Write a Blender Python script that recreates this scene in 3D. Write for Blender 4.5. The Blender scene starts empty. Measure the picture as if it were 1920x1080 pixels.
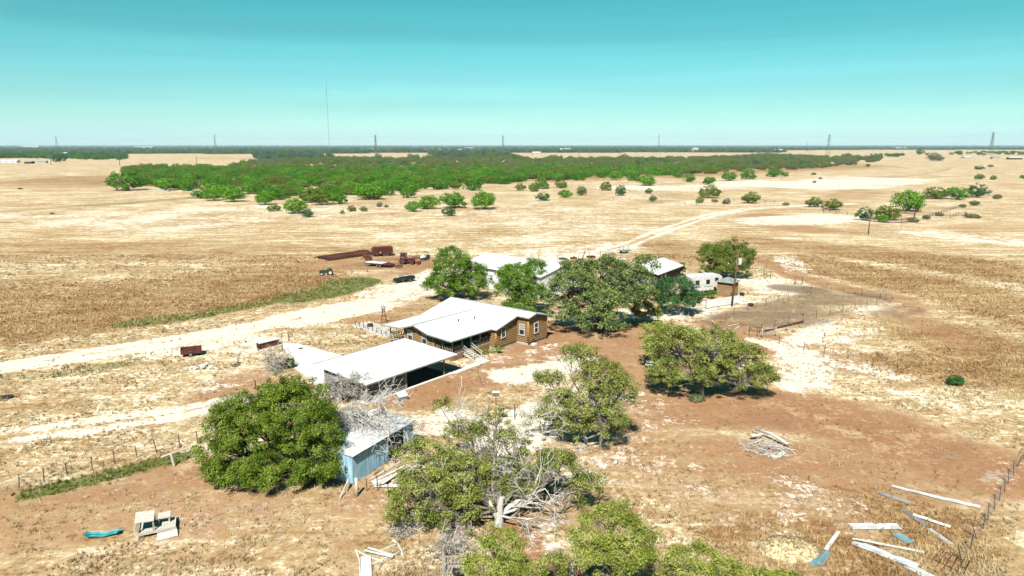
import bpy, math, random
import numpy as np
from mathutils import Vector, Matrix

S = bpy.context.scene
COL = S.collection
PI = math.pi
R = math.radians

# ------------------------------------------------------------------ camera, sky, sun, exposure
CAM_H = 30.0
FPX = 1300.0                                   # focal length in pixels of the 1920 px wide photograph
PITCH = math.atan((540 - 271.5) / FPX)
cam = bpy.data.cameras.new('camera')
cam.lens = 36.0 * FPX / 1920.0
cam.clip_start = 0.5
cam.clip_end = 150000
cam_o = bpy.data.objects.new('camera', cam)
COL.objects.link(cam_o)
cam_o.location = (0, 0, CAM_H)
cam_o.rotation_euler = (PI / 2 - PITCH, 0, 0)
S.camera = cam_o

SUN_AZ = Vector((0.22, 1.0, 0)).normalized()   # the way the shadows fall on the ground
SUN_EL = R(50)
w = bpy.data.worlds.new('World')
S.world = w
w.use_nodes = True
nt = w.node_tree
bg = nt.nodes['Background']
sky = nt.nodes.new('ShaderNodeTexSky')
sky.sky_type = 'NISHITA'
sky.sun_disc = False
sky.sun_elevation = SUN_EL
sky.sun_rotation = math.atan2(-SUN_AZ.x, -SUN_AZ.y)
sky.altitude = 0
sky.air_density = 1.0
sky.dust_density = 0.0
sky.ozone_density = 1.0
# the photograph's teal white balance: paler towards the horizon, deeper overhead
tcw = nt.nodes.new('ShaderNodeTexCoord')
sxyz = nt.nodes.new('ShaderNodeSeparateXYZ')
nt.links.new(tcw.outputs['Generated'], sxyz.inputs[0])
elev = nt.nodes.new('ShaderNodeMapRange')
elev.interpolation_type = 'SMOOTHSTEP'
elev.inputs['From Min'].default_value = -0.02
elev.inputs['From Max'].default_value = 0.21
nt.links.new(sxyz.outputs['Z'], elev.inputs['Value'])
hue = nt.nodes.new('ShaderNodeMix')
hue.data_type = 'RGBA'
nt.links.new(elev.outputs['Result'], hue.inputs['Factor'])
[q for q in hue.inputs if q.type == 'RGBA'][0].default_value = (0.47, 0.83, 0.88, 1)
[q for q in hue.inputs if q.type == 'RGBA'][1].default_value = (0.115, 0.84, 0.68, 1)
tint = nt.nodes.new('ShaderNodeMix')
tint.data_type = 'RGBA'
tint.blend_type = 'MULTIPLY'
tint.inputs['Factor'].default_value = 1.0
nt.links.new([q for q in hue.outputs if q.type == 'RGBA'][0], [q for q in tint.inputs if q.type == 'RGBA'][1])
# faint level streaks of thin haze across the whole sky
smap = nt.nodes.new('ShaderNodeMapping')
smap.inputs['Scale'].default_value = (1.0, 1.0, 26.0)
nt.links.new(tcw.outputs['Generated'], smap.inputs['Vector'])
sno = nt.nodes.new('ShaderNodeTexNoise')
sno.inputs['Scale'].default_value = 1.6
sno.inputs['Detail'].default_value = 5
nt.links.new(smap.outputs['Vector'], sno.inputs['Vector'])
srng = nt.nodes.new('ShaderNodeMapRange')
srng.inputs['From Min'].default_value = 0.3
srng.inputs['From Max'].default_value = 0.7
srng.inputs['To Min'].default_value = 0.90
srng.inputs['To Max'].default_value = 1.08
nt.links.new(sno.outputs['Fac'], srng.inputs['Value'])
streak = nt.nodes.new('ShaderNodeVectorMath')
streak.operation = 'SCALE'
nt.links.new(sky.outputs['Color'], streak.inputs[0])
nt.links.new(srng.outputs['Result'], streak.inputs['Scale'])
nt.links.new(streak.outputs['Vector'], [q for q in tint.inputs if q.type == 'RGBA'][0])
nt.links.new([q for q in tint.outputs if q.type == 'RGBA'][0], bg.inputs['Color'])
bg.inputs['Strength'].default_value = 0.05

sun = bpy.data.lights.new('sun', 'SUN')
sun.energy = 5.0
sun.angle = R(0.5)
sun.color = (1.0, 0.955, 0.88)
sun_o = bpy.data.objects.new('sun', sun)
COL.objects.link(sun_o)
ldir = Vector((SUN_AZ.x * math.cos(SUN_EL), SUN_AZ.y * math.cos(SUN_EL), -math.sin(SUN_EL)))
sun_o.rotation_euler = ldir.to_track_quat('-Z', 'Y').to_euler()
sun_o.location = (-20, -60, 120)

S.view_settings.view_transform = 'Standard'
S.view_settings.look = 'None'
S.view_settings.gamma = 1.0
S.view_settings.exposure = 1.3
S.render.engine = 'CYCLES'
S.cycles.max_bounces = 4
S.cycles.use_adaptive_sampling = True
S.cycles.adaptive_threshold = 0.03
S.cycles.diffuse_bounces = 1
S.cycles.glossy_bounces = 2
S.cycles.transmission_bounces = 3
S.cycles.transparent_max_bounces = 4
S.cycles.volume_bounces = 0
S.cycles.caustics_reflective = False
S.cycles.caustics_refractive = False

# ------------------------------------------------------------------ survey: a point on the ground from where it was sighted
_cp, _sp = math.cos(PITCH), math.sin(PITCH)
def gp(px, py, z=0.0):
    u = (px - 960) / FPX
    v = (py - 540) / FPX
    t = (CAM_H - z) / (_sp + v * _cp)
    return Vector((u * t, (_cp - v * _sp) * t, z))
def at(px, py, Y):
    u = (px - 960) / FPX
    v = (py - 540) / FPX
    t = Y / (_cp - v * _sp)
    return Vector((u * t, Y, CAM_H - (_sp + v * _cp) * t))
def mpp(Y, z=0.0):                             # metres per photograph pixel at that distance
    return (Y * _cp + (CAM_H - z) * _sp) / FPX

# ------------------------------------------------------------------ materials
def _principled(name):
    m = bpy.data.materials.new(name)
    m.use_nodes = True
    return m, m.node_tree, m.node_tree.nodes['Principled BSDF']
class NT:
    def __init__(self, t):
        self.t = t
    def n(self, kind, **kw):
        x = self.t.nodes.new(kind)
        for k, v in kw.items():
            setattr(x, k, v)
        return x
    def link(self, a, b):
        self.t.links.new(a, b)
    def math(self, op, a, b=None, clamp=False):
        x = self.n('ShaderNodeMath', operation=op, use_clamp=clamp)
        for i, v in enumerate((a, b)):
            if v is None:
                continue
            if isinstance(v, (int, float)):
                x.inputs[i].default_value = v
            else:
                self.link(v, x.inputs[i])
        return x.outputs[0]
    def mix(self, f, a, b, blend='MIX'):
        x = self.n('ShaderNodeMix', data_type='RGBA', blend_type=blend)
        for s, v in (('Factor', f), ('A', a), ('B', b)):
            sock = [q for q in x.inputs if q.name == s and q.enabled][0] if s == 'Factor' else [q for q in x.inputs if q.name == s and q.type == 'RGBA'][0]
            if isinstance(v, (int, float)):
                sock.default_value = v
            elif isinstance(v, tuple):
                sock.default_value = (*v, 1) if len(v) == 3 else v
            else:
                self.link(v, sock)
        return [q for q in x.outputs if q.type == 'RGBA'][0]
    def noise(self, vec, scale, detail=4, rough=0.6, dist=0.0):
        x = self.n('ShaderNodeTexNoise')
        x.inputs['Scale'].default_value = scale
        x.inputs['Detail'].default_value = detail
        x.inputs['Roughness'].default_value = rough
        x.inputs['Distortion'].default_value = dist
        if vec is not None:
            self.link(vec, x.inputs['Vector'])
        return x.outputs['Fac']
    def step(self, v, lo, hi):
        x = self.n('ShaderNodeMapRange', interpolation_type='SMOOTHSTEP')
        x.inputs['From Min'].default_value = lo
        x.inputs['From Max'].default_value = hi
        self.link(v, x.inputs['Value'])
        return x.outputs['Result']

ALB = 0.56                                     # scales all these surface colours down to suit the raised exposure
def mat(name, c1, c2=None, scale=3.0, rough=0.75, metal=0.0, bump=0.0, coords='Object', stretch=None, lo=0.38, hi=0.62, spec=0.3):
    m, t, b = _principled(name)
    g = NT(t)
    c1 = tuple(x * ALB for x in c1)
    c2 = None if c2 is None else tuple(x * ALB for x in c2)
    b.inputs['Roughness'].default_value = rough
    b.inputs['Metallic'].default_value = metal
    b.inputs['Specular IOR Level'].default_value = spec
    if c2 is None:
        c2 = tuple(x * 0.72 for x in c1)
    tc = g.n('ShaderNodeTexCoord')
    vec = tc.outputs[coords]
    if stretch:
        mp = g.n('ShaderNodeMapping')
        mp.inputs['Scale'].default_value = stretch
        g.link(vec, mp.inputs['Vector'])
        vec = mp.outputs['Vector']
    f = g.noise(vec, scale, 6, 0.68)
    col = g.mix(g.step(f, lo, hi), c1, c2)
    g.link(col, b.inputs['Base Color'])
    if bump:
        bp = g.n('ShaderNodeBump')
        bp.inputs['Strength'].default_value = bump
        bp.inputs['Distance'].default_value = 0.02
        g.link(f, bp.inputs['Height'])
        g.link(bp.outputs['Normal'], b.inputs['Normal'])
    return m

def leaf_mat(name, a, b_, c, trans=0.20, big=0.7):
    """a dark, b mid, c light leaf colours; each spray its own shade, with slow drifts of hue through the crown"""
    a, b_, c = [tuple(x * 0.84 for x in q) for q in (a, b_, c)]
    m = bpy.data.materials.new(name)
    m.use_nodes = True
    t = m.node_tree
    t.nodes.remove(t.nodes['Principled BSDF'])
    g = NT(t)
    geo = g.n('ShaderNodeNewGeometry')
    rnd = geo.outputs['Random Per Island']
    tc = g.n('ShaderNodeTexCoord')
    drift = g.noise(tc.outputs['Object'], big, 3, 0.6)
    f = g.math('ADD', g.math('MULTIPLY', rnd, 0.62), g.math('MULTIPLY', g.step(drift, 0.32, 0.68), 0.58))
    c1 = g.mix(g.step(f, 0.1, 0.6), a, b_)
    c2 = g.mix(g.step(f, 0.55, 1.1), c1, c)
    d = g.n('ShaderNodeBsdfDiffuse')
    tr = g.n('ShaderNodeBsdfTranslucent')
    ms = g.n('ShaderNodeMixShader')
    g.link(c2, d.inputs['Color'])
    g.link(c2, tr.inputs['Color'])
    ms.inputs[0].default_value = trans
    g.link(d.outputs[0], ms.inputs[1])
    g.link(tr.outputs[0], ms.inputs[2])
    g.link(ms.outputs[0], t.nodes['Material Output'].inputs['Surface'])
    return m

M = {}
M['leaf_green'] = leaf_mat('leaf_green', (0.03, 0.078, 0.008), (0.095, 0.185, 0.02), (0.23, 0.32, 0.055))
M['leaf_olive'] = leaf_mat('leaf_olive', (0.06, 0.085, 0.016), (0.18, 0.21, 0.042), (0.37, 0.385, 0.125))
M['leaf_lime'] = leaf_mat('leaf_lime', (0.085, 0.12, 0.016), (0.21, 0.245, 0.04), (0.41, 0.42, 0.13))
M['leaf_vivid'] = leaf_mat('leaf_vivid', (0.034, 0.07, 0.008), (0.105, 0.165, 0.018), (0.25, 0.3, 0.06))
M['leaf_oak'] = leaf_mat('leaf_oak', (0.04, 0.075, 0.018), (0.115, 0.165, 0.045), (0.28, 0.32, 0.12))
M['leaf_dark'] = leaf_mat('leaf_dark', (0.015, 0.058, 0.016), (0.036, 0.115, 0.03), (0.12, 0.2, 0.08))
M['leaf_grey'] = leaf_mat('leaf_grey', (0.07, 0.09, 0.038), (0.13, 0.15, 0.07), (0.22, 0.23, 0.13))
M['leaf_scrub'] = leaf_mat('leaf_scrub', (0.022, 0.082, 0.006), (0.062, 0.18, 0.012), (0.13, 0.29, 0.026))
M['leaf_scrub_olive'] = leaf_mat('leaf_scrub_olive', (0.05, 0.085, 0.012), (0.11, 0.155, 0.024), (0.19, 0.23, 0.046))
M['leaf_bush'] = leaf_mat('leaf_bush', (0.032, 0.105, 0.006), (0.088, 0.235, 0.014), (0.190, 0.370, 0.034))
M['leaf_far'] = leaf_mat('leaf_far', (0.020, 0.050, 0.020), (0.040, 0.080, 0.032), (0.070, 0.110, 0.045), big=0.01)
M['bark'] = mat('bark', (0.30, 0.27, 0.23), (0.14, 0.115, 0.09), 2.5, 0.9, bump=0.6, stretch=(3, 3, 0.7))
M['bark_dark'] = mat('bark_dark', (0.13, 0.105, 0.085), (0.06, 0.048, 0.04), 2.5, 0.9, bump=0.6, stretch=(3, 3, 0.7))
M['dead_wood'] = mat('dead_wood', (0.72, 0.69, 0.64), (0.46, 0.43, 0.385), 4, 0.85, stretch=(3, 3, 0.6))
M['dead_twig'] = mat('dead_twig', (0.56, 0.52, 0.47), (0.32, 0.285, 0.25), 3, 0.9)
M['white_metal'] = mat('white_metal', (0.84, 0.85, 0.84), (0.76, 0.76, 0.74), 0.6, 0.45, spec=0.4)
M['white_paint'] = mat('white_paint', (0.80, 0.79, 0.76), (0.62, 0.60, 0.56), 2.2, 0.6)
M['fascia'] = mat('fascia', (0.34, 0.34, 0.335), (0.24, 0.24, 0.235), 2, 0.6)
M['log'] = mat('log', (0.48, 0.325, 0.150), (0.31, 0.178, 0.072), 2.0, 0.55, bump=0.25, stretch=(0.4, 3, 3))
M['log_grey'] = mat('log_grey', (0.42, 0.395, 0.365), (0.25, 0.23, 0.21), 1.6, 0.75, bump=0.3, stretch=(0.35, 3, 3))
M['chink'] = mat('chink', (0.050, 0.026, 0.014), (0.03, 0.017, 0.01), 2, 0.9)
M['chink_grey'] = mat('chink_grey', (0.05, 0.046, 0.044), (0.03, 0.028, 0.026), 2, 0.9)
M['log_post'] = mat('log_post', (0.60, 0.32, 0.085), (0.48, 0.23, 0.055), 2.5, 0.5, stretch=(3, 3, 0.4))
M['rail_wood'] = mat('rail_wood', (0.52, 0.42, 0.30), (0.36, 0.27, 0.18), 3, 0.75, stretch=(2, 2, 2))
M['old_wood'] = mat('old_wood', (0.50, 0.46, 0.40), (0.33, 0.29, 0.245), 2.5, 0.85, bump=0.3, stretch=(0.5, 4, 4))
M['pale_wood'] = mat('pale_wood', (0.72, 0.68, 0.61), (0.52, 0.47, 0.40), 2.5, 0.8, bump=0.25, stretch=(0.5, 4, 4))
M['brown_wood'] = mat('brown_wood', (0.40, 0.25, 0.12), (0.27, 0.155, 0.07), 2.5, 0.8, stretch=(4, 4, 0.5))
M['dark_wood'] = mat('dark_wood', (0.10, 0.075, 0.055), (0.05, 0.036, 0.028), 3, 0.85)
M['pole_wood'] = mat('pole_wood', (0.21, 0.115, 0.070), (0.12, 0.065, 0.042), 3, 0.85, stretch=(4, 4, 0.3))
M['glass'] = mat('glass', (0.030, 0.036, 0.042), (0.018, 0.022, 0.026), 1.0, 0.06, spec=0.5)
M['blind'] = mat('blind', (0.40, 0.43, 0.44), (0.30, 0.33, 0.35), 2.0, 0.4)
M['concrete'] = mat('concrete', (0.86, 0.84, 0.79), (0.72, 0.695, 0.64), 0.7, 0.85, bump=0.1)
M['stone'] = mat('stone', (0.62, 0.59, 0.54), (0.42, 0.39, 0.35), 2.2, 0.9, bump=0.3)
M['teal'] = mat('teal_tin', (0.17, 0.48, 0.68), (0.62, 0.78, 0.84), 1.6, 0.5, metal=0.1, stretch=(2.6, 2.6, 0.30), lo=0.30, hi=0.72)
M['teal_slide'] = mat('teal_slide', (0.012, 0.235, 0.275), (0.03, 0.33, 0.36), 1.4, 0.35)
M['tin'] = mat('tin', (0.60, 0.64, 0.66), (0.42, 0.46, 0.49), 1.2, 0.45, metal=0.35, stretch=(1, 3, 1))
M['tin_grey'] = mat('tin_grey', (0.66, 0.69, 0.69), (0.36, 0.39, 0.40), 1.3, 0.55, metal=0.1, stretch=(0.6, 4, 1))
M['tin_pale'] = mat('tin_pale', (0.80, 0.81, 0.80), (0.60, 0.62, 0.62), 1.3, 0.5, metal=0.1, stretch=(0.6, 4, 1))
M['tin_blue'] = mat('tin_blue', (0.24, 0.42, 0.47), (0.16, 0.32, 0.37), 1.6, 0.5, metal=0.1)
M['rust'] = mat('rust', (0.165, 0.052, 0.026), (0.085, 0.030, 0.018), 3, 0.85)
M['rust_dark'] = mat('rust_dark', (0.075, 0.035, 0.024), (0.045, 0.022, 0.016), 3, 0.85)
M['red'] = mat('red_paint', (0.270, 0.030, 0.022), (0.120, 0.018, 0.014), 1.6, 0.45)
M['red_dark'] = mat('red_dark', (0.150, 0.018, 0.014), (0.085, 0.014, 0.012), 1.6, 0.6)
M['red_rust'] = mat('red_rust', (0.170, 0.032, 0.022), (0.070, 0.020, 0.014), 2.4, 0.7)
M['green_paint'] = mat('green_paint', (0.030, 0.090, 0.035), (0.02, 0.05, 0.025), 2, 0.5)
M['black'] = mat('black_paint', (0.018, 0.018, 0.019), (0.03, 0.029, 0.028), 2, 0.5)
M['rubber'] = mat('rubber', (0.022, 0.021, 0.020), (0.04, 0.037, 0.033), 3, 0.85)
M['steel'] = mat('steel', (0.45, 0.45, 0.45), (0.30, 0.30, 0.30), 3, 0.45, metal=0.5)
M['steel_dark'] = mat('steel_dark', (0.10, 0.10, 0.105), (0.06, 0.055, 0.05), 3, 0.6, metal=0.3)
M['post_steel'] = mat('post_steel', (0.075, 0.068, 0.060), (0.11, 0.075, 0.05), 4, 0.7)
M['galv'] = mat('galvanised', (0.22, 0.23, 0.235), (0.17, 0.18, 0.185), 2, 0.5, metal=0.3)
M['shingle'] = mat('shingle', (0.30, 0.32, 0.29), (0.17, 0.185, 0.17), 1.4, 0.9, bump=0.3)
M['brick'] = mat('brick', (0.27, 0.095, 0.065), (0.19, 0.065, 0.045), 4, 0.85)
M['cream'] = mat('cream', (0.62, 0.57, 0.48), (0.52, 0.47, 0.39), 1, 0.7)
M['grey_roof'] = mat('grey_roof', (0.30, 0.30, 0.29), (0.22, 0.22, 0.21), 0.5, 0.7)
M['cactus'] = mat('cactus', (0.075, 0.13, 0.05), (0.045, 0.085, 0.035), 3, 0.6)
M['soil_and_shade'] = mat('soil_and_shade', (0.050, 0.036, 0.028), (0.030, 0.022, 0.018), 2, 0.95)  # near-black earth tone, its colour carries the shade under the carport roof
M['cable'] = mat('cable', (0.05, 0.05, 0.05), (0.035, 0.035, 0.035), 1, 0.6)

# ------------------------------------------------------------------ mesh building
class MB:
    def __init__(self):
        self.v = []
        self.f = []
    def add(self, vs, fs):
        o = len(self.v)
        self.v += [tuple(p) for p in vs]
        self.f += [tuple(i + o for i in q) for q in fs]
        return self
    def box(self, x0, x1, y0, y1, z0, z1):
        return self.add([(x0, y0, z0), (x1, y0, z0), (x1, y1, z0), (x0, y1, z0), (x0, y0, z1), (x1, y0, z1), (x1, y1, z1), (x0, y1, z1)],
                        [(3, 2, 1, 0), (4, 5, 6, 7), (0, 1, 5, 4), (1, 2, 6, 5), (2, 3, 7, 6), (3, 0, 4, 7)])
    def bar(self, a, b, wd, ht=None, up=(0, 0, 1)):
        a, b = Vector(a), Vector(b)
        ht = wd if ht is None else ht
        d = (b - a).normalized()
        u = Vector(up)
        if abs(d.dot(u)) > 0.97:
            u = Vector((1, 0, 0))
        s = d.cross(u).normalized() * (wd / 2)
        t = s.cross(d).normalized() * (ht / 2)
        return self.add([a - s - t, a + s - t, a + s + t, a - s + t, b - s - t, b + s - t, b + s + t, b - s + t],
                        [(0, 1, 2, 3), (7, 6, 5, 4), (0, 4, 5, 1), (1, 5, 6, 2), (2, 6, 7, 3), (3, 7, 4, 0)])
    def tube(self, pts, rad, n=6, cap=True):
        pts = [Vector(p) for p in pts]
        if isinstance(rad, (int, float)):
            rad = [rad] * len(pts)
        o = len(self.v)
        prev = None
        for i, p in enumerate(pts):
            d = (pts[min(i + 1, len(pts) - 1)] - pts[max(i - 1, 0)])
            d = d.normalized() if d.length > 1e-9 else Vector((0, 0, 1))
            if prev is None:
                s = d.cross(Vector((0, 0, 1)))
                if s.length < 0.05:
                    s = d.cross(Vector((1, 0, 0)))
            else:
                s = prev - d * prev.dot(d)
                if s.length < 1e-4:
                    s = d.cross(Vector((0.3, 0.5, 0.8)))
            s.normalize()
            prev = s
            t = d.cross(s)
            for k in range(n):
                a = 2 * PI * k / n
                self.v.append(tuple(p + (s * math.cos(a) + t * math.sin(a)) * rad[i]))
        for i in range(len(pts) - 1):
            for k in range(n):
                a, b = o + i * n + k, o + i * n + (k + 1) % n
                self.f.append((a, b, b + n, a + n))
        if cap:
            self.f.append(tuple(o + k for k in reversed(range(n))))
            e = o + (len(pts) - 1) * n
            self.f.append(tuple(e + k for k in range(n)))
        return self
    def slab(self, poly, th):
        """poly: 3-D outline counter-clockwise from above, thickened downwards"""
        n = len(poly)
        vs = [tuple(p) for p in poly] + [(p[0], p[1], p[2] - th) for p in poly]
        fs = [tuple(range(n)), tuple(range(2 * n - 1, n - 1, -1))]
        fs += [(i, i + n, (i + 1) % n + n, (i + 1) % n) for i in range(n)]
        return self.add(vs, fs)
    def prism(self, poly, z0, z1):
        return self.slab([(x, y, z1) for x, y in poly], z1 - z0)
    def ring(self, c, axis, r, tube_r, n=16, k=6):
        c = Vector(c)
        ax = Vector(axis).normalized()
        s = ax.orthogonal().normalized()
        t = ax.cross(s)
        o = len(self.v)
        for i in range(n):
            a = 2 * PI * i / n
            d = s * math.cos(a) + t * math.sin(a)
            for j in range(k):
                b = 2 * PI * j / k
                self.v.append(tuple(c + d * (r + tube_r * math.cos(b)) + ax * tube_r * math.sin(b)))
        for i in range(n):
            for j in range(k):
                a, b = o + i * k + j, o + i * k + (j + 1) % k
                c2, d2 = o + ((i + 1) % n) * k + (j + 1) % k, o + ((i + 1) % n) * k + j
                self.f.append((a, d2, c2, b))
        return self
    def mesh(self, name, m, smooth=False):
        me = bpy.data.meshes.new(name)
        me.from_pydata(self.v, [], self.f)
        me.materials.append(M[m] if isinstance(m, str) else m)
        if smooth:
            me.polygons.foreach_set('use_smooth', [True] * len(me.polygons))
        return me
    def build(self, name, m, parent=None, smooth=False):
        return obj(name, self.mesh(name, m, smooth), parent)

def obj(name, me, parent=None):
    o = bpy.data.objects.new(name, me)
    COL.objects.link(o)
    if parent is not None:
        o.parent = parent
    return o
def tag(o, label=None, cat=None, group=None, kind=None):
    if label:
        o['label'] = label
    if cat:
        o['category'] = cat
    if group:
        o['group'] = group
    if kind:
        o['kind'] = kind
    return o
def thing(name, label, cat, loc=(0, 0, 0), rz=0.0, group=None):
    o = bpy.data.objects.new(name, None)
    o.empty_display_size = 0.2
    COL.objects.link(o)
    o.location = loc
    o.rotation_euler = (0, 0, rz)
    return tag(o, label, cat, group)
def np_mesh(name, V, F, m, attrs=None):
    """V (n,3), F (k,q) with one polygon size"""
    V = np.ascontiguousarray(V, dtype=np.float32)
    F = np.ascontiguousarray(F, dtype=np.int32)
    me = bpy.data.meshes.new(name)
    me.vertices.add(len(V))
    me.vertices.foreach_set('co', V.ravel())
    k, q = F.shape
    me.loops.add(k * q)
    me.loops.foreach_set('vertex_index', F.ravel())
    me.polygons.add(k)
    me.polygons.foreach_set('loop_start', np.arange(0, k * q, q, dtype=np.int32))
    me.polygons.foreach_set('loop_total', np.full(k, q, dtype=np.int32))
    if attrs:
        for an, av in attrs.items():
            a = me.attributes.new(an, 'FLOAT', 'POINT')
            a.data.foreach_set('value', np.ascontiguousarray(av, dtype=np.float32))
    me.update(calc_edges=True)
    me.materials.append(M[m] if isinstance(m, str) else m)
    return me
def dup(root, loc, rz=None, label=None, scale=None):
    r = root.copy()
    COL.objects.link(r)
    r.location = loc
    if rz is not None:
        r.rotation_euler = (0, 0, rz)
    if label:
        r['label'] = label
    if scale:
        r.scale = (scale, scale, scale) if isinstance(scale, (int, float)) else scale
    for ch in list(root.children):
        c = ch.copy()
        COL.objects.link(c)
        c.parent = r
        for gch in ch.children:
            d = gch.copy()
            COL.objects.link(d)
            d.parent = c
    return r
def wheel(parent, x, y, r, wd, rim='steel', ax='y', tyre='rubber', z=None):
    z = r if z is None else z
    b = MB()
    d = Vector((0, wd / 2, 0)) if ax == 'y' else Vector((wd / 2, 0, 0))
    c = Vector((x, y, z))
    b.tube([c - d, c - d * 0.7, c + d * 0.7, c + d], [r * 0.9, r, r, r * 0.9], 14)
    o = b.build('wheel', tyre, parent)
    h = MB()
    h.tube([c - d * 1.06, c + d * 1.06], r * 0.5, 10)
    h.build('rim', rim, o)
    return o
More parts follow.
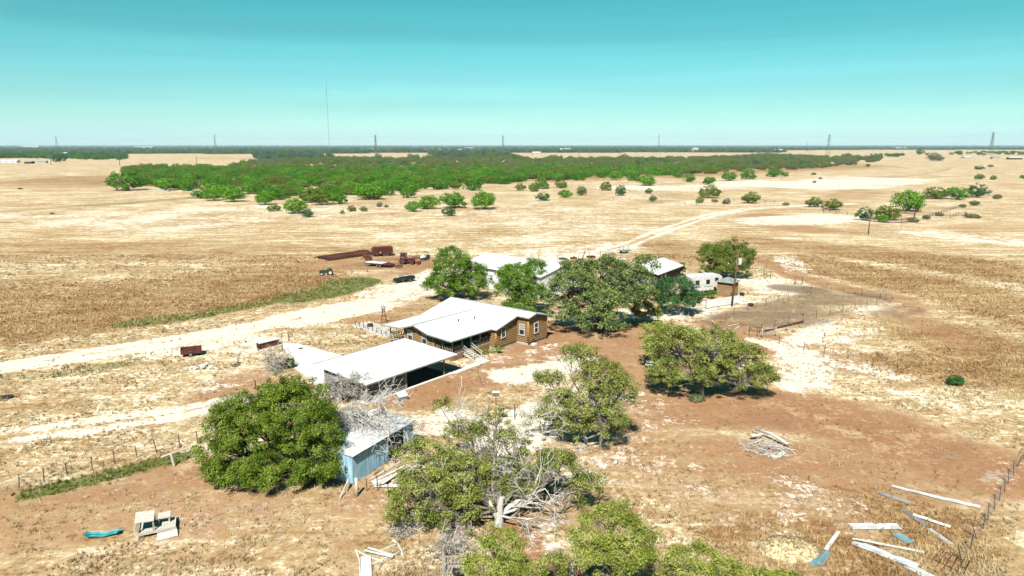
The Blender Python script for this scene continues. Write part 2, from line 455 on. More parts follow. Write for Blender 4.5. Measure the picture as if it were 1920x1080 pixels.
# ------------------------------------------------------------------ the ground: what covers it where
# each entry: field, strength, half width in metres (near, far end), soft edge in metres, sighted line
COVER = [
    # caliche roads and bare pale ground
    ('pale', 0.95, 2.3, 2.2, [(-260, 728), (0, 690), (220, 656), (440, 620), (600, 588), (690, 572)]),
    ('pale', 0.86, 4.25, 4.5, [(560, 598), (650, 580), (700, 570)]),
    ('pale', 0.688, 4.25, 6.0, [(690, 575), (740, 552), (800, 525)]),
    ('pale', 0.645, 3.4, 6.0, [(700, 545), (770, 535), (800, 520), (860, 500)]),
    ('pale', 0.774, 1.44, 1.95, [(-160, 842), (0, 820), (200, 795), (330, 775), (440, 752)]),
    ('pale', 0.559, 2.98, 5.25, [(330, 650), (450, 640), (480, 650)]),
    ('pale', 0.387, 2.98, 6.0, [(100, 740), (300, 730), (450, 700)]),
    ('pale', 0.688, 2.12, 4.5, [(860, 600), (950, 590), (980, 580)]),
    ('pale', 0.774, 1.87, 3.3, [(960, 705), (1040, 690), (1090, 680)]),
    ('pale', 0.473, 2.55, 4.5, [(900, 690), (960, 680), (1060, 655)]),
    ('pale', 0.645, 2.21, 3.9, [(790, 800), (850, 790), (880, 800)]),
    ('pale', 0.817, 2.55, 3.6, [(940, 830), (985, 800), (1030, 775)]),
    ('pale', 0.43, 2.55, 4.5, [(1180, 760), (1240, 770), (1260, 800)]),
    ('pale', 0.43, 1.7, 3.6, [(650, 920), (760, 960), (700, 980)]),
    ('pale', 0.5, 1.2, 2.5, [(1040, 1000), (1060, 1020)]),
    ('pale', 0.564, 1.73, 3.51, [(1480, 655), (1520, 690), (1500, 725)]),
    ('pale', 0.507, 1.27, 3.24, [(1430, 640), (1540, 670), (1690, 705)]),
    ('pale', 0.503, 1.22, 3.00, [(1700, 740), (1800, 765), (1930, 800)]),
    ('pale', 0.564, 1.50, 3.24, [(1500, 640), (1560, 605), (1620, 585), (1665, 570)]),
    ('pale', 0.451, 2.31, 4.05, [(1550, 640), (1600, 625)]),
    ('pale', 0.604, 2.38, 4.50, [(1080, 600), (1190, 590), (1300, 590), (1330, 575), (1420, 560)]),
    ('pale', 0.637, 3.40, 6.00, [(1410, 530), (1450, 545), (1460, 530)]),
    ('pale', 0.516, 2.12, 4.5, [(1470, 480), (1500, 510), (1560, 520)]),
    ('pale', 0.817, 2.21, 3.0, [(1020, 488), (1120, 475), (1180, 458), (1250, 430), (1330, 404), (1400, 392), (1500, 386), (1600, 382)]),
    ('pale', 0.602, 6.8, 12.0, [(980, 480), (1080, 470), (1150, 460)]),
    ('pale', 0.645, 10.2, 15.0, [(1430, 415), (1500, 412), (1560, 408)]),
    ('pale', 0.774, 34.0, 33.0, [(1450, 345), (1540, 348), (1650, 335)]),
    ('pale', 0.602, 22.1, 30.0, [(1200, 352), (1290, 352), (1420, 342)]),
    ('pale', 0.602, 6.8, 12.0, [(1750, 438), (1840, 448), (1930, 455)]),
    ('pale', 0.43, 25.5, 45.0, [(300, 395), (500, 400), (640, 395)]),
    ('pale', 0.43, 25.5, 45.0, [(900, 430), (1000, 400), (1200, 390)]),
    ('pale', 0.473, 17.0, 30.0, [(0, 400), (200, 420), (400, 415)]),
    ('pale', 0.387, 10.2, 21.0, [(0, 340), (100, 330), (200, 325)]),
    ('pale', 0.42, 5.0, 7.0, [(1180, 850), (1300, 930), (1420, 970), (1500, 960)]),
    ('pale', 0.38, 4.0, 6.0, [(880, 690), (1000, 740), (1150, 750), (1220, 780)]),
    ('pale', 0.36, 3.0, 4.0, [(1820, 1060), (1900, 960), (1960, 900)]),
    ('pale', 0.30, 3.0, 4.0, [(100, 1000), (220, 990), (400, 990), (600, 1030)]),
    ('pale', 0.36, 30, 40, [(1000, 430), (1100, 400), (1300, 380)]),
    # bare red-brown earth, plus one patch of painted shade
    ('dirt', 0.9, 1.2, 1.0, [(955, 990), (1000, 1025), (1050, 1065)]),
    ('dirt', 0.6, 3.0, 3.0, [(960, 930), (1040, 940), (1090, 960)]),  # darker patch painted for the shade under the dead branches
    ('dirt', 0.84, 2.98, 5.1, [(770, 745), (850, 715), (930, 700), (1000, 665), (1060, 640)]),
    ('dirt', 0.756, 3.4, 5.1, [(1040, 650), (1130, 655), (1200, 690), (1220, 740)]),
    ('dirt', 0.84, 3.4, 5.1, [(1000, 640), (1060, 615), (1150, 610), (1200, 640)]),
    ('dirt', 0.84, 4.25, 6.8, [(1300, 770), (1420, 760), (1520, 775), (1640, 800), (1740, 850), (1830, 880)]),
    ('dirt', 0.714, 3.82, 6.8, [(1230, 800), (1350, 860), (1480, 880), (1650, 880), (1780, 900)]),
    ('dirt', 0.63, 2.55, 5.95, [(1200, 880), (1330, 920), (1480, 940), (1560, 960)]),
    ('dirt', 0.714, 2.21, 5.1, [(-60, 950), (80, 950), (230, 930), (330, 890), (370, 900)]),
    ('dirt', 0.672, 2.55, 5.1, [(0, 1000), (120, 985), (330, 950), (430, 960), (560, 950)]),
    ('dirt', 0.462, 2.21, 5.1, [(0, 1060), (240, 1050), (440, 1010), (640, 980)]),
    ('dirt', 0.672, 1.02, 2.55, [(655, 920), (655, 1000), (665, 1090)]),
    ('dirt', 0.714, 2.21, 3.74, [(670, 930), (720, 920), (760, 900)]),
    ('dirt', 0.672, 2.98, 5.1, [(500, 735), (450, 720), (420, 745)]),
    ('dirt', 0.588, 3.82, 6.8, [(700, 590), (740, 575), (790, 570)]),
    ('dirt', 0.756, 2.55, 5.1, [(690, 600), (725, 600)]),
    ('dirt', 0.756, 5.95, 8.5, [(620, 495), (700, 495), (760, 488), (790, 500)]),
    ('dirt', 0.588, 3.4, 6.8, [(700, 520), (740, 512), (800, 505)]),
    ('dirt', 0.756, 2.12, 4.25, [(1440, 490), (1500, 520), (1600, 545), (1690, 560), (1720, 600), (1800, 640)]),
    ('dirt', 0.672, 2.55, 5.1, [(1330, 600), (1400, 620), (1480, 660), (1560, 680)]),
    ('dirt', 0.672, 7.65, 11.9, [(1450, 405), (1400, 415), (1520, 430)]),
    ('dirt', 0.504, 5.1, 10.2, [(1690, 400), (1800, 390), (1850, 395)]),
    ('dirt', 0.42, 6.8, 13.6, [(1640, 430), (1750, 440), (1900, 420)]),
    ('dirt', 0.504, 8.5, 17.0, [(1560, 385), (1620, 355), (1700, 335)]),
    ('dirt', 0.504, 3.4, 6.8, [(1100, 640), (1300, 700), (1250, 740)]),
    ('dirt', 0.546, 3.4, 6.8, [(1330, 500), (1290, 505)]),
    # dark trampled ground in the pen, in the ash heap
    ('dark', 0.85, 3.0, 4.199999999999999, [(1480, 540), (1520, 545)]),
    ('dark', 0.765, 4.0, 5.6, [(1390, 600), (1430, 590), (1500, 570), (1560, 560), (1610, 560)]),
    ('dark', 0.68, 3.0, 4.8999999999999995, [(1370, 605), (1480, 600), (1560, 585)]),
    ('dark', 0.765, 2.0, 3.5, [(1660, 590), (1700, 580)]),
    ('dark', 0.425, 2.0, 3.5, [(1390, 795), (1440, 790)]),
    ('dark', 0.425, 2.0, 3.5, [(1800, 865), (1830, 880)]),
    ('dark', 0.637, 4.0, 5.6, [(680, 500), (730, 490), (760, 488)]),
    ('dark', 0.51, 3.0, 4.199999999999999, [(745, 570), (790, 570)]),
    # browner, thicker dry grass
    ('brown', 0.75, 12, 10, [(-120, 560), (100, 560), (300, 550), (480, 520)]),
    ('brown', 0.9, 8, 7, [(-120, 630), (60, 610), (260, 585), (480, 545), (560, 520)]),
    ('brown', 0.55, 12, 12, [(0, 470), (200, 470), (420, 470), (560, 480)]),
    ('brown', 0.9, 9, 8, [(1480, 460), (1600, 470), (1750, 490), (1950, 520)]),
    ('brown', 0.8, 8, 8, [(1480, 490), (1600, 510), (1760, 540), (1950, 590)]),
    ('brown', 0.8, 4, 4, [(1680, 690), (1780, 690), (1930, 720)]),
    ('brown', 0.6, 5, 5, [(1750, 620), (1900, 680)]),
    ('brown', 0.7, 2.5, 2.5, [(1640, 940), (1720, 970), (1760, 1010)]),
    ('brown', 0.6, 3.0, 3.0, [(1430, 1010), (1500, 1010), (1560, 1050)]),
    ('brown', 0.6, 6, 6, [(1250, 460), (1300, 480), (1420, 450)]),
    ('brown', 0.55, 40, 30, [(700, 320), (600, 297), (400, 297)]),
    # green grass
    ('green', 0.85, 2.4, 1.8, [(250, 606), (360, 592), (470, 572), (540, 556)]),
    ('green', 1.0, 4.5, 4.0, [(560, 556), (620, 545), (660, 530)]),
    ('green', 0.95, 0.9, 0.9, [(60, 925), (150, 905), (240, 882), (330, 858)]),
    ('green', 0.45, 1.4, 1.6, [(-50, 705), (120, 700), (240, 680)]),
    ('green', 0.5, 6, 5, [(0, 397), (120, 388), (250, 380), (370, 370)]),
    ('green', 0.6, 1.2, 1.2, [(905, 660), (935, 652)]),
    # the grassy crown between the wheel ruts
    ('unpale', 0.42, 0.25, 0.55, [(-260, 728), (0, 690), (220, 656), (440, 620), (560, 598)]),
    ('unpale', 0.22, 0.12, 0.40, [(-260, 738), (0, 699), (220, 664), (440, 627), (560, 604)]),
    ('unpale', 0.50, 0.22, 0.45, [(-160, 842), (0, 820), (200, 795), (330, 775), (440, 752)]),
    ('unpale', 0.55, 0.4, 0.7, [(1120, 475), (1180, 458), (1250, 430), (1330, 404), (1400, 392), (1500, 386)]),
    # the floor of the thicket
    ('brown', 0.8, 90, 60, [(300, 335), (700, 335), (1100, 325), (1500, 310)]),
]
def inside(P, poly):
    poly = np.array(poly)
    c = np.zeros(len(P), bool)
    j = len(poly) - 1
    for i in range(len(poly)):
        xi, yi = poly[i]
        xj, yj = poly[j]
        hit = ((yi > P[:, 1]) != (yj > P[:, 1])) & (P[:, 0] < (xj - xi) * (P[:, 1] - yi) / (yj - yi + 1e-12) + xi)
        c ^= hit
        j = i
    return c
CLEARED = [[(238, 289), (470, 288.5), (484, 305), (236, 305)], [(600, 288.5), (800, 286.5), (815, 296.5), (640, 297.5)], [(955, 286.5), (1480, 286), (1490, 292), (1380, 296), (1000, 297.5)],
           [(1470, 282), (1640, 281), (2300, 281), (2300, 330), (1640, 320), (1600, 300), (1490, 296)], [(-400, 297), (238, 297), (238, 330), (-400, 330)], [(120, 276.6), (420, 276.4), (420, 277.6), (120, 278)], [(640, 279), (900, 279.2), (900, 280.2), (640, 280.2)]]
def fields(P):
    """P (n,2) ground points -> dict of cover fields 0..1"""
    out = {k: np.zeros(len(P), np.float32) for k in ('pale', 'dirt', 'dark', 'brown', 'green')}
    for fld, s, hw, soft, line in COVER:
        pts = [np.array(gp(x, y)[:2]) for x, y in line]
        lo = np.min(pts, axis=0) - hw - soft
        hi = np.max(pts, axis=0) + hw + soft
        sel = np.where((P[:, 0] > lo[0]) & (P[:, 0] < hi[0]) & (P[:, 1] > lo[1]) & (P[:, 1] < hi[1]))[0]
        if len(sel) == 0:
            continue
        Q = P[sel]
        d = np.full(len(Q), 1e9)
        for a, b in zip(pts[:-1], pts[1:]):
            ab = b - a
            t = np.clip(((Q - a) @ ab) / (ab @ ab), 0, 1)
            d = np.minimum(d, np.hypot(*(Q - a - t[:, None] * ab).T))
        v = np.clip((hw + soft - d) / soft, 0, 1)
        v = v * v * (3 - 2 * v) * s
        if fld == 'unpale':
            out['pale'][sel] = np.maximum(out['pale'][sel] - v, 0)
            continue
        out[fld][sel] = np.maximum(out[fld][sel], v)
    r = np.hypot(P[:, 0], P[:, 1])
    out['far'] = np.clip((r - 1150) / 700, 0, 1).astype(np.float32)
    for poly in CLEARED:                       # open fields between the woods
        out['far'][inside(P, [tuple(gp(x, y)[:2]) for x, y in poly])] = -1.0
    return out

def ground_material():
    m, t, b = _principled('ground_cover')
    g = NT(t)
    b.inputs['Roughness'].default_value = 0.95
    b.inputs['Specular IOR Level'].default_value = 0.1
    tc = g.n('ShaderNodeTexCoord')
    P = tc.outputs['Object']
    def attr(n):
        return g.n('ShaderNodeAttribute', attribute_name=n).outputs['Fac']
    mp = g.n('ShaderNodeMapping')
    mp.inputs['Rotation'].default_value = (0, 0, R(-14))
    mp.inputs['Scale'].default_value = (0.16, 1.0, 1.0)
    g.link(P, mp.inputs['Vector'])
    rows = g.noise(mp.outputs['Vector'], 0.28, 5, 0.72)      # mowing rows and wind streaks in the hay field
    big = g.noise(P, 0.035, 6, 0.66)
    mid = g.noise(P, 0.33, 6, 0.74)
    fine = g.noise(P, 1.7, 5, 0.80)
    grit = g.noise(P, 6.0, 3, 0.8)
    tuft = g.noise(P, 0.9, 3, 0.85)
    def c(v, k):                                             # noise centred on nought and stretched
        return g.math('MULTIPLY', g.math('SUBTRACT', v, 0.5), k)
    def add(*v):
        s = v[0]
        for x in v[1:]:
            s = g.math('ADD', s, x)
        return s
    # dry grass: bleached straw over brown thatch
    fg = add(c(big, 1.1), c(mid, 1.3), c(rows, 1.5), c(fine, 1.7), c(tuft, 1.5))
    fg = g.math('SUBTRACT', fg, g.math('MULTIPLY', attr('brown'), 0.40))
    fg = g.math('ADD', fg, 0.05)
    straw = g.mix(g.step(fg, -0.55, 0.0), (0.175, 0.090, 0.038), (0.335, 0.235, 0.122))
    straw = g.mix(g.step(fg, -0.02, 0.42), straw, (0.590, 0.525, 0.385))
    ye = g.noise(P, 0.12, 4, 0.6)
    straw = g.mix(g.math('MULTIPLY', g.step(ye, 0.50, 0.68), 0.25), straw, (0.220, 0.170, 0.062))
    # brown earth with straw litter
    ed = add(c(mid, 1.1), c(fine, 1.6), c(grit, 0.8))
    earth = g.mix(g.step(ed, -0.40, 0.40), (0.175, 0.080, 0.036), (0.315, 0.180, 0.096))
    earth = g.mix(g.step(add(c(fine, 1.3), c(big, 2.0), c(mid, 1.6)), 0.10, 0.50), earth, (0.380, 0.280, 0.165))
    wide = g.noise(P, 0.011, 7, 0.72)
    brk = add(c(mid, 1.6), c(fine, 1.4), c(big, 1.5), c(wide, 1.5))
    def where(n, lo=0.36, hi=0.66, k=1.0):
        return g.step(g.math('ADD', attr(n), g.math('MULTIPLY', brk, k)), lo, hi)
    col = g.mix(where('dirt', 0.34, 0.86), straw, earth)
    pale = g.mix(g.step(add(c(fine, 1.6), c(mid, 1.0), c(grit, 0.7)), -0.45, 0.15), (0.320, 0.245, 0.165), (0.580, 0.525, 0.435))
    col = g.mix(where('pale', 0.42, 0.68, 0.8), col, pale)
    dark = g.mix(g.step(add(c(fine, 1.6), c(mid, 1.4)), -0.35, 0.35), (0.050, 0.028, 0.017), (0.165, 0.110, 0.072))
    col = g.mix(g.math('MULTIPLY', where('dark', 0.42, 0.95), 0.85), col, dark)
    grn = g.mix(g.step(add(c(fine, 1.6), c(mid, 1.0)), -0.35, 0.35), (0.034, 0.058, 0.008), (0.115, 0.135, 0.030))
    col = g.mix(g.math('MULTIPLY', where('green', 0.36, 0.76), 0.9), col, grn)
    # droppings, twigs and stones: fine dark specks
    spk = g.noise(P, 2.6, 2, 0.6)
    col = g.mix(g.math('MULTIPLY', g.step(spk, 0.64, 0.72), 0.4), col, (0.045, 0.028, 0.016))
    # the plain beyond the farm: woods too far off to tell their trees apart
    wd = g.noise(P, 0.0012, 6, 0.62)
    col = g.mix(g.step(g.math('ADD', attr('far'), c(wd, 2.2)), 0.30, 0.55), col, (0.022, 0.036, 0.018))
    col = g.mix(1.0, col, (0.82, 0.82, 0.82), 'MULTIPLY')
    g.link(col, b.inputs['Base Color'])
    bp = g.n('ShaderNodeBump')
    bp.inputs['Strength'].default_value = 0.9
    bp.inputs['Distance'].default_value = 0.10
    hgt = g.math('ADD', g.math('MULTIPLY', fine, 0.7), g.math('MULTIPLY', mid, 1.2))
    g.link(hgt, bp.inputs['Height'])
    g.link(bp.outputs['Normal'], b.inputs['Normal'])
    return m
M['ground'] = ground_material()

def build_ground():
    # one sheet: fine facets near the farm, coarse ones to the horizon
    rad = np.concatenate([np.linspace(0, 30, 6)[:-1], np.geomspace(30, 700, 250), np.geomspace(720, 60000, 60)])
    ang = np.concatenate([np.linspace(R(-48), R(48), 400), np.linspace(R(48), R(312), 60)[1:-1]])
    A, B = np.meshgrid(ang, rad)
    X, Y = B * np.sin(A), B * np.cos(A)
    nr, na = A.shape
    V = np.stack([X.ravel(), Y.ravel(), np.zeros(nr * na)], 1)
    i, j = np.meshgrid(np.arange(nr - 1), np.arange(na), indexing='ij')
    j2 = (j + 1) % na
    F = np.stack([i * na + j, i * na + j2, (i + 1) * na + j2, (i + 1) * na + j], -1).reshape(-1, 4)
    me = np_mesh('ground', V, F[:, ::-1], 'ground', fields(V[:, :2]))
    tag(obj('ground', me), kind='structure')
build_ground()

def road(name, line, hw, z):
    pts = [gp(x, y) for x, y in line]
    fine_pts = []
    for a, b in zip(pts[:-1], pts[1:]):
        n = max(2, int((b - a).length / 0.8))
        fine_pts += [a.lerp(b, k / n) for k in range(n)]
    fine_pts.append(pts[-1])
    V, F = [], []
    nx = 13
    for i, p in enumerate(fine_pts):
        d = fine_pts[min(i + 3, len(fine_pts) - 1)] - fine_pts[max(i - 3, 0)]
        s = Vector((d.y, -d.x, 0)).normalized()
        for k in range(nx):
            q = p + s * hw * (k / (nx - 1) * 2 - 1)
            V.append((q.x, q.y, z))
    for i in range(len(fine_pts) - 1):
        for k in range(nx - 1):
            a = i * nx + k
            F.append((a, a + nx, a + nx + 1, a + 1))
    V, F = np.array(V), np.array(F)
    n0 = np.cross(V[F[0, 1]] - V[F[0, 0]], V[F[0, 2]] - V[F[0, 0]])
    if n0[2] < 0:
        F = F[:, ::-1]
    me = np_mesh(name, V, F, 'ground', fields(V[:, :2]))
    tag(obj(name, me), kind='structure')
road('driveway', COVER[0][4], 4.6, 0.012)
road('farm_track', COVER[4][4], 3.0, 0.012)
road('pasture_track', COVER[23][4], 4.6, 0.02)

# ------------------------------------------------------------------ grass and litter (nobody could count them)
rng = np.random.default_rng(7)
def scatter_pts(n, ymin, ymax, spread=0.80):
    """points spread evenly over the picture's depth: density falls with distance"""
    y = 1.0 / (1.0 / ymin + rng.random(n) * (1.0 / ymax - 1.0 / ymin))
    y = np.where(rng.random(n) < 0.5, y, ymin + (ymax - ymin) * rng.random(n) ** 1.3)
    x = (rng.random(n) * 2 - 1) * y * spread
    return np.stack([x, y], 1)
KEEP_OUT = []                                   # footprints of buildings and slabs, (poly of xy)
def vnoise(P, s, seed):
    r_ = np.random.default_rng(seed)
    T = r_.random((64, 64))
    Q = P * s
    i = np.floor(Q).astype(int)
    f = Q - i
    f = f * f * (3 - 2 * f)
    g_ = lambda a, b: T[a % 64, b % 64]
    return (g_(i[:, 0], i[:, 1]) * (1 - f[:, 0]) + g_(i[:, 0] + 1, i[:, 1]) * f[:, 0]) * (1 - f[:, 1]) + \
           (g_(i[:, 0], i[:, 1] + 1) * (1 - f[:, 0]) + g_(i[:, 0] + 1, i[:, 1] + 1) * f[:, 0]) * f[:, 1]
def grass_stuff(name, label, material, n, pick, hgt, blades=5, ymin=40, ymax=190):
    P = scatter_pts(n, ymin, ymax)
    for poly in KEEP_OUT:
        P = P[~inside(P, poly)]
    fl = fields(P)
    ok = rng.random(len(P)) < pick(P, fl)
    P = P[ok]
    k = len(P)
    far = np.clip(P[:, 1] / 60, 1, 3.0)
    h = (hgt[0] + (hgt[1] - hgt[0]) * rng.random(k) ** 2)
    V = np.zeros((k, blades, 3, 3), np.float32)
    for bnum in range(blades):
        a = rng.random(k) * 2 * PI
        lean = h * (0.25 + 0.75 * rng.random(k))
        ox, oy = (rng.random((2, k)) - 0.5) * 0.22 * far
        wd = (0.020 + 0.025 * rng.random(k)) * far
        bx, by = P[:, 0] + ox, P[:, 1] + oy
        px_, py_ = -np.sin(a) * wd, np.cos(a) * wd
        V[:, bnum, 0] = np.stack([bx - px_, by - py_, np.zeros(k)], 1)
        V[:, bnum, 1] = np.stack([bx + px_, by + py_, np.zeros(k)], 1)
        V[:, bnum, 2] = np.stack([bx + np.cos(a) * lean, by + np.sin(a) * lean, h * (0.7 + 0.5 * rng.random(k))], 1)
    V = V.reshape(-1, 3)
    F = np.arange(len(V)).reshape(-1, 3)
    me = np_mesh(name, V, F, material)
    tag(obj(name, me), label, 'grass', kind='stuff')
M['straw'] = leaf_mat('straw', (0.160, 0.092, 0.038), (0.310, 0.230, 0.125), (0.480, 0.415, 0.275), trans=0.25, big=0.12)
M['straw_brown'] = leaf_mat('straw_brown', (0.240, 0.130, 0.052), (0.370, 0.235, 0.108), (0.540, 0.415, 0.220), trans=0.25, big=0.12)
M['grass_green'] = leaf_mat('grass_green', (0.030, 0.055, 0.006), (0.085, 0.120, 0.018), (0.210, 0.200, 0.055), trans=0.3, big=0.2)
M['litter'] = mat('litter', (0.16, 0.11, 0.075), (0.40, 0.34, 0.27), 0.7, 0.9)
# ------------------------------------------------------------------ trees
def unit(v):
    return v / (np.linalg.norm(v, axis=-1, keepdims=True) + 1e-9)
def leaf_quads(C, N, ln, wd, rg):
    """rhombic leaf sprays at C facing N"""
    k = len(C)
    N = unit(N)
    t = unit(np.cross(N, rg.normal(size=(k, 3))))
    s = np.cross(N, t)
    L = (ln * (0.6 + 0.8 * rg.random(k)))[:, None]
    W = (wd * (0.6 + 0.8 * rg.random(k)))[:, None]
    bend = N * L * (0.18 * rg.random(k))[:, None]
    V = np.stack([C - t * L * 0.5, C + s * W * 0.5 - bend * 0.3, C + t * L * 0.5 - bend, C - s * W * 0.5 - bend * 0.3], 1)
    return V
def clump_centres(lobes, n, rg, zmin, shell=(0.55, 1.0), skirt=False):
    """lobes: (centre, radii); clumps towards the outside of the lobes, none deep within another lobe"""
    vol = np.array([(r[0] * r[1] + r[0] * r[2] + r[1] * r[2]) for c, r in lobes])
    cnt = rg.multinomial(n * 2, vol / vol.sum())
    out, own = [], []
    for li, ((c, r), k) in enumerate(zip(lobes, cnt)):
        d = unit(rg.normal(size=(k, 3)))
        if not skirt:
            d[:, 2] = np.where(d[:, 2] < -0.5, -d[:, 2] * 0.6, d[:, 2])
        d = unit(d)
        q = shell[0] + (shell[1] - shell[0]) * rg.random(k) ** 0.6
        q = np.where(rg.random(k) < 0.14, q * (1.05 + 0.22 * rg.random(k)), q)      # sprigs past the outline
        p = np.array(c) + d * np.array(r) * q[:, None]
        keep = p[:, 2] > zmin
        for lj, (c2, r2) in enumerate(lobes):
            if lj != li:
                keep &= (np.sum(((p - np.array(c2)) / np.array(r2)) ** 2, 1) > 0.33)
        out.append(p[keep])
        own.append(np.full(keep.sum(), li))
    out, own = np.concatenate(out), np.concatenate(own)
    idx = rg.permutation(len(out))[:n]
    return out[idx], own[idx]
def wander(a, b, rg, k=4, amp=0.08, sag=0.0):
    a, b = np.array(a, float), np.array(b, float)
    L = np.linalg.norm(b - a)
    pts = [a + (b - a) * i / k for i in range(k + 1)]
    for i in range(1, k):
        pts[i] = pts[i] + rg.normal(size=3) * L * amp + np.array([0, 0, L * sag * math.sin(PI * i / k)])
    return pts
def limbs(mb, base, lobes, clumps, own, rg, r0, fork, twig=0.02, n=6, stems=1, every=1):
    """trunk, a limb into each lobe, twigs out to the clumps"""
    base = np.array(base, float)
    top = base + np.array([0, 0, fork])
    if stems == 1:
        p = wander(base, top, rg, 3, 0.05)
        mb.tube([base - np.array([0, 0, 0.15])] + p, [r0 * 1.35, r0 * 1.2] + [r0 * (1 - 0.12 * i) for i in range(1, len(p))], n + 2)
    for li, (c, r) in enumerate(lobes):
        c = np.array(c)
        start = top if stems == 1 else base + np.append(rg.normal(size=2) * r0 * 1.5, -0.1)
        tgt = c + np.array([0, 0, -0.15 * r[2]])
        pts = wander(start, tgt, rg, 4, 0.07, 0.06)
        rl = r0 * (0.62 if stems == 1 else 0.55) * (0.7 + 0.4 * rg.random())
        mb.tube(pts, [rl * (1 - 0.17 * i) for i in range(5)], n)
        for q in clumps[own == li][::every]:
            k = int(rg.integers(2, 5))
            s = pts[k]
            mb.tube(wander(s, q, rg, 3, 0.09, 0.05), [rl * 0.30, rl * 0.22, rl * 0.14, twig * 0.5], 4, cap=False)
def crown_mesh(name, lobes, n_cl, per, r_cl, ln, wd, rg, material, zmin=0.3, flat=0.75, up=0.45, shell=(0.55, 1.0), skirt=False):
    C, own = clump_centres(lobes, n_cl, rg, zmin, shell, skirt)
    mid = np.mean([np.array(c) for c, r in lobes], axis=0)
    k = len(C)
    rr = r_cl * (0.45 + 0.95 * rg.random(k) ** 1.3)
    reps = np.repeat(np.arange(k), np.maximum((per * (rr / r_cl) ** 1.6).astype(int), 8))
    d = unit(rg.normal(size=(len(reps), 3))) * (rg.random(len(reps)) ** 0.45)[:, None]
    d[:, 2] *= flat
    pos = C[reps] + d * rr[reps][:, None]
    outw = unit(pos - C[reps]) * 0.7 + unit(C[reps] - np.array(mid)) * 0.35
    N = outw + rg.normal(size=pos.shape) * 0.55 + np.array([0, 0, up])
    keep = pos[:, 2] > 0.08
    V = leaf_quads(pos[keep], N[keep], ln, wd, rg).reshape(-1, 3)
    F = np.arange(len(V)).reshape(-1, 4)
    return np_mesh(name, V, F, material), C, own
def dead_tree(mb, p, d, L, r, depth, rg, spread=0.7, n=5, curl=0.25, grav=0.0):
    """forking bare wood"""
    p = np.array(p, float)
    d = unit(np.array(d, float))
    pts, rad = [p], [r]
    k = 4
    for i in range(k):
        d = unit(d + rg.normal(size=3) * curl * 0.5 + np.array([0, 0, -grav]))
        p = p + d * L / k
        if p[2] < 0.05:
            p[2] = 0.05
        pts.append(p)
        rad.append(r * (1 - 0.13 * (i + 1)))
    mb.tube(pts, [max(x, 0.016) for x in rad], n if depth > 1 else 3, cap=False)
    if depth <= 0:
        return
    for i in range(int(rg.integers(3, 6))):
        j = int(rg.integers(1, k + 1))
        nd = unit(d + rg.normal(size=3) * spread)
        dead_tree(mb, pts[j], nd, L * (0.45 + 0.3 * rg.random()), rad[j] * 0.58, depth - 1, rg, spread, max(3, n - 1), curl, grav)

def near_tree(label, cat, base_px, lobes_px, n_cl, per, r_cl, ln, wd, leaf, bark='bark', seed=1, r0=0.22, fork=1.2, stems=1,
              zmin=0.4, name='tree', depth=0.9, every=1, extra=None, group=None, flat=0.75, shell=(0.55, 1.0), up=0.45):
    """lobes sighted as (px, py, metres behind the trunk, half width px, half height px)"""
    rg = np.random.default_rng(seed)
    b = gp(*base_px)
    lobes = []
    for px, py, dy, rx, rz in lobes_px:
        c = at(px, py, b.y + dy)
        s = mpp(c.y, c.z)
        rxm, rzm = rx * s, rz * s * 0.95
        rym = (rxm + rzm) / 2 * depth
        lobes.append(((c.x - b.x, c.y - b.y, max(c.z, rzm * 0.55)), (rxm, rym, rzm)))
    t = thing(name, label, cat, b, 0, group)
    me, C, own = crown_mesh('crown', lobes, n_cl, per, r_cl, ln, wd, rg, leaf, zmin, flat, up, shell)
    obj('crown', me, t)
    mb = MB()
    limbs(mb, (0, 0, 0), lobes, C, own, rg, r0, fork, stems=stems, every=every)
    mb.build('trunk', bark, t, smooth=True)
    if extra:
        extra(t, b, rg)
    return t

# -- the trees round the house
near_tree('huge dense bright green tree with its crown down to the ground beside the blue shed', 'tree', (525, 892),
          [(505, 800, 0, 105, 82), (436, 838, -0.6, 66, 72), (585, 838, -0.8, 62, 72), (540, 748, 2.0, 72, 48), (470, 778, 1.0, 62, 50), (590, 785, 1.2, 48, 50), (480, 890, -2.3, 80, 42), (590, 885, -2.0, 52, 42), (410, 880, -1.5, 36, 42)],
          720, 235, 0.64, 0.17, 0.08, 'leaf_vivid', 'bark_dark', 11, 0.32, 1.4, 3, 0.9, every=4, shell=(0.10, 1.0))

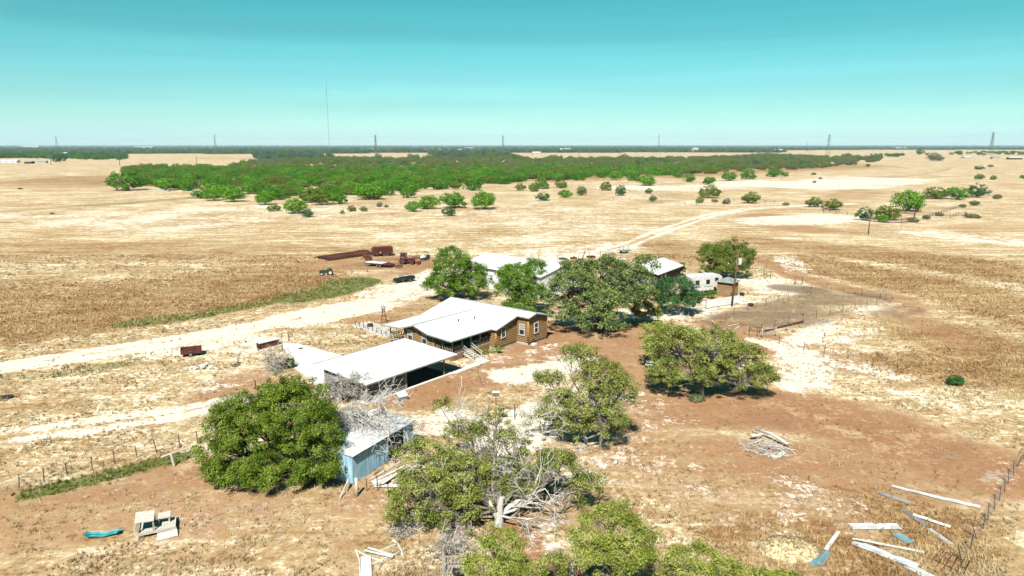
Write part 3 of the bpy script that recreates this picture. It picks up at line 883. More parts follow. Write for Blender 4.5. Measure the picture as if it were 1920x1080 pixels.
def half_dead(t, b, rg):
    mb = MB()
    # pale stump and the big bare limbs reaching over to the open ground
    limb = lambda tgt, L, r, dep, sp=0.75: dead_tree(mb, (0, 0, 0.9), np.array(at(*tgt) - b) - np.array([0, 0, 0.9]), L, r, dep, rg, sp, 6, 0.42, -0.03)
    mb.tube([(0, 0, -0.1), (0.05, 0, 0.8), (0.1, 0.05, 1.6), (0.25, 0.1, 2.4)], [0.42, 0.33, 0.28, 0.2], 9)
    mb.tube([(0, 0, 0.6), (-0.5, -0.1, 1.5), (-0.75, 0.1, 2.1)], [0.28, 0.22, 0.17], 8)
    for (px, py, dy), L, r in (((1060, 915, 2), 4.6, 0.13), ((1105, 940, 0.5), 5.4, 0.13), ((1000, 880, 3), 4.5, 0.12), ((900, 800, 5), 6.5, 0.12), ((955, 850, 4), 5.5, 0.11), ((860, 870, 3), 4.5, 0.10), ((1030, 925, 0), 4.2, 0.10)):
        limb((px, py, b.y + dy), L, r, 3)
    mb.build('dead_branches', 'dead_wood', t)
    tw = MB()
    for i in range(34):
        px, py = rg.uniform(830, 1090), rg.uniform(770, 930)
        p = at(px, py, b.y + rg.uniform(1, 6)) - b
        dead_tree(tw, p, np.append(rg.normal(size=2), 0.5), 1.5, 0.045, 2, rg, 0.8, 3, 0.3)
    tag(tw.build('dead_twigs', 'dead_twig', t), kind='stuff')
near_tree('broad half dead tree with pale bare limbs and a split grey stump among green sprays', 'tree', (935, 985),
          [(812, 920, 0.5, 84, 60), (795, 862, 3, 58, 40), (765, 955, -0.5, 42, 36), (850, 975, -1, 52, 32), (885, 880, 3, 52, 44), (870, 815, 5, 46, 32), (930, 795, 6, 36, 30), (1000, 870, 4, 60, 30), (1050, 880, 3, 42, 40), (1105, 910, 2, 34, 28), (950, 840, 5, 40, 34), (826, 762, 9, 20, 15), (905, 930, 1, 50, 34), (985, 900, 2.5, 46, 26), (860, 900, 1, 60, 50)],
          430, 150, 0.62, 0.19, 0.08, 'leaf_olive', 'bark', 12, 0.26, 1.3, 1, 0.6, every=1, extra=half_dead)
near_tree('small yellow-green tree at the foot of the half dead tree, next to the black grill', 'tree', (930, 1105),
          [(932, 1028, 0, 52, 38), (900, 1062, -0.5, 34, 34), (968, 1062, -0.5, 28, 34), (930, 1070, -1, 50, 34)],
          95, 150, 0.52, 0.15, 0.06, 'leaf_lime', 'bark', 13, 0.14, 0.9, 1, 0.4)
near_tree('yellow-green tree cut by the bottom edge, over the pale curved log', 'tree', (1150, 1115),
          [(1140, 985, 0.5, 62, 48), (1185, 1015, 0, 45, 46), (1090, 1022, -0.5, 36, 38), (1150, 1045, -1, 70, 36), (1205, 1050, -1, 30, 34)],
          165, 150, 0.56, 0.15, 0.06, 'leaf_lime', 'bark', 14, 0.18, 1.2, 1, 0.5)
near_tree('bright green bush cut by the bottom edge, in front of the pile of loose straw', 'bush', (1320, 1125),
          [(1305, 1058, 0, 58, 38), (1370, 1078, 0, 40, 28), (1260, 1078, 0, 28, 24)],
          90, 150, 0.54, 0.15, 0.06, 'leaf_lime', 'bark', 15, 0.12, 0.6, 3, 0.3, name='bush')
near_tree('thin olive sapling between the two yellow-green trees at the bottom edge', 'tree', (1040, 1105),
          [(1040, 1058, 0, 34, 26), (1010, 1075, 0, 24, 20)], 44, 90, 0.45, 0.16, 0.07, 'leaf_olive', 'bark', 16, 0.08, 0.6, 1, 0.3)
near_tree('small bright bush poking in at the bottom edge beside the teal roofing sheets', 'bush', (1440, 1130),
          [(1440, 1088, 0, 34, 22), (1480, 1090, 0, 24, 18)], 44, 120, 0.45, 0.17, 0.08, 'leaf_lime', 'bark', 17, 0.08, 0.5, 3, 0.3, name='bush')
near_tree('loose open olive tree with a leaning crown in the middle of the dirt yard', 'tree', (1128, 842),
          [(1080, 668, 4, 36, 28), (1032, 712, 3, 30, 20), (1125, 705, 2, 52, 34), (1160, 735, 1, 34, 38), (1095, 752, 1, 56, 36), (1020, 795, 2, 42, 30), (1140, 790, 0, 42, 34), (1075, 800, 0.5, 40, 30), (1128, 828, -0.8, 26, 14), (1050, 760, 2, 36, 28)],
          380, 130, 0.62, 0.19, 0.08, 'leaf_olive', 'bark', 18, 0.26, 1.8, 1, 1.7, flat=0.75)
near_tree('wide spreading oak with grey trunks and one low arm over the dirt', 'tree', (1315, 748),
          [(1272, 655, 2, 62, 46), (1330, 655, 1, 62, 46), (1385, 676, 0.5, 50, 34), (1425, 700, 0, 30, 20), (1452, 712, -0.5, 16, 12), (1248, 700, 1, 32, 32), (1300, 705, 0, 52, 32), (1350, 705, -0.5, 40, 30), (1408, 722, -1.0, 24, 14)],
          420, 130, 0.66, 0.21, 0.10, 'leaf_olive', 'bark', 19, 0.34, 2.0, 1, 2.0, flat=0.75)
near_tree('young lime green tree tucked behind the wide spreading oak', 'tree', (1240, 690),
          [(1238, 628, 0, 36, 30), (1275, 630, 0.5, 24, 22), (1225, 650, -0.5, 24, 26)], 120, 130, 0.6, 0.21, 0.10, 'leaf_lime', 'bark', 20, 0.16, 1.2, 1, 1.0)
near_tree('rounded green tree behind the log house roof, beside the yard lamp pole', 'tree', (850, 562),
          [(848, 505, 0, 40, 34), (828, 533, -0.5, 36, 24), (880, 530, 0, 34, 26), (893, 510, 1, 22, 20), (845, 476, 1, 24, 16), (855, 545, -1, 40, 16)],
          420, 95, 0.8, 0.28, 0.14, 'leaf_green', 'bark_dark', 21, 0.25, 1.5, 1, 0.8, every=2)
near_tree('green tree in front of the long white metal barn', 'tree', (985, 594),
          [(968, 522, 0, 38, 30), (1002, 505, 1, 24, 22), (948, 545, -0.5, 24, 24), (1000, 555, -0.5, 32, 24), (975, 572, -1.5, 34, 16)],
          330, 95, 0.8, 0.28, 0.14, 'leaf_green', 'bark', 22, 0.2, 1.5, 1, 0.8, every=2)
near_tree('very wide old live oak casting the largest black shade, between log house and camper', 'tree', (1125, 622),
          [(1075, 540, 0, 48, 36), (1130, 515, 3, 56, 36), (1185, 525, 2, 40, 34), (1055, 580, -0.5, 36, 28), (1110, 565, 0, 58, 36), (1165, 565, 0, 46, 32), (1125, 602, -3, 48, 22), (1212, 492, 3, 24, 16), (1205, 555, 1, 26, 26), (1090, 505, 3, 36, 20)],
          620, 90, 0.9, 0.30, 0.17, 'leaf_oak', 'bark_dark', 23, 0.42, 1.9, 1, 1.2, every=2, flat=0.65)
near_tree('small drooping yellowish tree between the great oak and the dark bush', 'tree', (1212, 606),
          [(1208, 576, 0, 24, 15), (1226, 590, -0.3, 14, 12), (1195, 590, 0, 12, 11)], 60, 80, 0.6, 0.28, 0.13, 'leaf_lime', 'bark', 24, 0.12, 1.2, 1, 0.8)
near_tree('dark green open bush in front of the white camper', 'bush', (1272, 590),
          [(1268, 540, 0, 36, 24), (1245, 552, 0, 22, 22), (1298, 560, -0.3, 22, 18), (1270, 566, -0.5, 40, 16)],
          270, 80, 0.7, 0.27, 0.13, 'leaf_dark', 'dead_twig', 25, 0.12, 0.6, 4, 0.4, name='bush')
near_tree('dense squarish dark olive tree behind the brown wooden shed', 'tree', (1358, 522),
          [(1332, 484, 0, 27, 30), (1362, 478, 0.5, 26, 30), (1390, 484, 0, 25, 32), (1350, 505, -0.6, 34, 16), (1385, 506, -0.4, 24, 14)],
          300, 90, 0.85, 0.32, 0.16, 'leaf_scrub_olive', 'bark_dark', 26, 0.25, 1.0, 3, 0.3, every=3)
near_tree('small green bush beside the white panel fence', 'bush', (1332, 560),
          [(1332, 551, 0, 11, 7)], 20, 70, 0.45, 0.24, 0.12, 'leaf_vivid', 'bark', 27, 0.06, 0.3, 3, 0.2, name='bush')
near_tree('narrow upright cypress beside the white roofed cottage', 'tree', (1280, 517),
          [(1280, 504, 0, 3.6, 13)], 26, 90, 0.35, 0.22, 0.1, 'leaf_scrub_olive', 'bark_dark', 28, 0.08, 0.5, 1, 0.2)
near_tree('green bush behind the bare grey shrub at the concrete apron', 'bush', (540, 690),
          [(541, 681, 0, 10, 10)], 26, 80, 0.4, 0.2, 0.1, 'leaf_vivid', 'bark', 29, 0.06, 0.3, 3, 0.15, name='bush')
near_tree('low spiky green bush in the brown grass beyond the dirt yard', 'bush', (1790, 722),
          [(1790, 714, 0, 17, 7)], 34, 60, 0.4, 0.36, 0.06, 'leaf_dark', 'bark_dark', 30, 0.05, 0.2, 3, 0.1, name='bush')
near_tree('patch of green shrubs at the foot of the porch steps', 'bush', (918, 663),
          [(905, 664, 0, 13, 4), (930, 655, 0, 9, 4)], 30, 60, 0.4, 0.2, 0.1, 'leaf_olive', 'bark', 31, 0.04, 0.15, 3, 0.05, name='bush')
near_tree('grey-green prickly clump at the foot of the spreading oak', 'bush', (1300, 752),
          [(1306, 748, 0, 15, 6)], 24, 50, 0.35, 0.2, 0.12, 'leaf_grey', 'bark', 32, 0.04, 0.15, 3, 0.05, name='bush')

# -- bare wood
def dead_thing(name, label, cat, base_px, seed, grow, material='dead_twig', part='branches'):
    rg = np.random.default_rng(seed)
    b = gp(*base_px)
    t = thing(name, label, cat, b)
    tr = MB()
    br = MB()
    grow(tr, br, b, rg)
    if tr.v:
        tr.build('trunk', material, t)
    br.build(part, material, t)
    return t
def over_garage(tr, br, b, rg):
    tr.tube([(0, 0, -0.1), (0.1, 0.1, 1.2), (0.05, 0.3, 2.4)], [0.16, 0.13, 0.1], 7)
    for i in range(60):
        tgt = at(rg.uniform(606, 695), rg.uniform(708, 748), b.y + rg.uniform(-0.8, 1.5)) - b
        s = np.array([rg.normal() * 0.2, 0.2, rg.uniform(1.2, 2.6)])
        dead_tree(br, s, np.array(tgt) - s, np.linalg.norm(np.array(tgt) - s) * 0.74, 0.075, 3, rg, 0.8, 4, 0.35)
dead_thing('dead_tree', 'tangle of bare grey branches against the end wall of the garage', 'tree', (640, 752), 41, over_garage)
def over_shed(tr, br, b, rg):
    tr.tube([(0, 0, -0.1), (0.2, -0.1, 1.6), (0.9, -0.3, 3.2), (1.9, -0.6, 4.0)], [0.22, 0.18, 0.14, 0.1], 7)
    for i in range(74):
        tgt = at(rg.uniform(640, 752), rg.uniform(764, 880), b.y + rg.uniform(-3.5, 2.0)) - b
        s = np.array([rg.uniform(0.2, 1.9), -0.4, rg.uniform(2.6, 4.0)])
        dead_tree(br, s, np.array(tgt) - s, np.linalg.norm(np.array(tgt) - s) * 0.74, 0.075, 3, rg, 0.75, 4, 0.35, 0.04)
dead_thing('dead_tree', 'pale dead branches fallen across the roof of the blue tin shed', 'tree', (632, 838), 42, over_shed, 'dead_wood')
def bare_shrub(tr, br, b, rg):
    for i in range(16):
        a = rg.uniform(0, 2 * PI)
        dead_tree(br, (rg.normal() * 0.2, rg.normal() * 0.2, 0), (math.cos(a) * 0.6, math.sin(a) * 0.6, 1.0), rg.uniform(1.4, 2.1), 0.05, 3, rg, 0.6, 4, 0.3)
dead_thing('bare_shrub', 'leafless grey shrub at the corner of the concrete apron', 'shrub', (520, 695), 43, bare_shrub)
def brush(tr, br, b, rg):
    for i in range(26):
        a = rg.uniform(0, 2 * PI)
        dead_tree(br, (rg.normal() * 0.5, rg.normal() * 0.4, 0.1), (math.cos(a), math.sin(a), 0.45), rg.uniform(0.9, 1.5), 0.03, 2, rg, 0.6, 4, 0.3)
dead_thing('brush_pile', 'heap of brown brushwood behind the black grill', 'brush', (848, 1028), 44, brush)
def brush2(tr, br, b, rg):
    for i in range(18):
        a = rg.uniform(0, 2 * PI)
        dead_tree(br, (rg.normal() * 0.7, rg.normal() * 0.3, 0.05), (math.cos(a), math.sin(a), 0.35), rg.uniform(0.6, 1.1), 0.03, 2, rg, 0.6, 4, 0.3)
dead_thing('brush_pile', 'small heap of twigs under the green edge of the half dead tree', 'brush', (770, 998), 45, brush2)
def hanging(tr, br, b, rg):
    for i in range(10):
        dead_tree(br, (rg.normal() * 0.4, rg.normal() * 0.4, 0.05), (rg.normal(), rg.normal(), 0.7), rg.uniform(0.7, 1.2), 0.035, 2, rg, 0.7, 4, 0.3)
dead_thing('brush_pile', 'bleached twigs lying under the green tree at the shed corner', 'brush', (650, 893), 46, hanging, 'dead_wood')

# -- the scrub beyond the farm: four kinds of crown shared by many bushes
SCRUB = []
def scrub_proto(material, seed, tall, wide, n_cl, per, ln, stems=4):
    rg = np.random.default_rng(seed)
    lobes = [((0, 0, tall * 0.58), (wide * 0.40, wide * 0.38, tall * 0.40))]
    for i in range(7):
        a = 2 * PI * i / 7 + rg.normal() * 0.3
        q = wide * 0.27 * (0.7 + 0.5 * rg.random())
        lobes.append(((math.cos(a) * q, math.sin(a) * q, tall * (0.24 + 0.32 * rg.random())), (wide * 0.24, wide * 0.24, tall * 0.26)))
    me, C, own = crown_mesh('crown', lobes, n_cl, per, wide * 0.10, ln, ln * 0.55, rg, material, tall * 0.03, up=0.5, skirt=True)
    mb = MB()
    limbs(mb, (0, 0, 0), lobes, C, own, rg, 0.12, 0.5, stems=stems, every=4, n=4)
    return me, mb.mesh('trunk', 'bark_dark')
for i, (mt, tall, wide) in enumerate((('leaf_scrub', 0.68, 1.0), ('leaf_scrub_olive', 0.66, 1.0), ('leaf_bush', 0.62, 1.0), ('leaf_grey', 0.62, 1.0), ('leaf_dark', 0.78, 1.0))):
    row = []
    for v in range(2):
        # built 8 m wide and scaled to the bush
        row.append(scrub_proto(mt, 60 + i * 7 + v, tall * 8, 8.0, 150, 26, 0.42))
    SCRUB.append(row)
KINDNAME = ['bushy green mesquite', 'olive brown mesquite', 'bright green mesquite', 'grey-green scrub', 'dark green bush']
def scrub(px, py, wpx, kind, label, v=None, hs=1.0, group=None, name='mesquite_bush', cat='bush'):
    b = gp(px, py)
    wd = wpx * mpp(b.y)
    k = wd / 8.0
    me, tr = SCRUB[kind][(int(px) if v is None else v) % 2]
    t = thing(name, label, cat, b, (px * 1.7) % 6.28, group)
    t.scale = (k, k, k * hs)
    obj('crown', me, t)
    obj('trunk', tr, t)
    return t
LIST = [
 (237, 357, 68, 0, 'widest bright green bush, standing out at the left tip of the thicket', 0.75),
 (311, 357, 40, 2, 'bright green bush next after the widest one along the thicket front', 0.8),
 (352, 358, 26, 0, 'small bush behind the pale stones on the thicket front', 0.8),
 (375, 372, 28, 0, 'dark bush first of the three close together on the thicket front', 0.8),
 (401, 376, 38, 2, 'bright bush second of the three close together on the thicket front', 0.8),
 (439, 378, 44, 2, 'bright bush third of the three close together on the thicket front', 0.8),
 (497, 384, 37, 2, 'bright ball-shaped bush on the thicket front beyond the pipe stack', 1.0),
 (513, 396, 26, 1, 'low olive bush before the bright ball-shaped one', 0.7),
 (552, 400, 44, 2, 'open bright bush set forward of the thicket in dry grass', 0.95),
 (576, 407, 27, 4, 'small dark bush with brown grass at its foot, nearest of its row', 0.75),
 (603, 384, 46, 1, 'wide olive bush behind the forward bright one', 0.85),
 (637, 382, 32, 0, 'green bush beside the wide olive one', 0.9),
 (642, 401, 9, 3, 'spindly tiny shrub in the open grass', 1.2),
 (660, 396, 19, 1, 'small olive shrub in the open before the thicket', 0.8),
 (682, 396, 17, 1, 'small olive shrub next to brown earth in the open', 0.8),
 (712, 388, 13, 3, 'tiny grey-green shrub in the open grass', 1.0),
 (725, 389, 9, 4, 'tiniest dark shrub beside the grey-green one', 0.8),
 (692, 374, 58, 2, 'long low bright bush of the thicket edge', 0.75),
 (765, 371, 32, 0, 'green bush behind the pair before the thicket', 1.0),
 (774, 397, 31, 2, 'round bright bush, first of the row of four in the open', 0.95),
 (804, 392, 44, 2, 'broad bright bush, second of the row of four in the open', 0.85),
 (851, 390, 50, 0, 'broad darker bush, third of the row of four in the open', 0.85),
 (841, 405, 27, 4, 'round dark shrub set before the third bush of the row', 0.85),
 (907, 392, 50, 2, 'large bright bush, last of the row of four in the open', 0.95),
 (886, 357, 39, 0, 'dense green bush behind the row of four', 0.8),
 (855, 355, 22, 1, 'olive bush beside the dense green one', 0.9),
 (975, 357, 22, 1, 'small olive bush at the gap in the thicket', 0.8),
 (1000, 359, 22, 1, 'olive bush with bare stems at the thicket gap', 0.9),
 (1014, 354, 32, 0, 'green bush over brown brush at the thicket gap', 0.85),
 (1018, 376, 28, 4, 'low dark bush alone at the edge of the pale pasture', 0.65),
 (1052, 353, 24, 1, 'thin olive bush beyond the pale pasture', 0.9),
 (1060, 370, 28, 2, 'loose bright bush alone in the pale pasture', 0.75),
 (1091, 366, 21, 4, 'compact dark round bush alone in the pale pasture', 0.95),
 (1163, 367, 23, 4, 'compact dark bush by the fence line in the pale pasture', 1.0),
 (1047, 339, 24, 2, 'bright bush deep in the thicket gap', 0.8),
 (1084, 338, 30, 0, 'green bush on the far side of the thicket gap', 0.75),
 (1136, 357, 26, 1, 'open olive bush on thin stems beyond the dark round one', 0.9),
 (1155, 338, 27, 2, 'bright bush behind the open olive one', 0.85),
 (1190, 339, 30, 0, 'green bush touching the large one above the fence line', 0.8),
 (1212, 348, 38, 2, 'large bright bush above the fence line', 0.75),
 (1217, 363, 16, 1, 'small pale olive bush between fence lines', 0.9),
 (1224, 378, 16, 4, 'small dark bush on the nearer fence line', 0.9),
 (1272, 333, 24, 0, 'green bush on the back of the sandy flat', 0.7),
 (1292, 341, 24, 0, 'green bush on the front of the sandy flat', 0.8),
 (1329, 346, 25, 0, 'round green bush at the middle of the sandy flat', 0.85),
 (1329, 371, 42, 1, 'wide yellowish open bush inside the fence corner', 0.75),
 (1312, 381, 18, 1, 'small olive bush on the fence beside the wide yellowish one', 0.8),
 (1340, 379, 13, 1, 'tiny olive bush on the fence past the wide yellowish one', 0.7),
 (1362, 383, 16, 3, 'thorny grey shrub on the fence line', 1.0),
 (1409, 381, 36, 1, 'olive domed bush at the end of the fence line', 0.8),
 (1367, 339, 28, 0, 'green flat topped bush on the sandy flat', 0.85),
 (1404, 336, 31, 0, 'green bush at the far end of the sandy flat', 0.85),
 (1451, 332, 30, 0, 'green bush at the corner of the woodland and the white sand', 0.7),
 (1471, 331, 16, 0, 'small green bush touching the corner bush by the white sand', 0.8),
 (1525, 328, 10, 3, 'tiny grey shrub behind the white sand', 0.7),
 (1538, 336, 7, 4, 'tiny dark shrub on the white sand', 0.7),
 (1527, 343, 8, 4, 'tiny dark shrub before the white sand', 0.7),
 (1527, 388, 31, 1, 'olive domed bush with a brown shade spot, outside the corral', 0.8),
 (1561, 393, 37, 1, 'olive domed bush over a dark hole, outside the corral', 0.75),
 (1620, 413, 33, 4, 'dark bush at the corner of the wooden corral', 0.9),
 (1662, 412, 50, 1, 'wide olive bush over the corral panels', 0.75),
 (1657, 417, 24, 2, 'small bright bush growing through the corral panels', 0.8),
 (1700, 396, 56, 2, 'tallest bright green tree inside the corral', 1.05),
 (1712, 417, 20, 3, 'grey-green shrub at the corral gate', 0.7),
 (1737, 411, 15, 3, 'grey-green shrub on the corral fence past the gate', 0.8),
 (1760, 405, 17, 3, 'pale prickly clump on the corral fence', 0.6),
 (1732, 373, 15, 3, 'small grey shrub behind the tall corral tree', 0.7),
 (1754, 373, 42, 1, 'olive bush first of the group behind the corral', 0.75),
 (1793, 374, 42, 0, 'green bush in the middle of the group behind the corral', 0.8),
 (1832, 370, 38, 4, 'dark round tree last of the group behind the corral', 0.8),
 (1805, 389, 14, 3, 'pale prickly clump at the end of the corral fence', 0.7),
 (1827, 385, 22, 3, 'low grey-green scrub beyond the corral fence', 0.6),
 (1869, 373, 17, 3, 'lone grey-green shrub past the corral group', 0.8),
 (1822, 408, 30, 3, 'sprawling prickly scrub along the fence below the corral', 0.35),
 (1474, 385, 14, 3, 'grey clump by the posts before the corral', 0.6),
 (1627, 313, 10, 4, 'tiny dark bush on the far pasture beyond the white sand', 0.7),
 (1752, 302, 27, 3, 'big grey half bare tree before the distant ranch', 0.8),
 (1836, 318, 18, 4, 'low dark bush on the far pasture, the upper of two', 0.5),
 (1857, 313, 11, 3, 'small grey bush on the far pasture near the distant ranch', 0.6),
 (1836, 336, 20, 1, 'olive bush on the far pasture, the lower of two', 0.7),
 (1862, 337, 13, 1, 'small tan bush beside the lower olive one on the far pasture', 0.9),
 (1919, 335, 13, 0, 'green bush on the far pasture cut by the frame edge', 0.8),
 (1725, 290, 16, 4, 'dark lone tree on the far pasture ridge', 0.8),
 (1738, 291, 8, 4, 'small dark tree beside the lone one on the far ridge', 0.7),
 (1587, 294, 20, 4, 'long low dark clump on the far pale field', 0.4),
 (112, 304, 26, 4, 'dark tree by the utility pole of the distant left-hand farmstead', 0.8),
 (98, 402, 9, 4, 'tiny dark weed clump in the hay field', 0.5),
 (38, 355, 9, 3, 'tiny grey weed clump far out in the hay field', 0.5),
 (1242, 497, 20, 1, 'olive shrub beside the cottage roof', 0.8),
]
for px, py, wpx, kind, lab, hs in LIST:
    scrub(px, py, wpx, kind, lab, hs=hs * 1.15, group='single bushes on the pasture')

# the woodland itself: one mass, thousands of crowns
def woodland(name, label, kinds, poly_px, n, size, seed, holes=(), squash=0.9):
    rg = np.random.default_rng(seed)
    poly = [tuple(gp(x, y)[:2]) for x, y in poly_px]
    A = np.array(poly)
    lo, hi = A.min(0), A.max(0)
    P = lo + (hi - lo) * rg.random((n * 6, 2))
    P = P[inside(P, poly)]
    for h in holes:
        P = P[~inside(P, [tuple(gp(x, y)[:2]) for x, y in h])]
    P = P[(vnoise(P, 1 / 40.0, seed) > 0.25) & (vnoise(P, 1 / 14.0, seed + 9) > 0.2)][:n]
    k = len(P)
    me = bpy.data.meshes.new(name)
    me.vertices.add(k)
    me.vertices.foreach_set('co', np.column_stack([P, np.zeros(k)]).astype(np.float32).ravel())
    sc = (size[0] + (size[1] - size[0]) * rg.random(k) ** 1.5) / 8.0
    zone = vnoise(P, 1 / 55.0, seed + 1) * 0.4 + rg.random(k) * 0.6
    kinds_at = np.clip((zone * len(kinds)).astype(int), 0, len(kinds) - 1)
    for an, tp, val in (('sc', 'FLOAT', sc), ('rz', 'FLOAT', rg.random(k) * 6.28), ('kd', 'INT', kinds_at)):
        a = me.attributes.new(an, tp, 'POINT')
        a.data.foreach_set('value', np.ascontiguousarray(val, dtype=np.float32 if tp == 'FLOAT' else np.int32))
    o = tag(obj(name, me), label, 'woodland', kind='stuff')
    protos = bpy.data.collections.new(name + '_crowns')
    for i, (kd, vv) in enumerate(kinds):
        po = bpy.data.objects.new('crown_%02d' % i, SCRUB[kd][vv][0])
        protos.objects.link(po)
    ng = bpy.data.node_groups.new(name, 'GeometryNodeTree')
    ng.interface.new_socket('Geometry', in_out='INPUT', socket_type='NodeSocketGeometry')
    ng.interface.new_socket('Geometry', in_out='OUTPUT', socket_type='NodeSocketGeometry')
    N = ng.nodes
    gi, go = N.new('NodeGroupInput'), N.new('NodeGroupOutput')
    ci = N.new('GeometryNodeCollectionInfo')
    ci.inputs['Collection'].default_value = protos
    ci.inputs['Separate Children'].default_value = True
    ip = N.new('GeometryNodeInstanceOnPoints')
    ip.inputs['Pick Instance'].default_value = True
    def attr(nm, tp):
        x = N.new('GeometryNodeInputNamedAttribute')
        x.data_type = tp
        x.inputs['Name'].default_value = nm
        return x.outputs['Attribute']
    cx = N.new('ShaderNodeCombineXYZ')
    L = ng.links.new
    L(attr('rz', 'FLOAT'), cx.inputs['Z'])
    L(gi.outputs[0], ip.inputs['Points'])
    L(ci.outputs[0], ip.inputs['Instance'])
    L(attr('kd', 'INT'), ip.inputs['Instance Index'])
    L(cx.outputs[0], ip.inputs['Rotation'])
    sv = N.new('ShaderNodeCombineXYZ')
    sm = N.new('ShaderNodeMath')
    sm.operation = 'MULTIPLY'
    sm.inputs[1].default_value = squash
    sa = attr('sc', 'FLOAT')
    L(sa, sv.inputs['X'])
    L(sa, sv.inputs['Y'])
    L(sa, sm.inputs[0])
    L(sm.outputs[0], sv.inputs['Z'])
    L(sv.outputs[0], ip.inputs['Scale'])
    L(ip.outputs[0], go.inputs[0])
    md = o.modifiers.new('crowns', 'NODES')
    md.node_group = ng
    return o
G_, O_, V_, Y_, D_ = 0, 1, 2, 3, 4
woodland('mesquite_thicket', 'broad band of green and olive mesquite thicket beyond the pasture', [(O_, 0), (O_, 1), (G_, 0), (O_, 0), (G_, 1), (V_, 0), (G_, 0), (V_, 1)],
         [(228, 330), (262, 350), (330, 357), (400, 366), (470, 374), (560, 381), (640, 378), (740, 364), (820, 356), (900, 348), (1000, 343), (1080, 336), (1180, 333), (1270, 328), (1340, 322), (1350, 312), (1000, 316), (640, 318), (400, 316), (240, 316)],
         1500, (7.5, 14.0), 71, squash=0.85)
woodland('oak_woodland', 'grey olive woodland with bare crowns behind the bright thicket', [(Y_, 0), (O_, 0), (Y_, 1), (O_, 1), (D_, 0)],
         [(420, 317), (640, 322), (900, 322), (1150, 324), (1340, 328), (1420, 322), (1520, 318), (1600, 309), (1650, 302), (1650, 295), (1560, 296), (1440, 290), (1380, 294), (1320, 297), (1000, 299), (900, 296), (800, 300), (640, 297), (560, 300), (470, 303)],
         2600, (7.5, 13.5), 72)
woodland('plain_woods', 'dark woods spread over the plain towards the horizon', [(D_, 0), (O_, 0), (D_, 1), (G_, 0)],
         [(-300, 291), (240, 290), (480, 302), (640, 300), (1000, 300), (1400, 296), (1500, 287), (2200, 280), (2200, 277), (-300, 277)],
         6500, (11, 19), 73, holes=CLEARED[:4])
woodland('tree_belt', 'dark tree belt around the distant left-hand farmstead', [(D_, 0), (G_, 1), (D_, 1)],
         [(-120, 298), (60, 297), (100, 299), (140, 298), (150, 300), (238, 301), (235, 294), (180, 292), (-120, 290)], 330, (11, 20), 74)
woodland('tree_clumps', 'dark tree clumps around the distant right-hand ranch', [(D_, 0), (G_, 1), (D_, 1)],
         [(1770, 293), (1800, 286), (2100, 284), (2100, 291), (1900, 291)], 140, (10, 17), 75)
woodland('ridge_trees', 'dark trees at the end of the woodland on the far pasture', [(D_, 0), (D_, 1), (O_, 0)],
         [(1600, 303), (1655, 300), (1700, 291), (1640, 289)], 60, (8, 13), 76)
woodland('horizon_woods', 'blue-green woods along the horizon', [(D_, 0), (D_, 1)],
         [(-900, 276), (2800, 276), (2800, 273.6), (-900, 273.6)], 4000, (18, 30), 77)
# ------------------------------------------------------------------ buildings
AX = R(51.0)
HG = Vector((-2.39, 99.49, 0))
def st(s, t, z=0.0):
    """a point of the house grid (s along the house, t across it) in world coordinates"""
    return HG + Vector((s * math.cos(AX) - t * math.sin(AX), s * math.sin(AX) + t * math.cos(AX), z))

LOG = {}
def log_mesh(material):
    if material not in LOG:
        b = MB()
        n = 6
        prof = [(-0.02, -0.105), (0.06, -0.10), (0.11, -0.055), (0.125, 0.0), (0.11, 0.055), (0.06, 0.10), (-0.02, 0.105)]
        k = len(prof)
        vs = [(0, -y, z) for y, z in prof] + [(1, -y, z) for y, z in prof]
        fs = [(i, i + k, i + 1 + k, i + 1) for i in range(k - 1)] + [tuple(range(k)), tuple(range(2 * k - 1, k - 1, -1))]
        b.add(vs, [tuple(reversed(f)) for f in fs])
        me = b.mesh('log', material)
        LOG[material] = me
    return LOG[material]
def log_run(parent, a, b, z, material='log'):
    """one log from a to b (local xy), bulging to the right of a->b"""
    a, b = Vector((*a, z)), Vector((*b, z))
    o = obj('log', log_mesh(material), parent)
    o.location = a
    d = b - a
    o.rotation_euler = (0, 0, math.atan2(d.y, d.x))
    o.scale = (d.length, 1, 1)
    return o
def log_wall(parent, a, b, z0, z1, material='log', top=None, pitch=0.27, gaps=()):
    """logs stacked from z0; top(u) gives the roof height at u metres from a; gaps: (u0,u1,z0,z1) openings"""
    a, b = Vector((*a, 0)), Vector((*b, 0))
    L = (b - a).length
    d = (b - a).normalized()
    z = z0 + pitch / 2
    while z + pitch * 0.3 < z1:
        runs = [(0.0, L)]
        if top:
            us = [u for u in np.linspace(0, L, 60) if top(u) > z + pitch * 0.4]
            if not us:
                break
            runs = [(min(us), max(us))]
        for g0, g1, gz0, gz1 in gaps:
            if gz0 - 0.05 < z < gz1 + 0.05:
                new = []
                for r0_, r1_ in runs:
                    if g1 <= r0_ or g0 >= r1_:
                        new.append((r0_, r1_))
                    else:
                        if g0 - r0_ > 0.1:
                            new.append((r0_, g0))
                        if r1_ - g1 > 0.1:
                            new.append((g1, r1_))
                runs = new
        for r0_, r1_ in runs:
            if r1_ - r0_ > 0.15:
                pa, pb = a + d * r0_, a + d * r1_
                log_run(parent, (pa.x, pa.y), (pb.x, pb.y), z, material)
        z += pitch
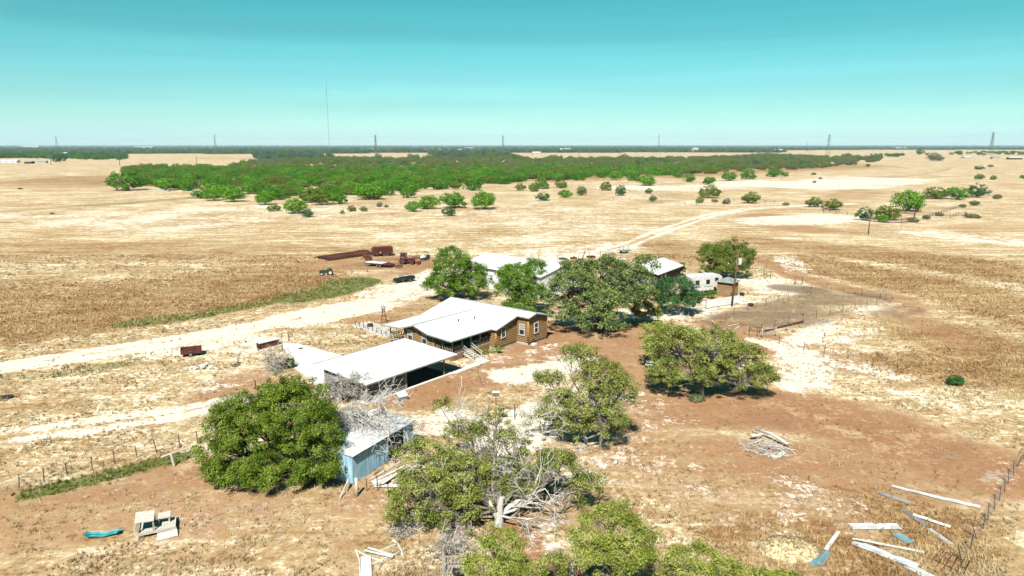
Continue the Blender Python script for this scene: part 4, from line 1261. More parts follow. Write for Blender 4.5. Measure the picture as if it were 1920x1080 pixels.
def window(parent, c, d, wd, ht, frame='white_paint', out=0.17, blind=True):
    """window centred at c=(x,y,z) in a wall running along d, facing to the right of d"""
    c = Vector(c)
    d = Vector((*d, 0)).normalized()
    nrm = Vector((d.y, -d.x, 0))
    up = Vector((0, 0, 1))
    q = c + nrm * out
    fr = MB()
    h, w2 = ht / 2, wd / 2
    for s in (-1, 1):
        fr.bar(q + d * s * w2 - up * (h + 0.06), q + d * s * w2 + up * (h + 0.06), 0.07, 0.12, nrm)
    for s in (-1, 1):
        fr.bar(q - d * (w2 - 0.045) + up * s * h, q + d * (w2 - 0.045) + up * s * h, 0.12, 0.07)
    fr.bar(q - d * (w2 - 0.045), q + d * (w2 - 0.045), 0.07, 0.05)
    o = fr.build('window', frame, parent)
    p = MB()
    p.bar(q - nrm * 0.03 - up * (h - 0.045), q - nrm * 0.03 - up * 0.025, wd - 0.09, 0.02, nrm)
    p.build('pane', 'glass', o)
    p = MB()
    p.bar(q - nrm * 0.03 + up * 0.025, q - nrm * 0.03 + up * (h - 0.045), wd - 0.09, 0.02, nrm)
    p.build('pane', 'blind' if blind else 'glass', o)
    sl = MB()
    sl.bar(q - d * (w2 + 0.08) - up * (h + 0.085), q + d * (w2 + 0.06) - up * (h + 0.085), 0.14, 0.04)
    sl.build('sill', frame, o)
    return o
def ribs(parent, poly, n, dirn, material):
    """raised seams on a roof plane: poly as 4 corners eave a-b, ridge c-d (a under d)"""
    a, b, c, d = [Vector(p) for p in poly]
    m = MB()
    for i in range(n + 1):
        f = i / n
        m.bar(a.lerp(b, f) + Vector((0, 0, 0.018)), d.lerp(c, f) + Vector((0, 0, 0.018)), 0.05, 0.035)
    o = m.build('seam', material, parent)
    o['kind'] = 'stuff'
    return o

def log_house():
    T = thing('log_house', 'honey coloured log house with long white metal roof and a railed porch', 'house', HG, AX)
    RZ, RS, SL = 4.9, 6.3, 0.242
    def zr(s):
        return RZ - SL * (RS - s) if s <= RS else RZ - 0.27 * (s - RS)
    TH = 0.14
    # stone footing
    MB().prism([(-0.02, 0.05), (4.95, 0.05), (4.95, -2.2), (9.65, -2.2), (9.65, 14.8), (-0.02, 14.8)], -0.1, 0.42).build('footing', 'stone', T)
    # body of the main block, with its gable tops cut to the roof
    def gable(name, s0, s1, t0, t1, base=0.42):
        ss = [s0] + ([RS] if s0 < RS < s1 else []) + [s1]
        pf = [(s, zr(s) - TH - 0.02) for s in ss]
        vs = [(s0, t0, base), (s1, t0, base)] + [(s, t0, z) for s, z in reversed(pf)]
        n = len(vs)
        vs2 = [(x, t1, z) for x, y, z in vs]
        fs = [tuple(range(n)), tuple(range(2 * n - 1, n - 1, -1))] + [(i, i + n, (i + 1) % n + n, (i + 1) % n) for i in range(n)]
        return MB().add(vs + vs2, [tuple(f) for f in fs]).build('wall', 'chink', T)
    gable('wall', 0.05, 5.0, 0.05, 14.7)
    gable('wall', 5.0, 9.6, -2.2, 14.7)
    log_wall(T, (0, 0), (4.86, 0), 0.42, 5.2, top=lambda u: zr(u) - TH)
    log_wall(T, (4.95, 0.0), (4.95, -2.25), 0.42, 4.45) if False else log_wall(T, (4.95, -0.12), (4.95, -2.15), 0.42, zr(4.95) - TH)
    log_wall(T, (5.05, -2.25), (9.6, -2.25), 0.42, 5.2, top=lambda u: zr(5.05 + u) - TH)
    log_wall(T, (0, 5.0), (0, 0.12), 0.42, zr(0) - TH)
    log_wall(T, (0, 14.7), (0, 11.2), 0.42, zr(0) - TH)
    # corner posts
    for s, t in ((0, 0), (4.97, -2.23), (9.6, -2.23), (0, 14.7)):
        MB().tube([(s, t, 0.40), (s, t, zr(s) - TH)], 0.14, 8).build('corner_post', 'log_post', T, True)
    # front block under the lower gable
    f0, tL, tR = -8.0, 11.1, 5.0
    def zf(t):
        q = abs(t - 8.2)
        return 4.27 - 0.29 * q if q < 2.9 else 3.43 - (q - 2.9) * 0.05
    vs = [(f0 + 0.05, tR + 0.05, 0.15), (f0 + 0.05, tL - 0.05, 0.15), (f0 + 0.05, tL - 0.05, zf(tL) - TH), (f0 + 0.05, 8.2, 4.27 - TH - 0.03), (f0 + 0.05, tR + 0.05, zf(tR) - TH)]
    vs2 = [(0.2, y, z) for x, y, z in vs]
    fs = [tuple(range(5))[::-1], tuple(range(5, 10))] + [(i, (i + 1) % 5, (i + 1) % 5 + 5, i + 5) for i in range(5)]
    MB().add(vs + vs2, fs).build('wall', 'chink', T)
    log_wall(T, (f0, tL), (f0, tR), 0.15, 4.3, top=lambda u: zf(tL - u) - TH)
    log_wall(T, (f0, tR), (-0.05, tR), 0.95, zf(tR) - TH)
    for t in (tL, tR):
        MB().tube([(f0, t, 0.1), (f0, t, zf(t) - TH)], 0.13, 8).build('corner_post', 'log_post', T, True)
    # windows
    window(T, (f0, 9.75, 2.35), (0, -1), 0.95, 1.55)
    window(T, (f0, 6.75, 2.35), (0, -1), 0.95, 1.55)
    window(T, (1.55, 0, 2.45), (1, 0), 0.95, 1.55, blind=False)
    window(T, (4.95, -1.15, 2.35), (0, -1), 0.95, 1.65)
    window(T, (6.75, -2.25, 2.45), (1, 0), 0.95, 1.55, blind=False)
    window(T, (-2.2, tR, 2.2), (1, 0), 1.2, 1.2, blind=False)
    window(T, (-6.4, tR, 2.2), (1, 0), 1.0, 1.3, blind=False)
    d = MB().box(-4.9, -3.9, tR - 0.16, tR - 0.08, 1.0, 3.05).build('door', 'brown_wood', T)
    MB().box(-4.02, -3.96, tR - 0.22, tR - 0.165, 1.95, 2.1).build('handle', 'steel', d)
    h = MB().box(5.75, 6.45, -2.36, -2.2, 0.30, 0.85).build('crawl_hatch', 'black', T)
    MB().box(5.3, 6.0, -3.15, -2.5, 0.0, 0.28).build('hatch_step', 'concrete', T)
    # roofs
    z_ = lambda s, t: (s, t, zr(s))
    rf = MB()
    rf.slab([z_(-0.4, -0.5), z_(4.5, -0.5), z_(4.5, -2.75), z_(RS, -2.75), z_(RS, 15.3), z_(-0.4, 15.3)], TH)
    r1 = rf.build('roof', 'white_metal', T)
    rb = MB().slab([z_(RS, -2.75), z_(10.4, -2.75), z_(10.4, 15.3), z_(RS, 15.3)], TH).build('roof', 'white_metal', T)
    MB().tube([(RS, -2.8, RZ + 0.03), (RS, 15.35, RZ + 0.03)], 0.07, 6).build('ridge_cap', 'fascia', r1)
    lo = MB()
    e0 = -8.95
    lo.slab([(e0, 8.2, 4.27), (e0, 5.3, 3.43), (0.4, 5.3, 3.43), (3.75, 8.2, 4.27)], TH)
    r2 = lo.build('roof', 'white_metal', T)
    r3 = MB().slab([(e0, 11.1, 3.43), (e0, 8.2, 4.27), (3.75, 8.2, 4.27), (0.4, 11.1, 3.43)], TH).build('roof', 'white_metal', T)
    r4 = MB().slab([(e0, 5.3, 3.43), (e0, 0.65, 3.2), (-0.2, 0.65, 3.2), (0.4, 5.3, 3.43)], TH).build('porch_roof', 'white_metal', T)
    r5 = MB().slab([(e0, 15.0, 3.23), (e0, 11.1, 3.43), (0.4, 11.1, 3.43), (-0.2, 15.0, 3.23)], TH).build('porch_roof', 'white_metal', T)
    MB().tube([(e0 - 0.05, 8.2, 4.29), (3.75, 8.2, 4.29)], 0.07, 6).build('ridge_cap', 'fascia', r2)
    for s, t, hh in ((-1.5, 6.2, 0.42), (1.3, 5.4, 0.45), (-6.5, 9.9, 0.0)):
        if hh:
            MB().tube([(s, t, 3.5), (s, t, zf(t) + hh if s < 0 else 4.1)], 0.09, 8).build('vent_pipe', 'steel_dark', T)
    # gutters and barge boards
    for a, b, nm in (((e0, 0.62, 3.09), (-0.45, 0.62, 3.09), 'gutter'), ((-0.43, -0.45, 3.15), (-0.43, 1.4, 3.15), 'gutter')):
        MB().bar(a, b, 0.10, 0.13).build(nm, 'fascia', T)
    for pts in (((e0 - 0.02, 15.0, 3.15), (e0 - 0.02, 11.1, 3.35)), ((e0 - 0.02, 11.1, 3.35), (e0 - 0.02, 8.2, 4.19)), ((e0 - 0.02, 8.2, 4.19), (e0 - 0.02, 5.3, 3.35)), ((e0 - 0.02, 5.3, 3.35), (e0 - 0.02, 0.62, 3.12)),
                ((-0.4, -0.53, zr(-0.4) - 0.09), (4.5, -0.53, zr(4.5) - 0.09)), ((4.47, -0.53, zr(4.5) - 0.09), (4.47, -2.77, zr(4.5) - 0.09)), ((4.5, -2.78, zr(4.5) - 0.09), (RS, -2.78, RZ - 0.09)), ((RS, -2.78, RZ - 0.09), (10.4, -2.78, zr(10.4) - 0.09))):
        MB().bar(*pts, 0.05, 0.17).build('barge_board', 'fascia', T)
    # porches
    MB().box(f0 - 0.1, -0.14, 1.15, tR - 0.15, 0.86, 1.0).build('porch_deck', 'old_wood', T)
    MB().box(f0 - 0.1, -0.2, tL + 0.15, 14.5, 0.86, 1.0).build('porch_deck', 'old_wood', T)
    log_wall(T, (f0 - 0.05, 1.25), (-6.0, 1.25), 0.0, 0.9, 'log')
    log_wall(T, (-4.1, 1.25), (-0.2, 1.25), 0.0, 0.9, 'log')
    log_wall(T, (f0 - 0.05, tR - 0.1), (f0 - 0.05, 1.3), 0.0, 0.9, 'log')
    MB().box(f0 + 0.1, -0.25, 1.4, tR - 0.2, 0.0, 0.84).build('skirting', 'chink', T)
    def rail(a, b, n):
        a, b = Vector(a), Vector(b)
        for z in (0.18, 0.92):
            MB().tube([a + Vector((0, 0, z)), b + Vector((0, 0, z))], 0.055, 6).build('rail', 'rail_wood', T)
        me = MB().tube([(0, 0, 0.2), (0, 0, 0.9)], 0.055, 6).mesh('baluster', 'rail_wood')
        for i in range(n):
            o = obj('baluster', me, T)
            o.location = a.lerp(b, (i + 0.5) / n)
            o.rotation_euler = (0.18 if i % 2 else -0.15, 0.2 if i % 2 else -0.2, 0)
    pts = [(f0, 1.3), (-5.95, 1.3), (-4.15, 1.3), (-2.1, 1.3), (f0, 3.2)]
    for s, t in pts + [(f0, 14.3), (-5.2, 14.3), (-2.4, 14.3)]:
        MB().tube([(s, t, 1.0), (s, t, zf(t) - TH - 0.02)], 0.10, 8).build('porch_post', 'rail_wood', T, True)
    rail((f0, 4.8, 1.0), (f0, 3.3, 1.0), 6)
    rail((f0, 3.1, 1.0), (f0, 1.4, 1.0), 7)
    rail((f0 + 0.1, 1.3, 1.0), (-6.05, 1.3, 1.0), 8)
    rail((-4.05, 1.3, 1.0), (-2.2, 1.3, 1.0), 7)
    rail((-2.0, 1.3, 1.0), (-0.3, 1.3, 1.0), 7)
    rail((f0, 14.2, 1.0), (f0, 11.3, 1.0), 10)
    rail((f0 + 0.1, 14.3, 1.0), (-5.3, 14.3, 1.0), 10)
    # steps
    for i in range(5):
        z = 0.83 - i * 0.185
        MB().box(-5.85, -4.25, 1.05 - (i + 1) * 0.36, 1.1 - i * 0.36, z - 0.06, z).build('step', 'pale_wood', T)
    for s in (-5.9, -4.2):
        MB().bar((s, 1.1, 0.62), (s, -0.95, -0.05), 0.06, 0.26).build('stringer', 'pale_wood', T)
        for q in (0.55, 0.95):
            MB().tube([(s, 1.2, 0.95 + q), (s, -0.95, q - 0.02)], 0.045, 6).build('hand_rail', 'pale_wood', T)
        MB().tube([(s, -0.85, 0), (s, -0.85, 1.0)], 0.06, 6).build('newel', 'pale_wood', T)
    KEEP_OUT.append([tuple(st(*p)[:2]) for p in ((-8.2, 1), (-8.2, 14.8), (10, 14.8), (10, -2.5), (4.8, -2.5), (4.8, -0.2), (0, -0.2), (0, 1))])
log_house()

def garage():
    T = thing('garage', 'grey log garage with open carport under a wide flat white roof', 'garage', st(-26.2, -2.25), AX)
    L, W = 14.0, 9.4                              # local x along the house grid
    z0, z1 = 2.62, 2.98                           # low and high side of the roof
    zt = lambda y: z0 + (z1 - z0) * (y + 0.7) / (W + 0.4)
    MB().prism([(0.0, 0.02), (L - 0.1, 0.02), (L - 0.1, W - 0.4), (0.0, W - 0.4)], 0.0, 0.06).build('floor', 'soil_and_shade', T)  # earth floor darkened in colour to stand for the roof's shade
    for a_, b_ in (((-0.3, -0.15), (L + 0.2, -0.15)), ((L + 0.05, 0.05), (L + 0.05, W - 0.4)), ((-0.3, W - 0.2), (L + 0.2, W - 0.2)), ((-0.15, 0.05), (-0.15, W - 0.4))):
        MB().bar((*a_, 0.05), (*b_, 0.05), 0.36, 0.12).build('kerb', 'concrete', T)
    rw = 6.1
    # closed room: four walls
    vs = [(0.06, 0.06), (rw, 0.06), (rw, 8.0), (0.06, 8.0)]
    vz = [(x, y, 0.1) for x, y in vs] + [(x, y, zt(y) - 0.13) for x, y in vs]
    MB().add(vz, [(3, 2, 1, 0), (4, 5, 6, 7), (0, 1, 5, 4), (1, 2, 6, 5), (2, 3, 7, 6), (3, 0, 4, 7)]).build('wall', 'chink_grey', T)
    log_wall(T, (0, 0), (rw, 0), 0.1, zt(0) - 0.1, 'log_grey', gaps=[(2.6, 3.6, 0.95, 2.15)])
    log_wall(T, (0, 8.0), (0, 0.05), 0.1, 2.9, 'log_grey', top=lambda u: zt(8.0 - u) - 0.1)
    log_wall(T, (rw, 0.05), (rw, 8.0), 0.1, zt(0) - 0.1, 'log_grey')
    for x, y in ((0, 0), (rw, 0), (0, 8.0), (rw, 8.0)):
        MB().box(x - 0.12, x + 0.12, y - 0.12, y + 0.12, 0.1, zt(y) - 0.13).build('corner_post', 'old_wood', T)
    window(T, (3.1, 0, 1.55), (1, 0), 0.95, 1.15, blind=False)
    d = MB().box(rw + 0.10, rw + 0.15, 2.4, 3.4, 0.1, 2.15).build('door', 'brown_wood', T)
    MB().box(rw + 0.152, rw + 0.20, 3.2, 3.28, 1.0, 1.12).build('handle', 'steel', d)
    r = MB().slab([(-0.6, -0.7, z0), (L + 0.9, -0.7, z0), (L + 0.9, W + 0.3, zt(W + 0.3)), (-0.6, W + 0.3, zt(W + 0.3))], 0.10).build('roof', 'white_metal', T)
    MB().tube([(-0.6, W + 0.3, zt(W + 0.3) + 0.02), (L + 0.9, W + 0.3, zt(W + 0.3) + 0.02)], 0.05, 6).build('edge_trim', 'fascia', r)
    MB().bar((-0.6, -0.74, z0 - 0.07), (L + 0.9, -0.74, z0 - 0.07), 0.07, 0.15).build('gutter', 'fascia', T)
    MB().bar((rw, 0, z0 - 0.22), (L + 0.5, 0, z0 - 0.22), 0.12, 0.24).build('beam', 'dark_wood', T)
    MB().bar((rw, 8.6, z1 - 0.3), (L + 0.5, 8.6, z1 - 0.3), 0.12, 0.24).build('beam', 'dark_wood', T)
    for x in (rw + 0.1, 12.9):
        for y in (0.0, 8.6):
            if x > 7 or y > 8:
                MB().box(x - 0.07, x + 0.07, y - 0.07, y + 0.07, 0.1, (z0 if y < 1 else z1) - 0.34).build('post', 'brown_wood', T)
    KEEP_OUT.append([tuple(st(*p)[:2]) for p in ((-26.6, -2.8), (-26.6, 7.2), (-11.6, 7.2), (-11.6, -2.8))])
garage()

def sheet(name, poly_px, z, th, m, label=None, cat=None, kind=None, keep=True):
    pts = [gp(x, y) for x, y in poly_px]
    area = sum(a.x * b.y - b.x * a.y for a, b in zip(pts, pts[1:] + pts[:1]))
    if area < 0:
        pts.reverse()
    o = MB().slab([(p.x, p.y, z) for p in pts], th).build(name, m)
    tag(o, label, cat, None, kind)
    if keep:
        KEEP_OUT.append([(p.x, p.y) for p in pts])
    return o
# concrete apron and walks
sheet('driveway_apron', [(527, 643), (560, 645), (600, 656), (645, 668), (700, 652), (742, 641), (700, 668), (612, 700), (610, 722), (596, 724), (572, 704), (550, 690), (540, 668)], 0.055, 0.10, 'concrete', kind='structure')
def walk(name, a, b, wd, z=0.06):
    a, b = Vector(a), Vector(b)
    o = MB().bar(a + Vector((0, 0, z - 0.06)), b + Vector((0, 0, z - 0.06)), wd, 0.12).build(name, 'concrete')
    return tag(o, kind='structure')
walk('footpath', st(-12.0, -2.35), st(-4.6, -2.2), 1.1)
walk('footpath', st(-5.05, -1.6), st(-5.05, -0.9), 1.5)

def tin_shed():
    nl = gp(662, 908)
    tr = gp(774, 787.5, 2.75)
    d = Vector((tr.x - nl.x, tr.y - nl.y, 0))
    L = d.length
    rz = math.atan2(d.y, d.x)
    T = thing('tin_shed', 'leaning blue corrugated tin shed with pale roof and a dark doorway', 'shed', nl, rz)
    W, H0, H1 = 4.4, 2.75, 3.05
    MB().prism([(0, 0), (L, 0), (L, W), (0, W)], -0.05, 0.05).build('floor', 'stone', T)
    n = 16
    seam = [0.0]
    rg = np.random.default_rng(5)
    def panel(a, b, z0, z1, k, m='teal'):
        """corrugated sheet from a to b, zig-zag in plan"""
        a, b = Vector((*a, 0)), Vector((*b, 0))
        u = (b - a).normalized()
        nr = Vector((u.y, -u.x, 0))
        vs, fs = [], []
        for i in range(k + 1):
            p = a.lerp(b, i / k) + nr * (0.028 if i % 2 else 0.0)
            vs += [(p.x, p.y, z0), (p.x, p.y, z1)]
        fs = [(2 * i, 2 * i + 2, 2 * i + 3, 2 * i + 1) for i in range(k)]
        return MB().add(vs, fs).build('panel', m, T)
    door0, door1 = 0.60 * L, 0.60 * L + 1.35
    x = 0.0
    while x < L - 0.05:
        x1 = min(L, x + 0.76)
        z0 = 0.03 + 0.05 * rg.random()
        if x1 <= door0 or x >= door1:
            panel((x, -0.01 * rg.random()), (x1 - 0.012, -0.03 * rg.random()), z0, H0 - 0.06 * rg.random(), 10)
        else:
            panel((x, 0), (x1 - 0.012, 0), 2.15, H0 - 0.03, 10)
        x = x1
    y = 0.0
    while y < W - 0.05:
        y1 = min(W, y + 0.76)
        panel((0, y1 - 0.012), (0, y), 0.04, H0 + (H1 - H0) * y / W - 0.03, 10)
        panel((L, y), (L, y1 - 0.012), 0.04, H0 + (H1 - H0) * y / W - 0.03, 10)
        y = y1
    panel((L, W), (0, W), 0.05, H1 - 0.03, 60)
    # roof sheets
    x = -0.15
    while x < L + 0.1:
        x1 = min(L + 0.15, x + 0.9)
        dz = 0.02 * rg.random()
        MB().slab([(x, -0.25, H0 + dz), (x1 - 0.015, -0.25, H0 + dz), (x1 - 0.015, W + 0.25, H1 + dz + 0.02), (x, W + 0.25, H1 + dz + 0.02)], 0.025).build('roof_sheet', 'tin_pale', T)
        x = x1
    MB().bar((-0.15, -0.22, H0 - 0.06), (L + 0.15, -0.22, H0 - 0.06), 0.04, 0.09).build('eave_board', 'dark_wood', T)
    # leaning door frame
    p = lambda u, z, o=-0.08: Vector((door0 + u, o, z))
    for a, b in ((p(-0.1, 0, -0.55), p(-0.25, 2.25, -0.12)), (p(1.55, 0.0, -0.5), p(1.2, 2.3, -0.12)), (p(-0.25, 2.25, -0.12), p(1.2, 2.3, -0.12)), (p(0.1, 0.0, -0.5), p(-0.02, 2.1, -0.10)), (p(-0.2, 2.05, -0.10), p(1.2, 2.1, -0.10))):
        MB().bar(a, b, 0.12, 0.08, (0, 1, 0)).build('door_frame', 'rust_dark', T)
    MB().box(door0 + 0.1, door0 + 1.3, 0.35, 0.42, 0.05, 2.1).build('door', 'dark_wood', T)
    MB().box(door0 + 0.5, door0 + 1.1, 0.20, 0.30, 0.3, 1.2).build('board', 'tin_pale', T)
    KEEP_OUT.append([(nl + Matrix.Rotation(rz, 3, 'Z') @ Vector(q))[:2] for q in ((0, 0, 0), (L, 0, 0), (L, W, 0), (0, W, 0))])
    return nl, rz, L, W
SH = tin_shed()

def simple_building(name, label, cat, corners_px, H, ridge, wall_m, roof_m, over=0.3, axis=0, windows=(), doors=(), loc=None, rz=None, size=None, slabs=True, fascia='fascia'):
    """gabled building; local x along its length. ridge 0 = mono pitch"""
    if loc is None:
        a, b = gp(*corners_px[0]), gp(*corners_px[1])
        d = b - a
        loc, rz = a, math.atan2(d.y, d.x)
        size = (d.length, corners_px[2])
    L, W = size
    T = thing(name, label, cat, loc, rz)
    MB().prism([(-0.05, -0.05), (L + 0.05, -0.05), (L + 0.05, W + 0.05), (-0.05, W + 0.05)], -0.05, 0.08).build('slab', 'concrete', T)
    Z = H + ridge
    vs = [(0, 0, 0.08), (0, W, 0.08), (0, W, H), (0, W / 2, Z), (0, 0, H)]
    vs2 = [(L, y, z) for x, y, z in vs]
    MB().add(vs + vs2, [(4, 3, 2, 1, 0), (5, 6, 7, 8, 9)] + [((i + 1) % 5, (i + 1) % 5 + 5, i + 5, i) for i in range(5)] if False else [(0, 1, 2, 3, 4), (9, 8, 7, 6, 5)] + [(i, i + 5, (i + 1) % 5 + 5, (i + 1) % 5) for i in range(5)]).build('wall', wall_m, T)
    sl = ridge / (W / 2)
    for s in (0, 1):
        y0 = -over if s == 0 else W + over
        z0 = H - over * sl + 0.10
        q = [(-over, y0, z0), (L + over, y0, z0), (L + over, W / 2, Z + 0.10), (-over, W / 2, Z + 0.10)]
        if s:
            q.reverse()
        r = MB().slab(q, 0.09).build('roof', roof_m, T)
        MB().bar((-over, y0 - (0.04 if s == 0 else -0.04), z0 - 0.06), (L + over, y0 - (0.04 if s == 0 else -0.04), z0 - 0.06), 0.06, 0.13).build('gutter', fascia, T)
    MB().tube([(-over, W / 2, Z + 0.11), (L + over, W / 2, Z + 0.11)], 0.07, 6).build('ridge_cap', roof_m, T)
    for wx, wz, ww, wh in windows:
        window(T, (wx, 0, wz), (1, 0), ww, wh, out=0.04)
    for dx, dw, dh, dm in doors:
        d = MB().box(dx, dx + dw, -0.06, -0.01, 0.08, dh).build('door', dm, T)
        MB().box(dx + dw - 0.14, dx + dw - 0.08, -0.11, -0.062, dh * 0.47, dh * 0.53).build('handle', 'steel', d)
    KEEP_OUT.append([(Vector(loc) + Matrix.Rotation(rz, 3, 'Z') @ Vector(q))[:2] for q in ((0, 0, 0), (L, 0, 0), (L, W, 0), (0, W, 0))])
    return T
# long white barn behind the trees: front wall seen below the near eave
simple_building('metal_barn', 'long white metal barn behind the trees with pale sheet roof', 'barn', [(868, 531), (1012, 560), 15.0], 4.3, 1.5, 'white_metal', 'white_metal', 0.3,
                windows=((9.0, 2.4, 1.0, 1.2),), doors=((10.6, 0.95, 2.15, 'white_paint'), (4.2, 3.4, 3.3, 'fascia'), (16.5, 3.4, 3.3, 'fascia')), fascia='steel_dark')
# open fronted tin lean-to beyond the barn
def lean_to():
    a, b = gp(1014, 511), gp(1046, 510)
    d = b - a
    T = thing('lean_to', 'low open tin lean-to with a ribbed front beyond the barn', 'shed', a, math.atan2(d.y, d.x))
    L = d.length
    for i in range(11):
        MB().box(i * L / 11 + 0.02, (i + 0.72) * L / 11, -0.03, 0.03, 0.5, 2.0).build('panel', 'tin_pale', T)
    MB().slab([(-0.2, -0.2, 2.15), (L + 0.2, -0.2, 2.15), (L + 0.2, 3.5, 2.55), (-0.2, 3.5, 2.55)], 0.06).build('roof', 'tin_pale', T)
    for x in (0.05, L - 0.05):
        for y in (0.05, 3.3):
            MB().box(x - 0.06, x + 0.06, y - 0.06, y + 0.06, 0, 2.1).build('post', 'dark_wood', T)
    MB().box(0.1, L - 0.1, 3.3, 3.36, 0.05, 2.3).build('wall', 'tin', T)
lean_to()
# cottage with the white roof
simple_building('cottage', 'small dark walled cottage with a white metal roof beside the camper', 'house', [(1231, 537), (1276, 519), 9.0], 2.7, 1.2, 'dark_wood', 'white_metal', 0.5,
                windows=((2.4, 1.5, 0.9, 1.1),), doors=((4.2, 0.9, 2.1, 'white_paint'),))
simple_building('cottage', 'cottage of which only a white window and grey wall show through the great oak', 'house', None, 2.7, 1.0, 'fascia', 'grey_roof', 0.4,
                loc=gp(1180, 560), rz=R(35), size=(7.0, 6.0), windows=((2.0, 1.5, 1.0, 1.2), (4.5, 1.5, 1.0, 1.2)))

def wood_shed():
    a, b = gp(1343, 554), gp(1371, 558)
    c = gp(1388, 549)
    d = b - a
    rz = math.atan2(d.y, d.x)
    T = thing('wooden_shed', 'small brown plank shed with a grey shingled hip roof by the utility pole', 'shed', a, rz)
    L, W, H = max(d.length, 3.2), 3.2, 2.9
    MB().box(0.05, L - 0.05, 0.05, W - 0.05, 0, H - 0.02).build('wall', 'chink', T)
    me = MB().box(0, 0.30, -0.03, 0.0, 0.02, H - 0.45).mesh('plank', 'brown_wood')
    for i in range(int(L / 0.32)):
        o = obj('plank', me, T)
        o.location = (0.06 + i * (L - 0.1) / int(L / 0.32), 0.045, 0)
    for i in range(int(W / 0.32)):
        o = obj('plank', me, T)
        o.location = (L - 0.045, 0.06 + i * (W - 0.1) / int(W / 0.32), 0)
        o.rotation_euler = (0, 0, PI / 2)
    q = 0.35
    e = [(-q, -q), (L + q, -q), (L + q, W + q), (-q, W + q)]
    ap = (L / 2, W / 2, H + 0.95)
    for i in range(4):
        p0, p1 = e[i], e[(i + 1) % 4]
        r = MB().slab([(*p0, H + 0.05), (*p1, H + 0.05), ap], 0.07).build('roof', 'shingle', T)
    d_ = MB().box(L * 0.2, L * 0.2 + 0.95, -0.05, -0.0, 0.05, 2.05).build('door', 'brown_wood', T)
    MB().box(L * 0.2 + 0.8, L * 0.2 + 0.86, -0.10, -0.052, 1.0, 1.1).build('handle', 'steel_dark', d_)
wood_shed()

def camper():
    a, b = gp(1296, 553), gp(1340, 549)
    d = b - a
    rz = math.atan2(d.y, d.x)
    T = thing('camper_trailer', 'white fifth-wheel camper trailer parked beside the brown shed', 'camper', a, rz)
    T.scale = (0.92, 1.0, 1.22)
    L, W, H = 8.2, 2.5, 3.2
    prof = [(0, 0.55), (5.9, 0.55), (6.1, 1.5), (7.9, 1.5), (8.25, 2.0), (8.05, 2.75), (7.3, 3.1), (0.5, 3.2), (0.08, 2.9)]
    n = len(prof)
    vs = [(x, 0, z) for x, z in prof] + [(x, W, z) for x, z in prof]
    MB().add(vs, [tuple(range(n)), tuple(range(2 * n - 1, n - 1, -1))] + [(i, i + n, (i + 1) % n + n, (i + 1) % n) for i in range(n)]).build('body', 'white_paint', T)
    for x, z, ww, hh in ((6.6, 2.3, 0.9, 0.55), (4.3, 2.0, 0.9, 0.7), (1.5, 2.0, 1.0, 0.7)):
        o = MB().box(x - ww / 2 - 0.05, x + ww / 2 + 0.05, -0.03, -0.003, z - hh / 2 - 0.05, z + hh / 2 + 0.05).build('window', 'steel', T)
        MB().box(x - ww / 2, x + ww / 2, -0.045, -0.033, z - hh / 2, z + hh / 2).build('pane', 'glass', o)
    dr = MB().box(2.6, 3.3, -0.03, -0.003, 0.7, 2.6).build('door', 'white_paint', T)
    MB().box(3.16, 3.22, -0.07, -0.032, 1.5, 1.62).build('handle', 'steel', dr)
    MB().box(0.3, 5.6, -0.02, -0.004, 1.15, 1.28).build('stripe', 'fascia', T)
    for y in (0.15, W - 0.15):
        for x in (2.3, 3.2):
            wheel(T, x, y, 0.36, 0.22)
    MB().box(6.2, 7.4, 0.9, 1.6, 0.6, 0.75).build('hitch', 'black', T)
    MB().box(3.9, 4.6, 0.8, 1.5, 3.16, 3.42).build('air_unit', 'white_paint', T)
camper()

def panel_fence():
    T = thing('panel_fence', 'low solid white panel fence in front of camper and shed', 'fence', gp(1324, 579), 0)
    a, b = gp(1324, 579), gp(1386, 569)
    d = b - a
    T.rotation_euler = (0, 0, math.atan2(d.y, d.x))
    L = d.length
    n = 4
    for i in range(n):
        MB().box(i * L / n + 0.02, (i + 1) * L / n - 0.02, -0.03, 0.03, 0.12, 1.65).build('panel', 'white_metal', T)
        MB().box(i * L / n - 0.05, i * L / n + 0.05, 0.032, 0.13, 0, 1.7).build('post', 'steel', T)
    MB().bar((0, 0, 0.08), (L, 0, 0.08), 0.05, 0.08).build('bottom_rail', 'steel_dark', T)
panel_fence()

def brick_box():
    a, b = gp(488, 655), gp(524, 646)
    d = b - a
    T = thing('brick_planter', 'low brick bin with a flat white lid at the end of the concrete apron', 'planter', a, math.atan2(d.y, d.x))
    L = d.length
    MB().box(0.02, L - 0.02, 0.02, 1.0, 0, 0.86).build('core', 'chink', T)
    me = MB().box(0, 0.36, -0.04, 0.0, 0.0, 0.12).mesh('brick', 'brick')
    for r in range(6):
        for i in range(int(L / 0.38)):
            o = obj('brick', me, T)
            o.location = (0.03 + i * 0.38 + (0.1 if r % 2 else 0), 0.02, 0.02 + r * 0.14)
    MB().box(-0.15, L + 0.15, -0.15, 1.25, 0.88, 0.98).build('lid', 'white_paint', T)
brick_box()
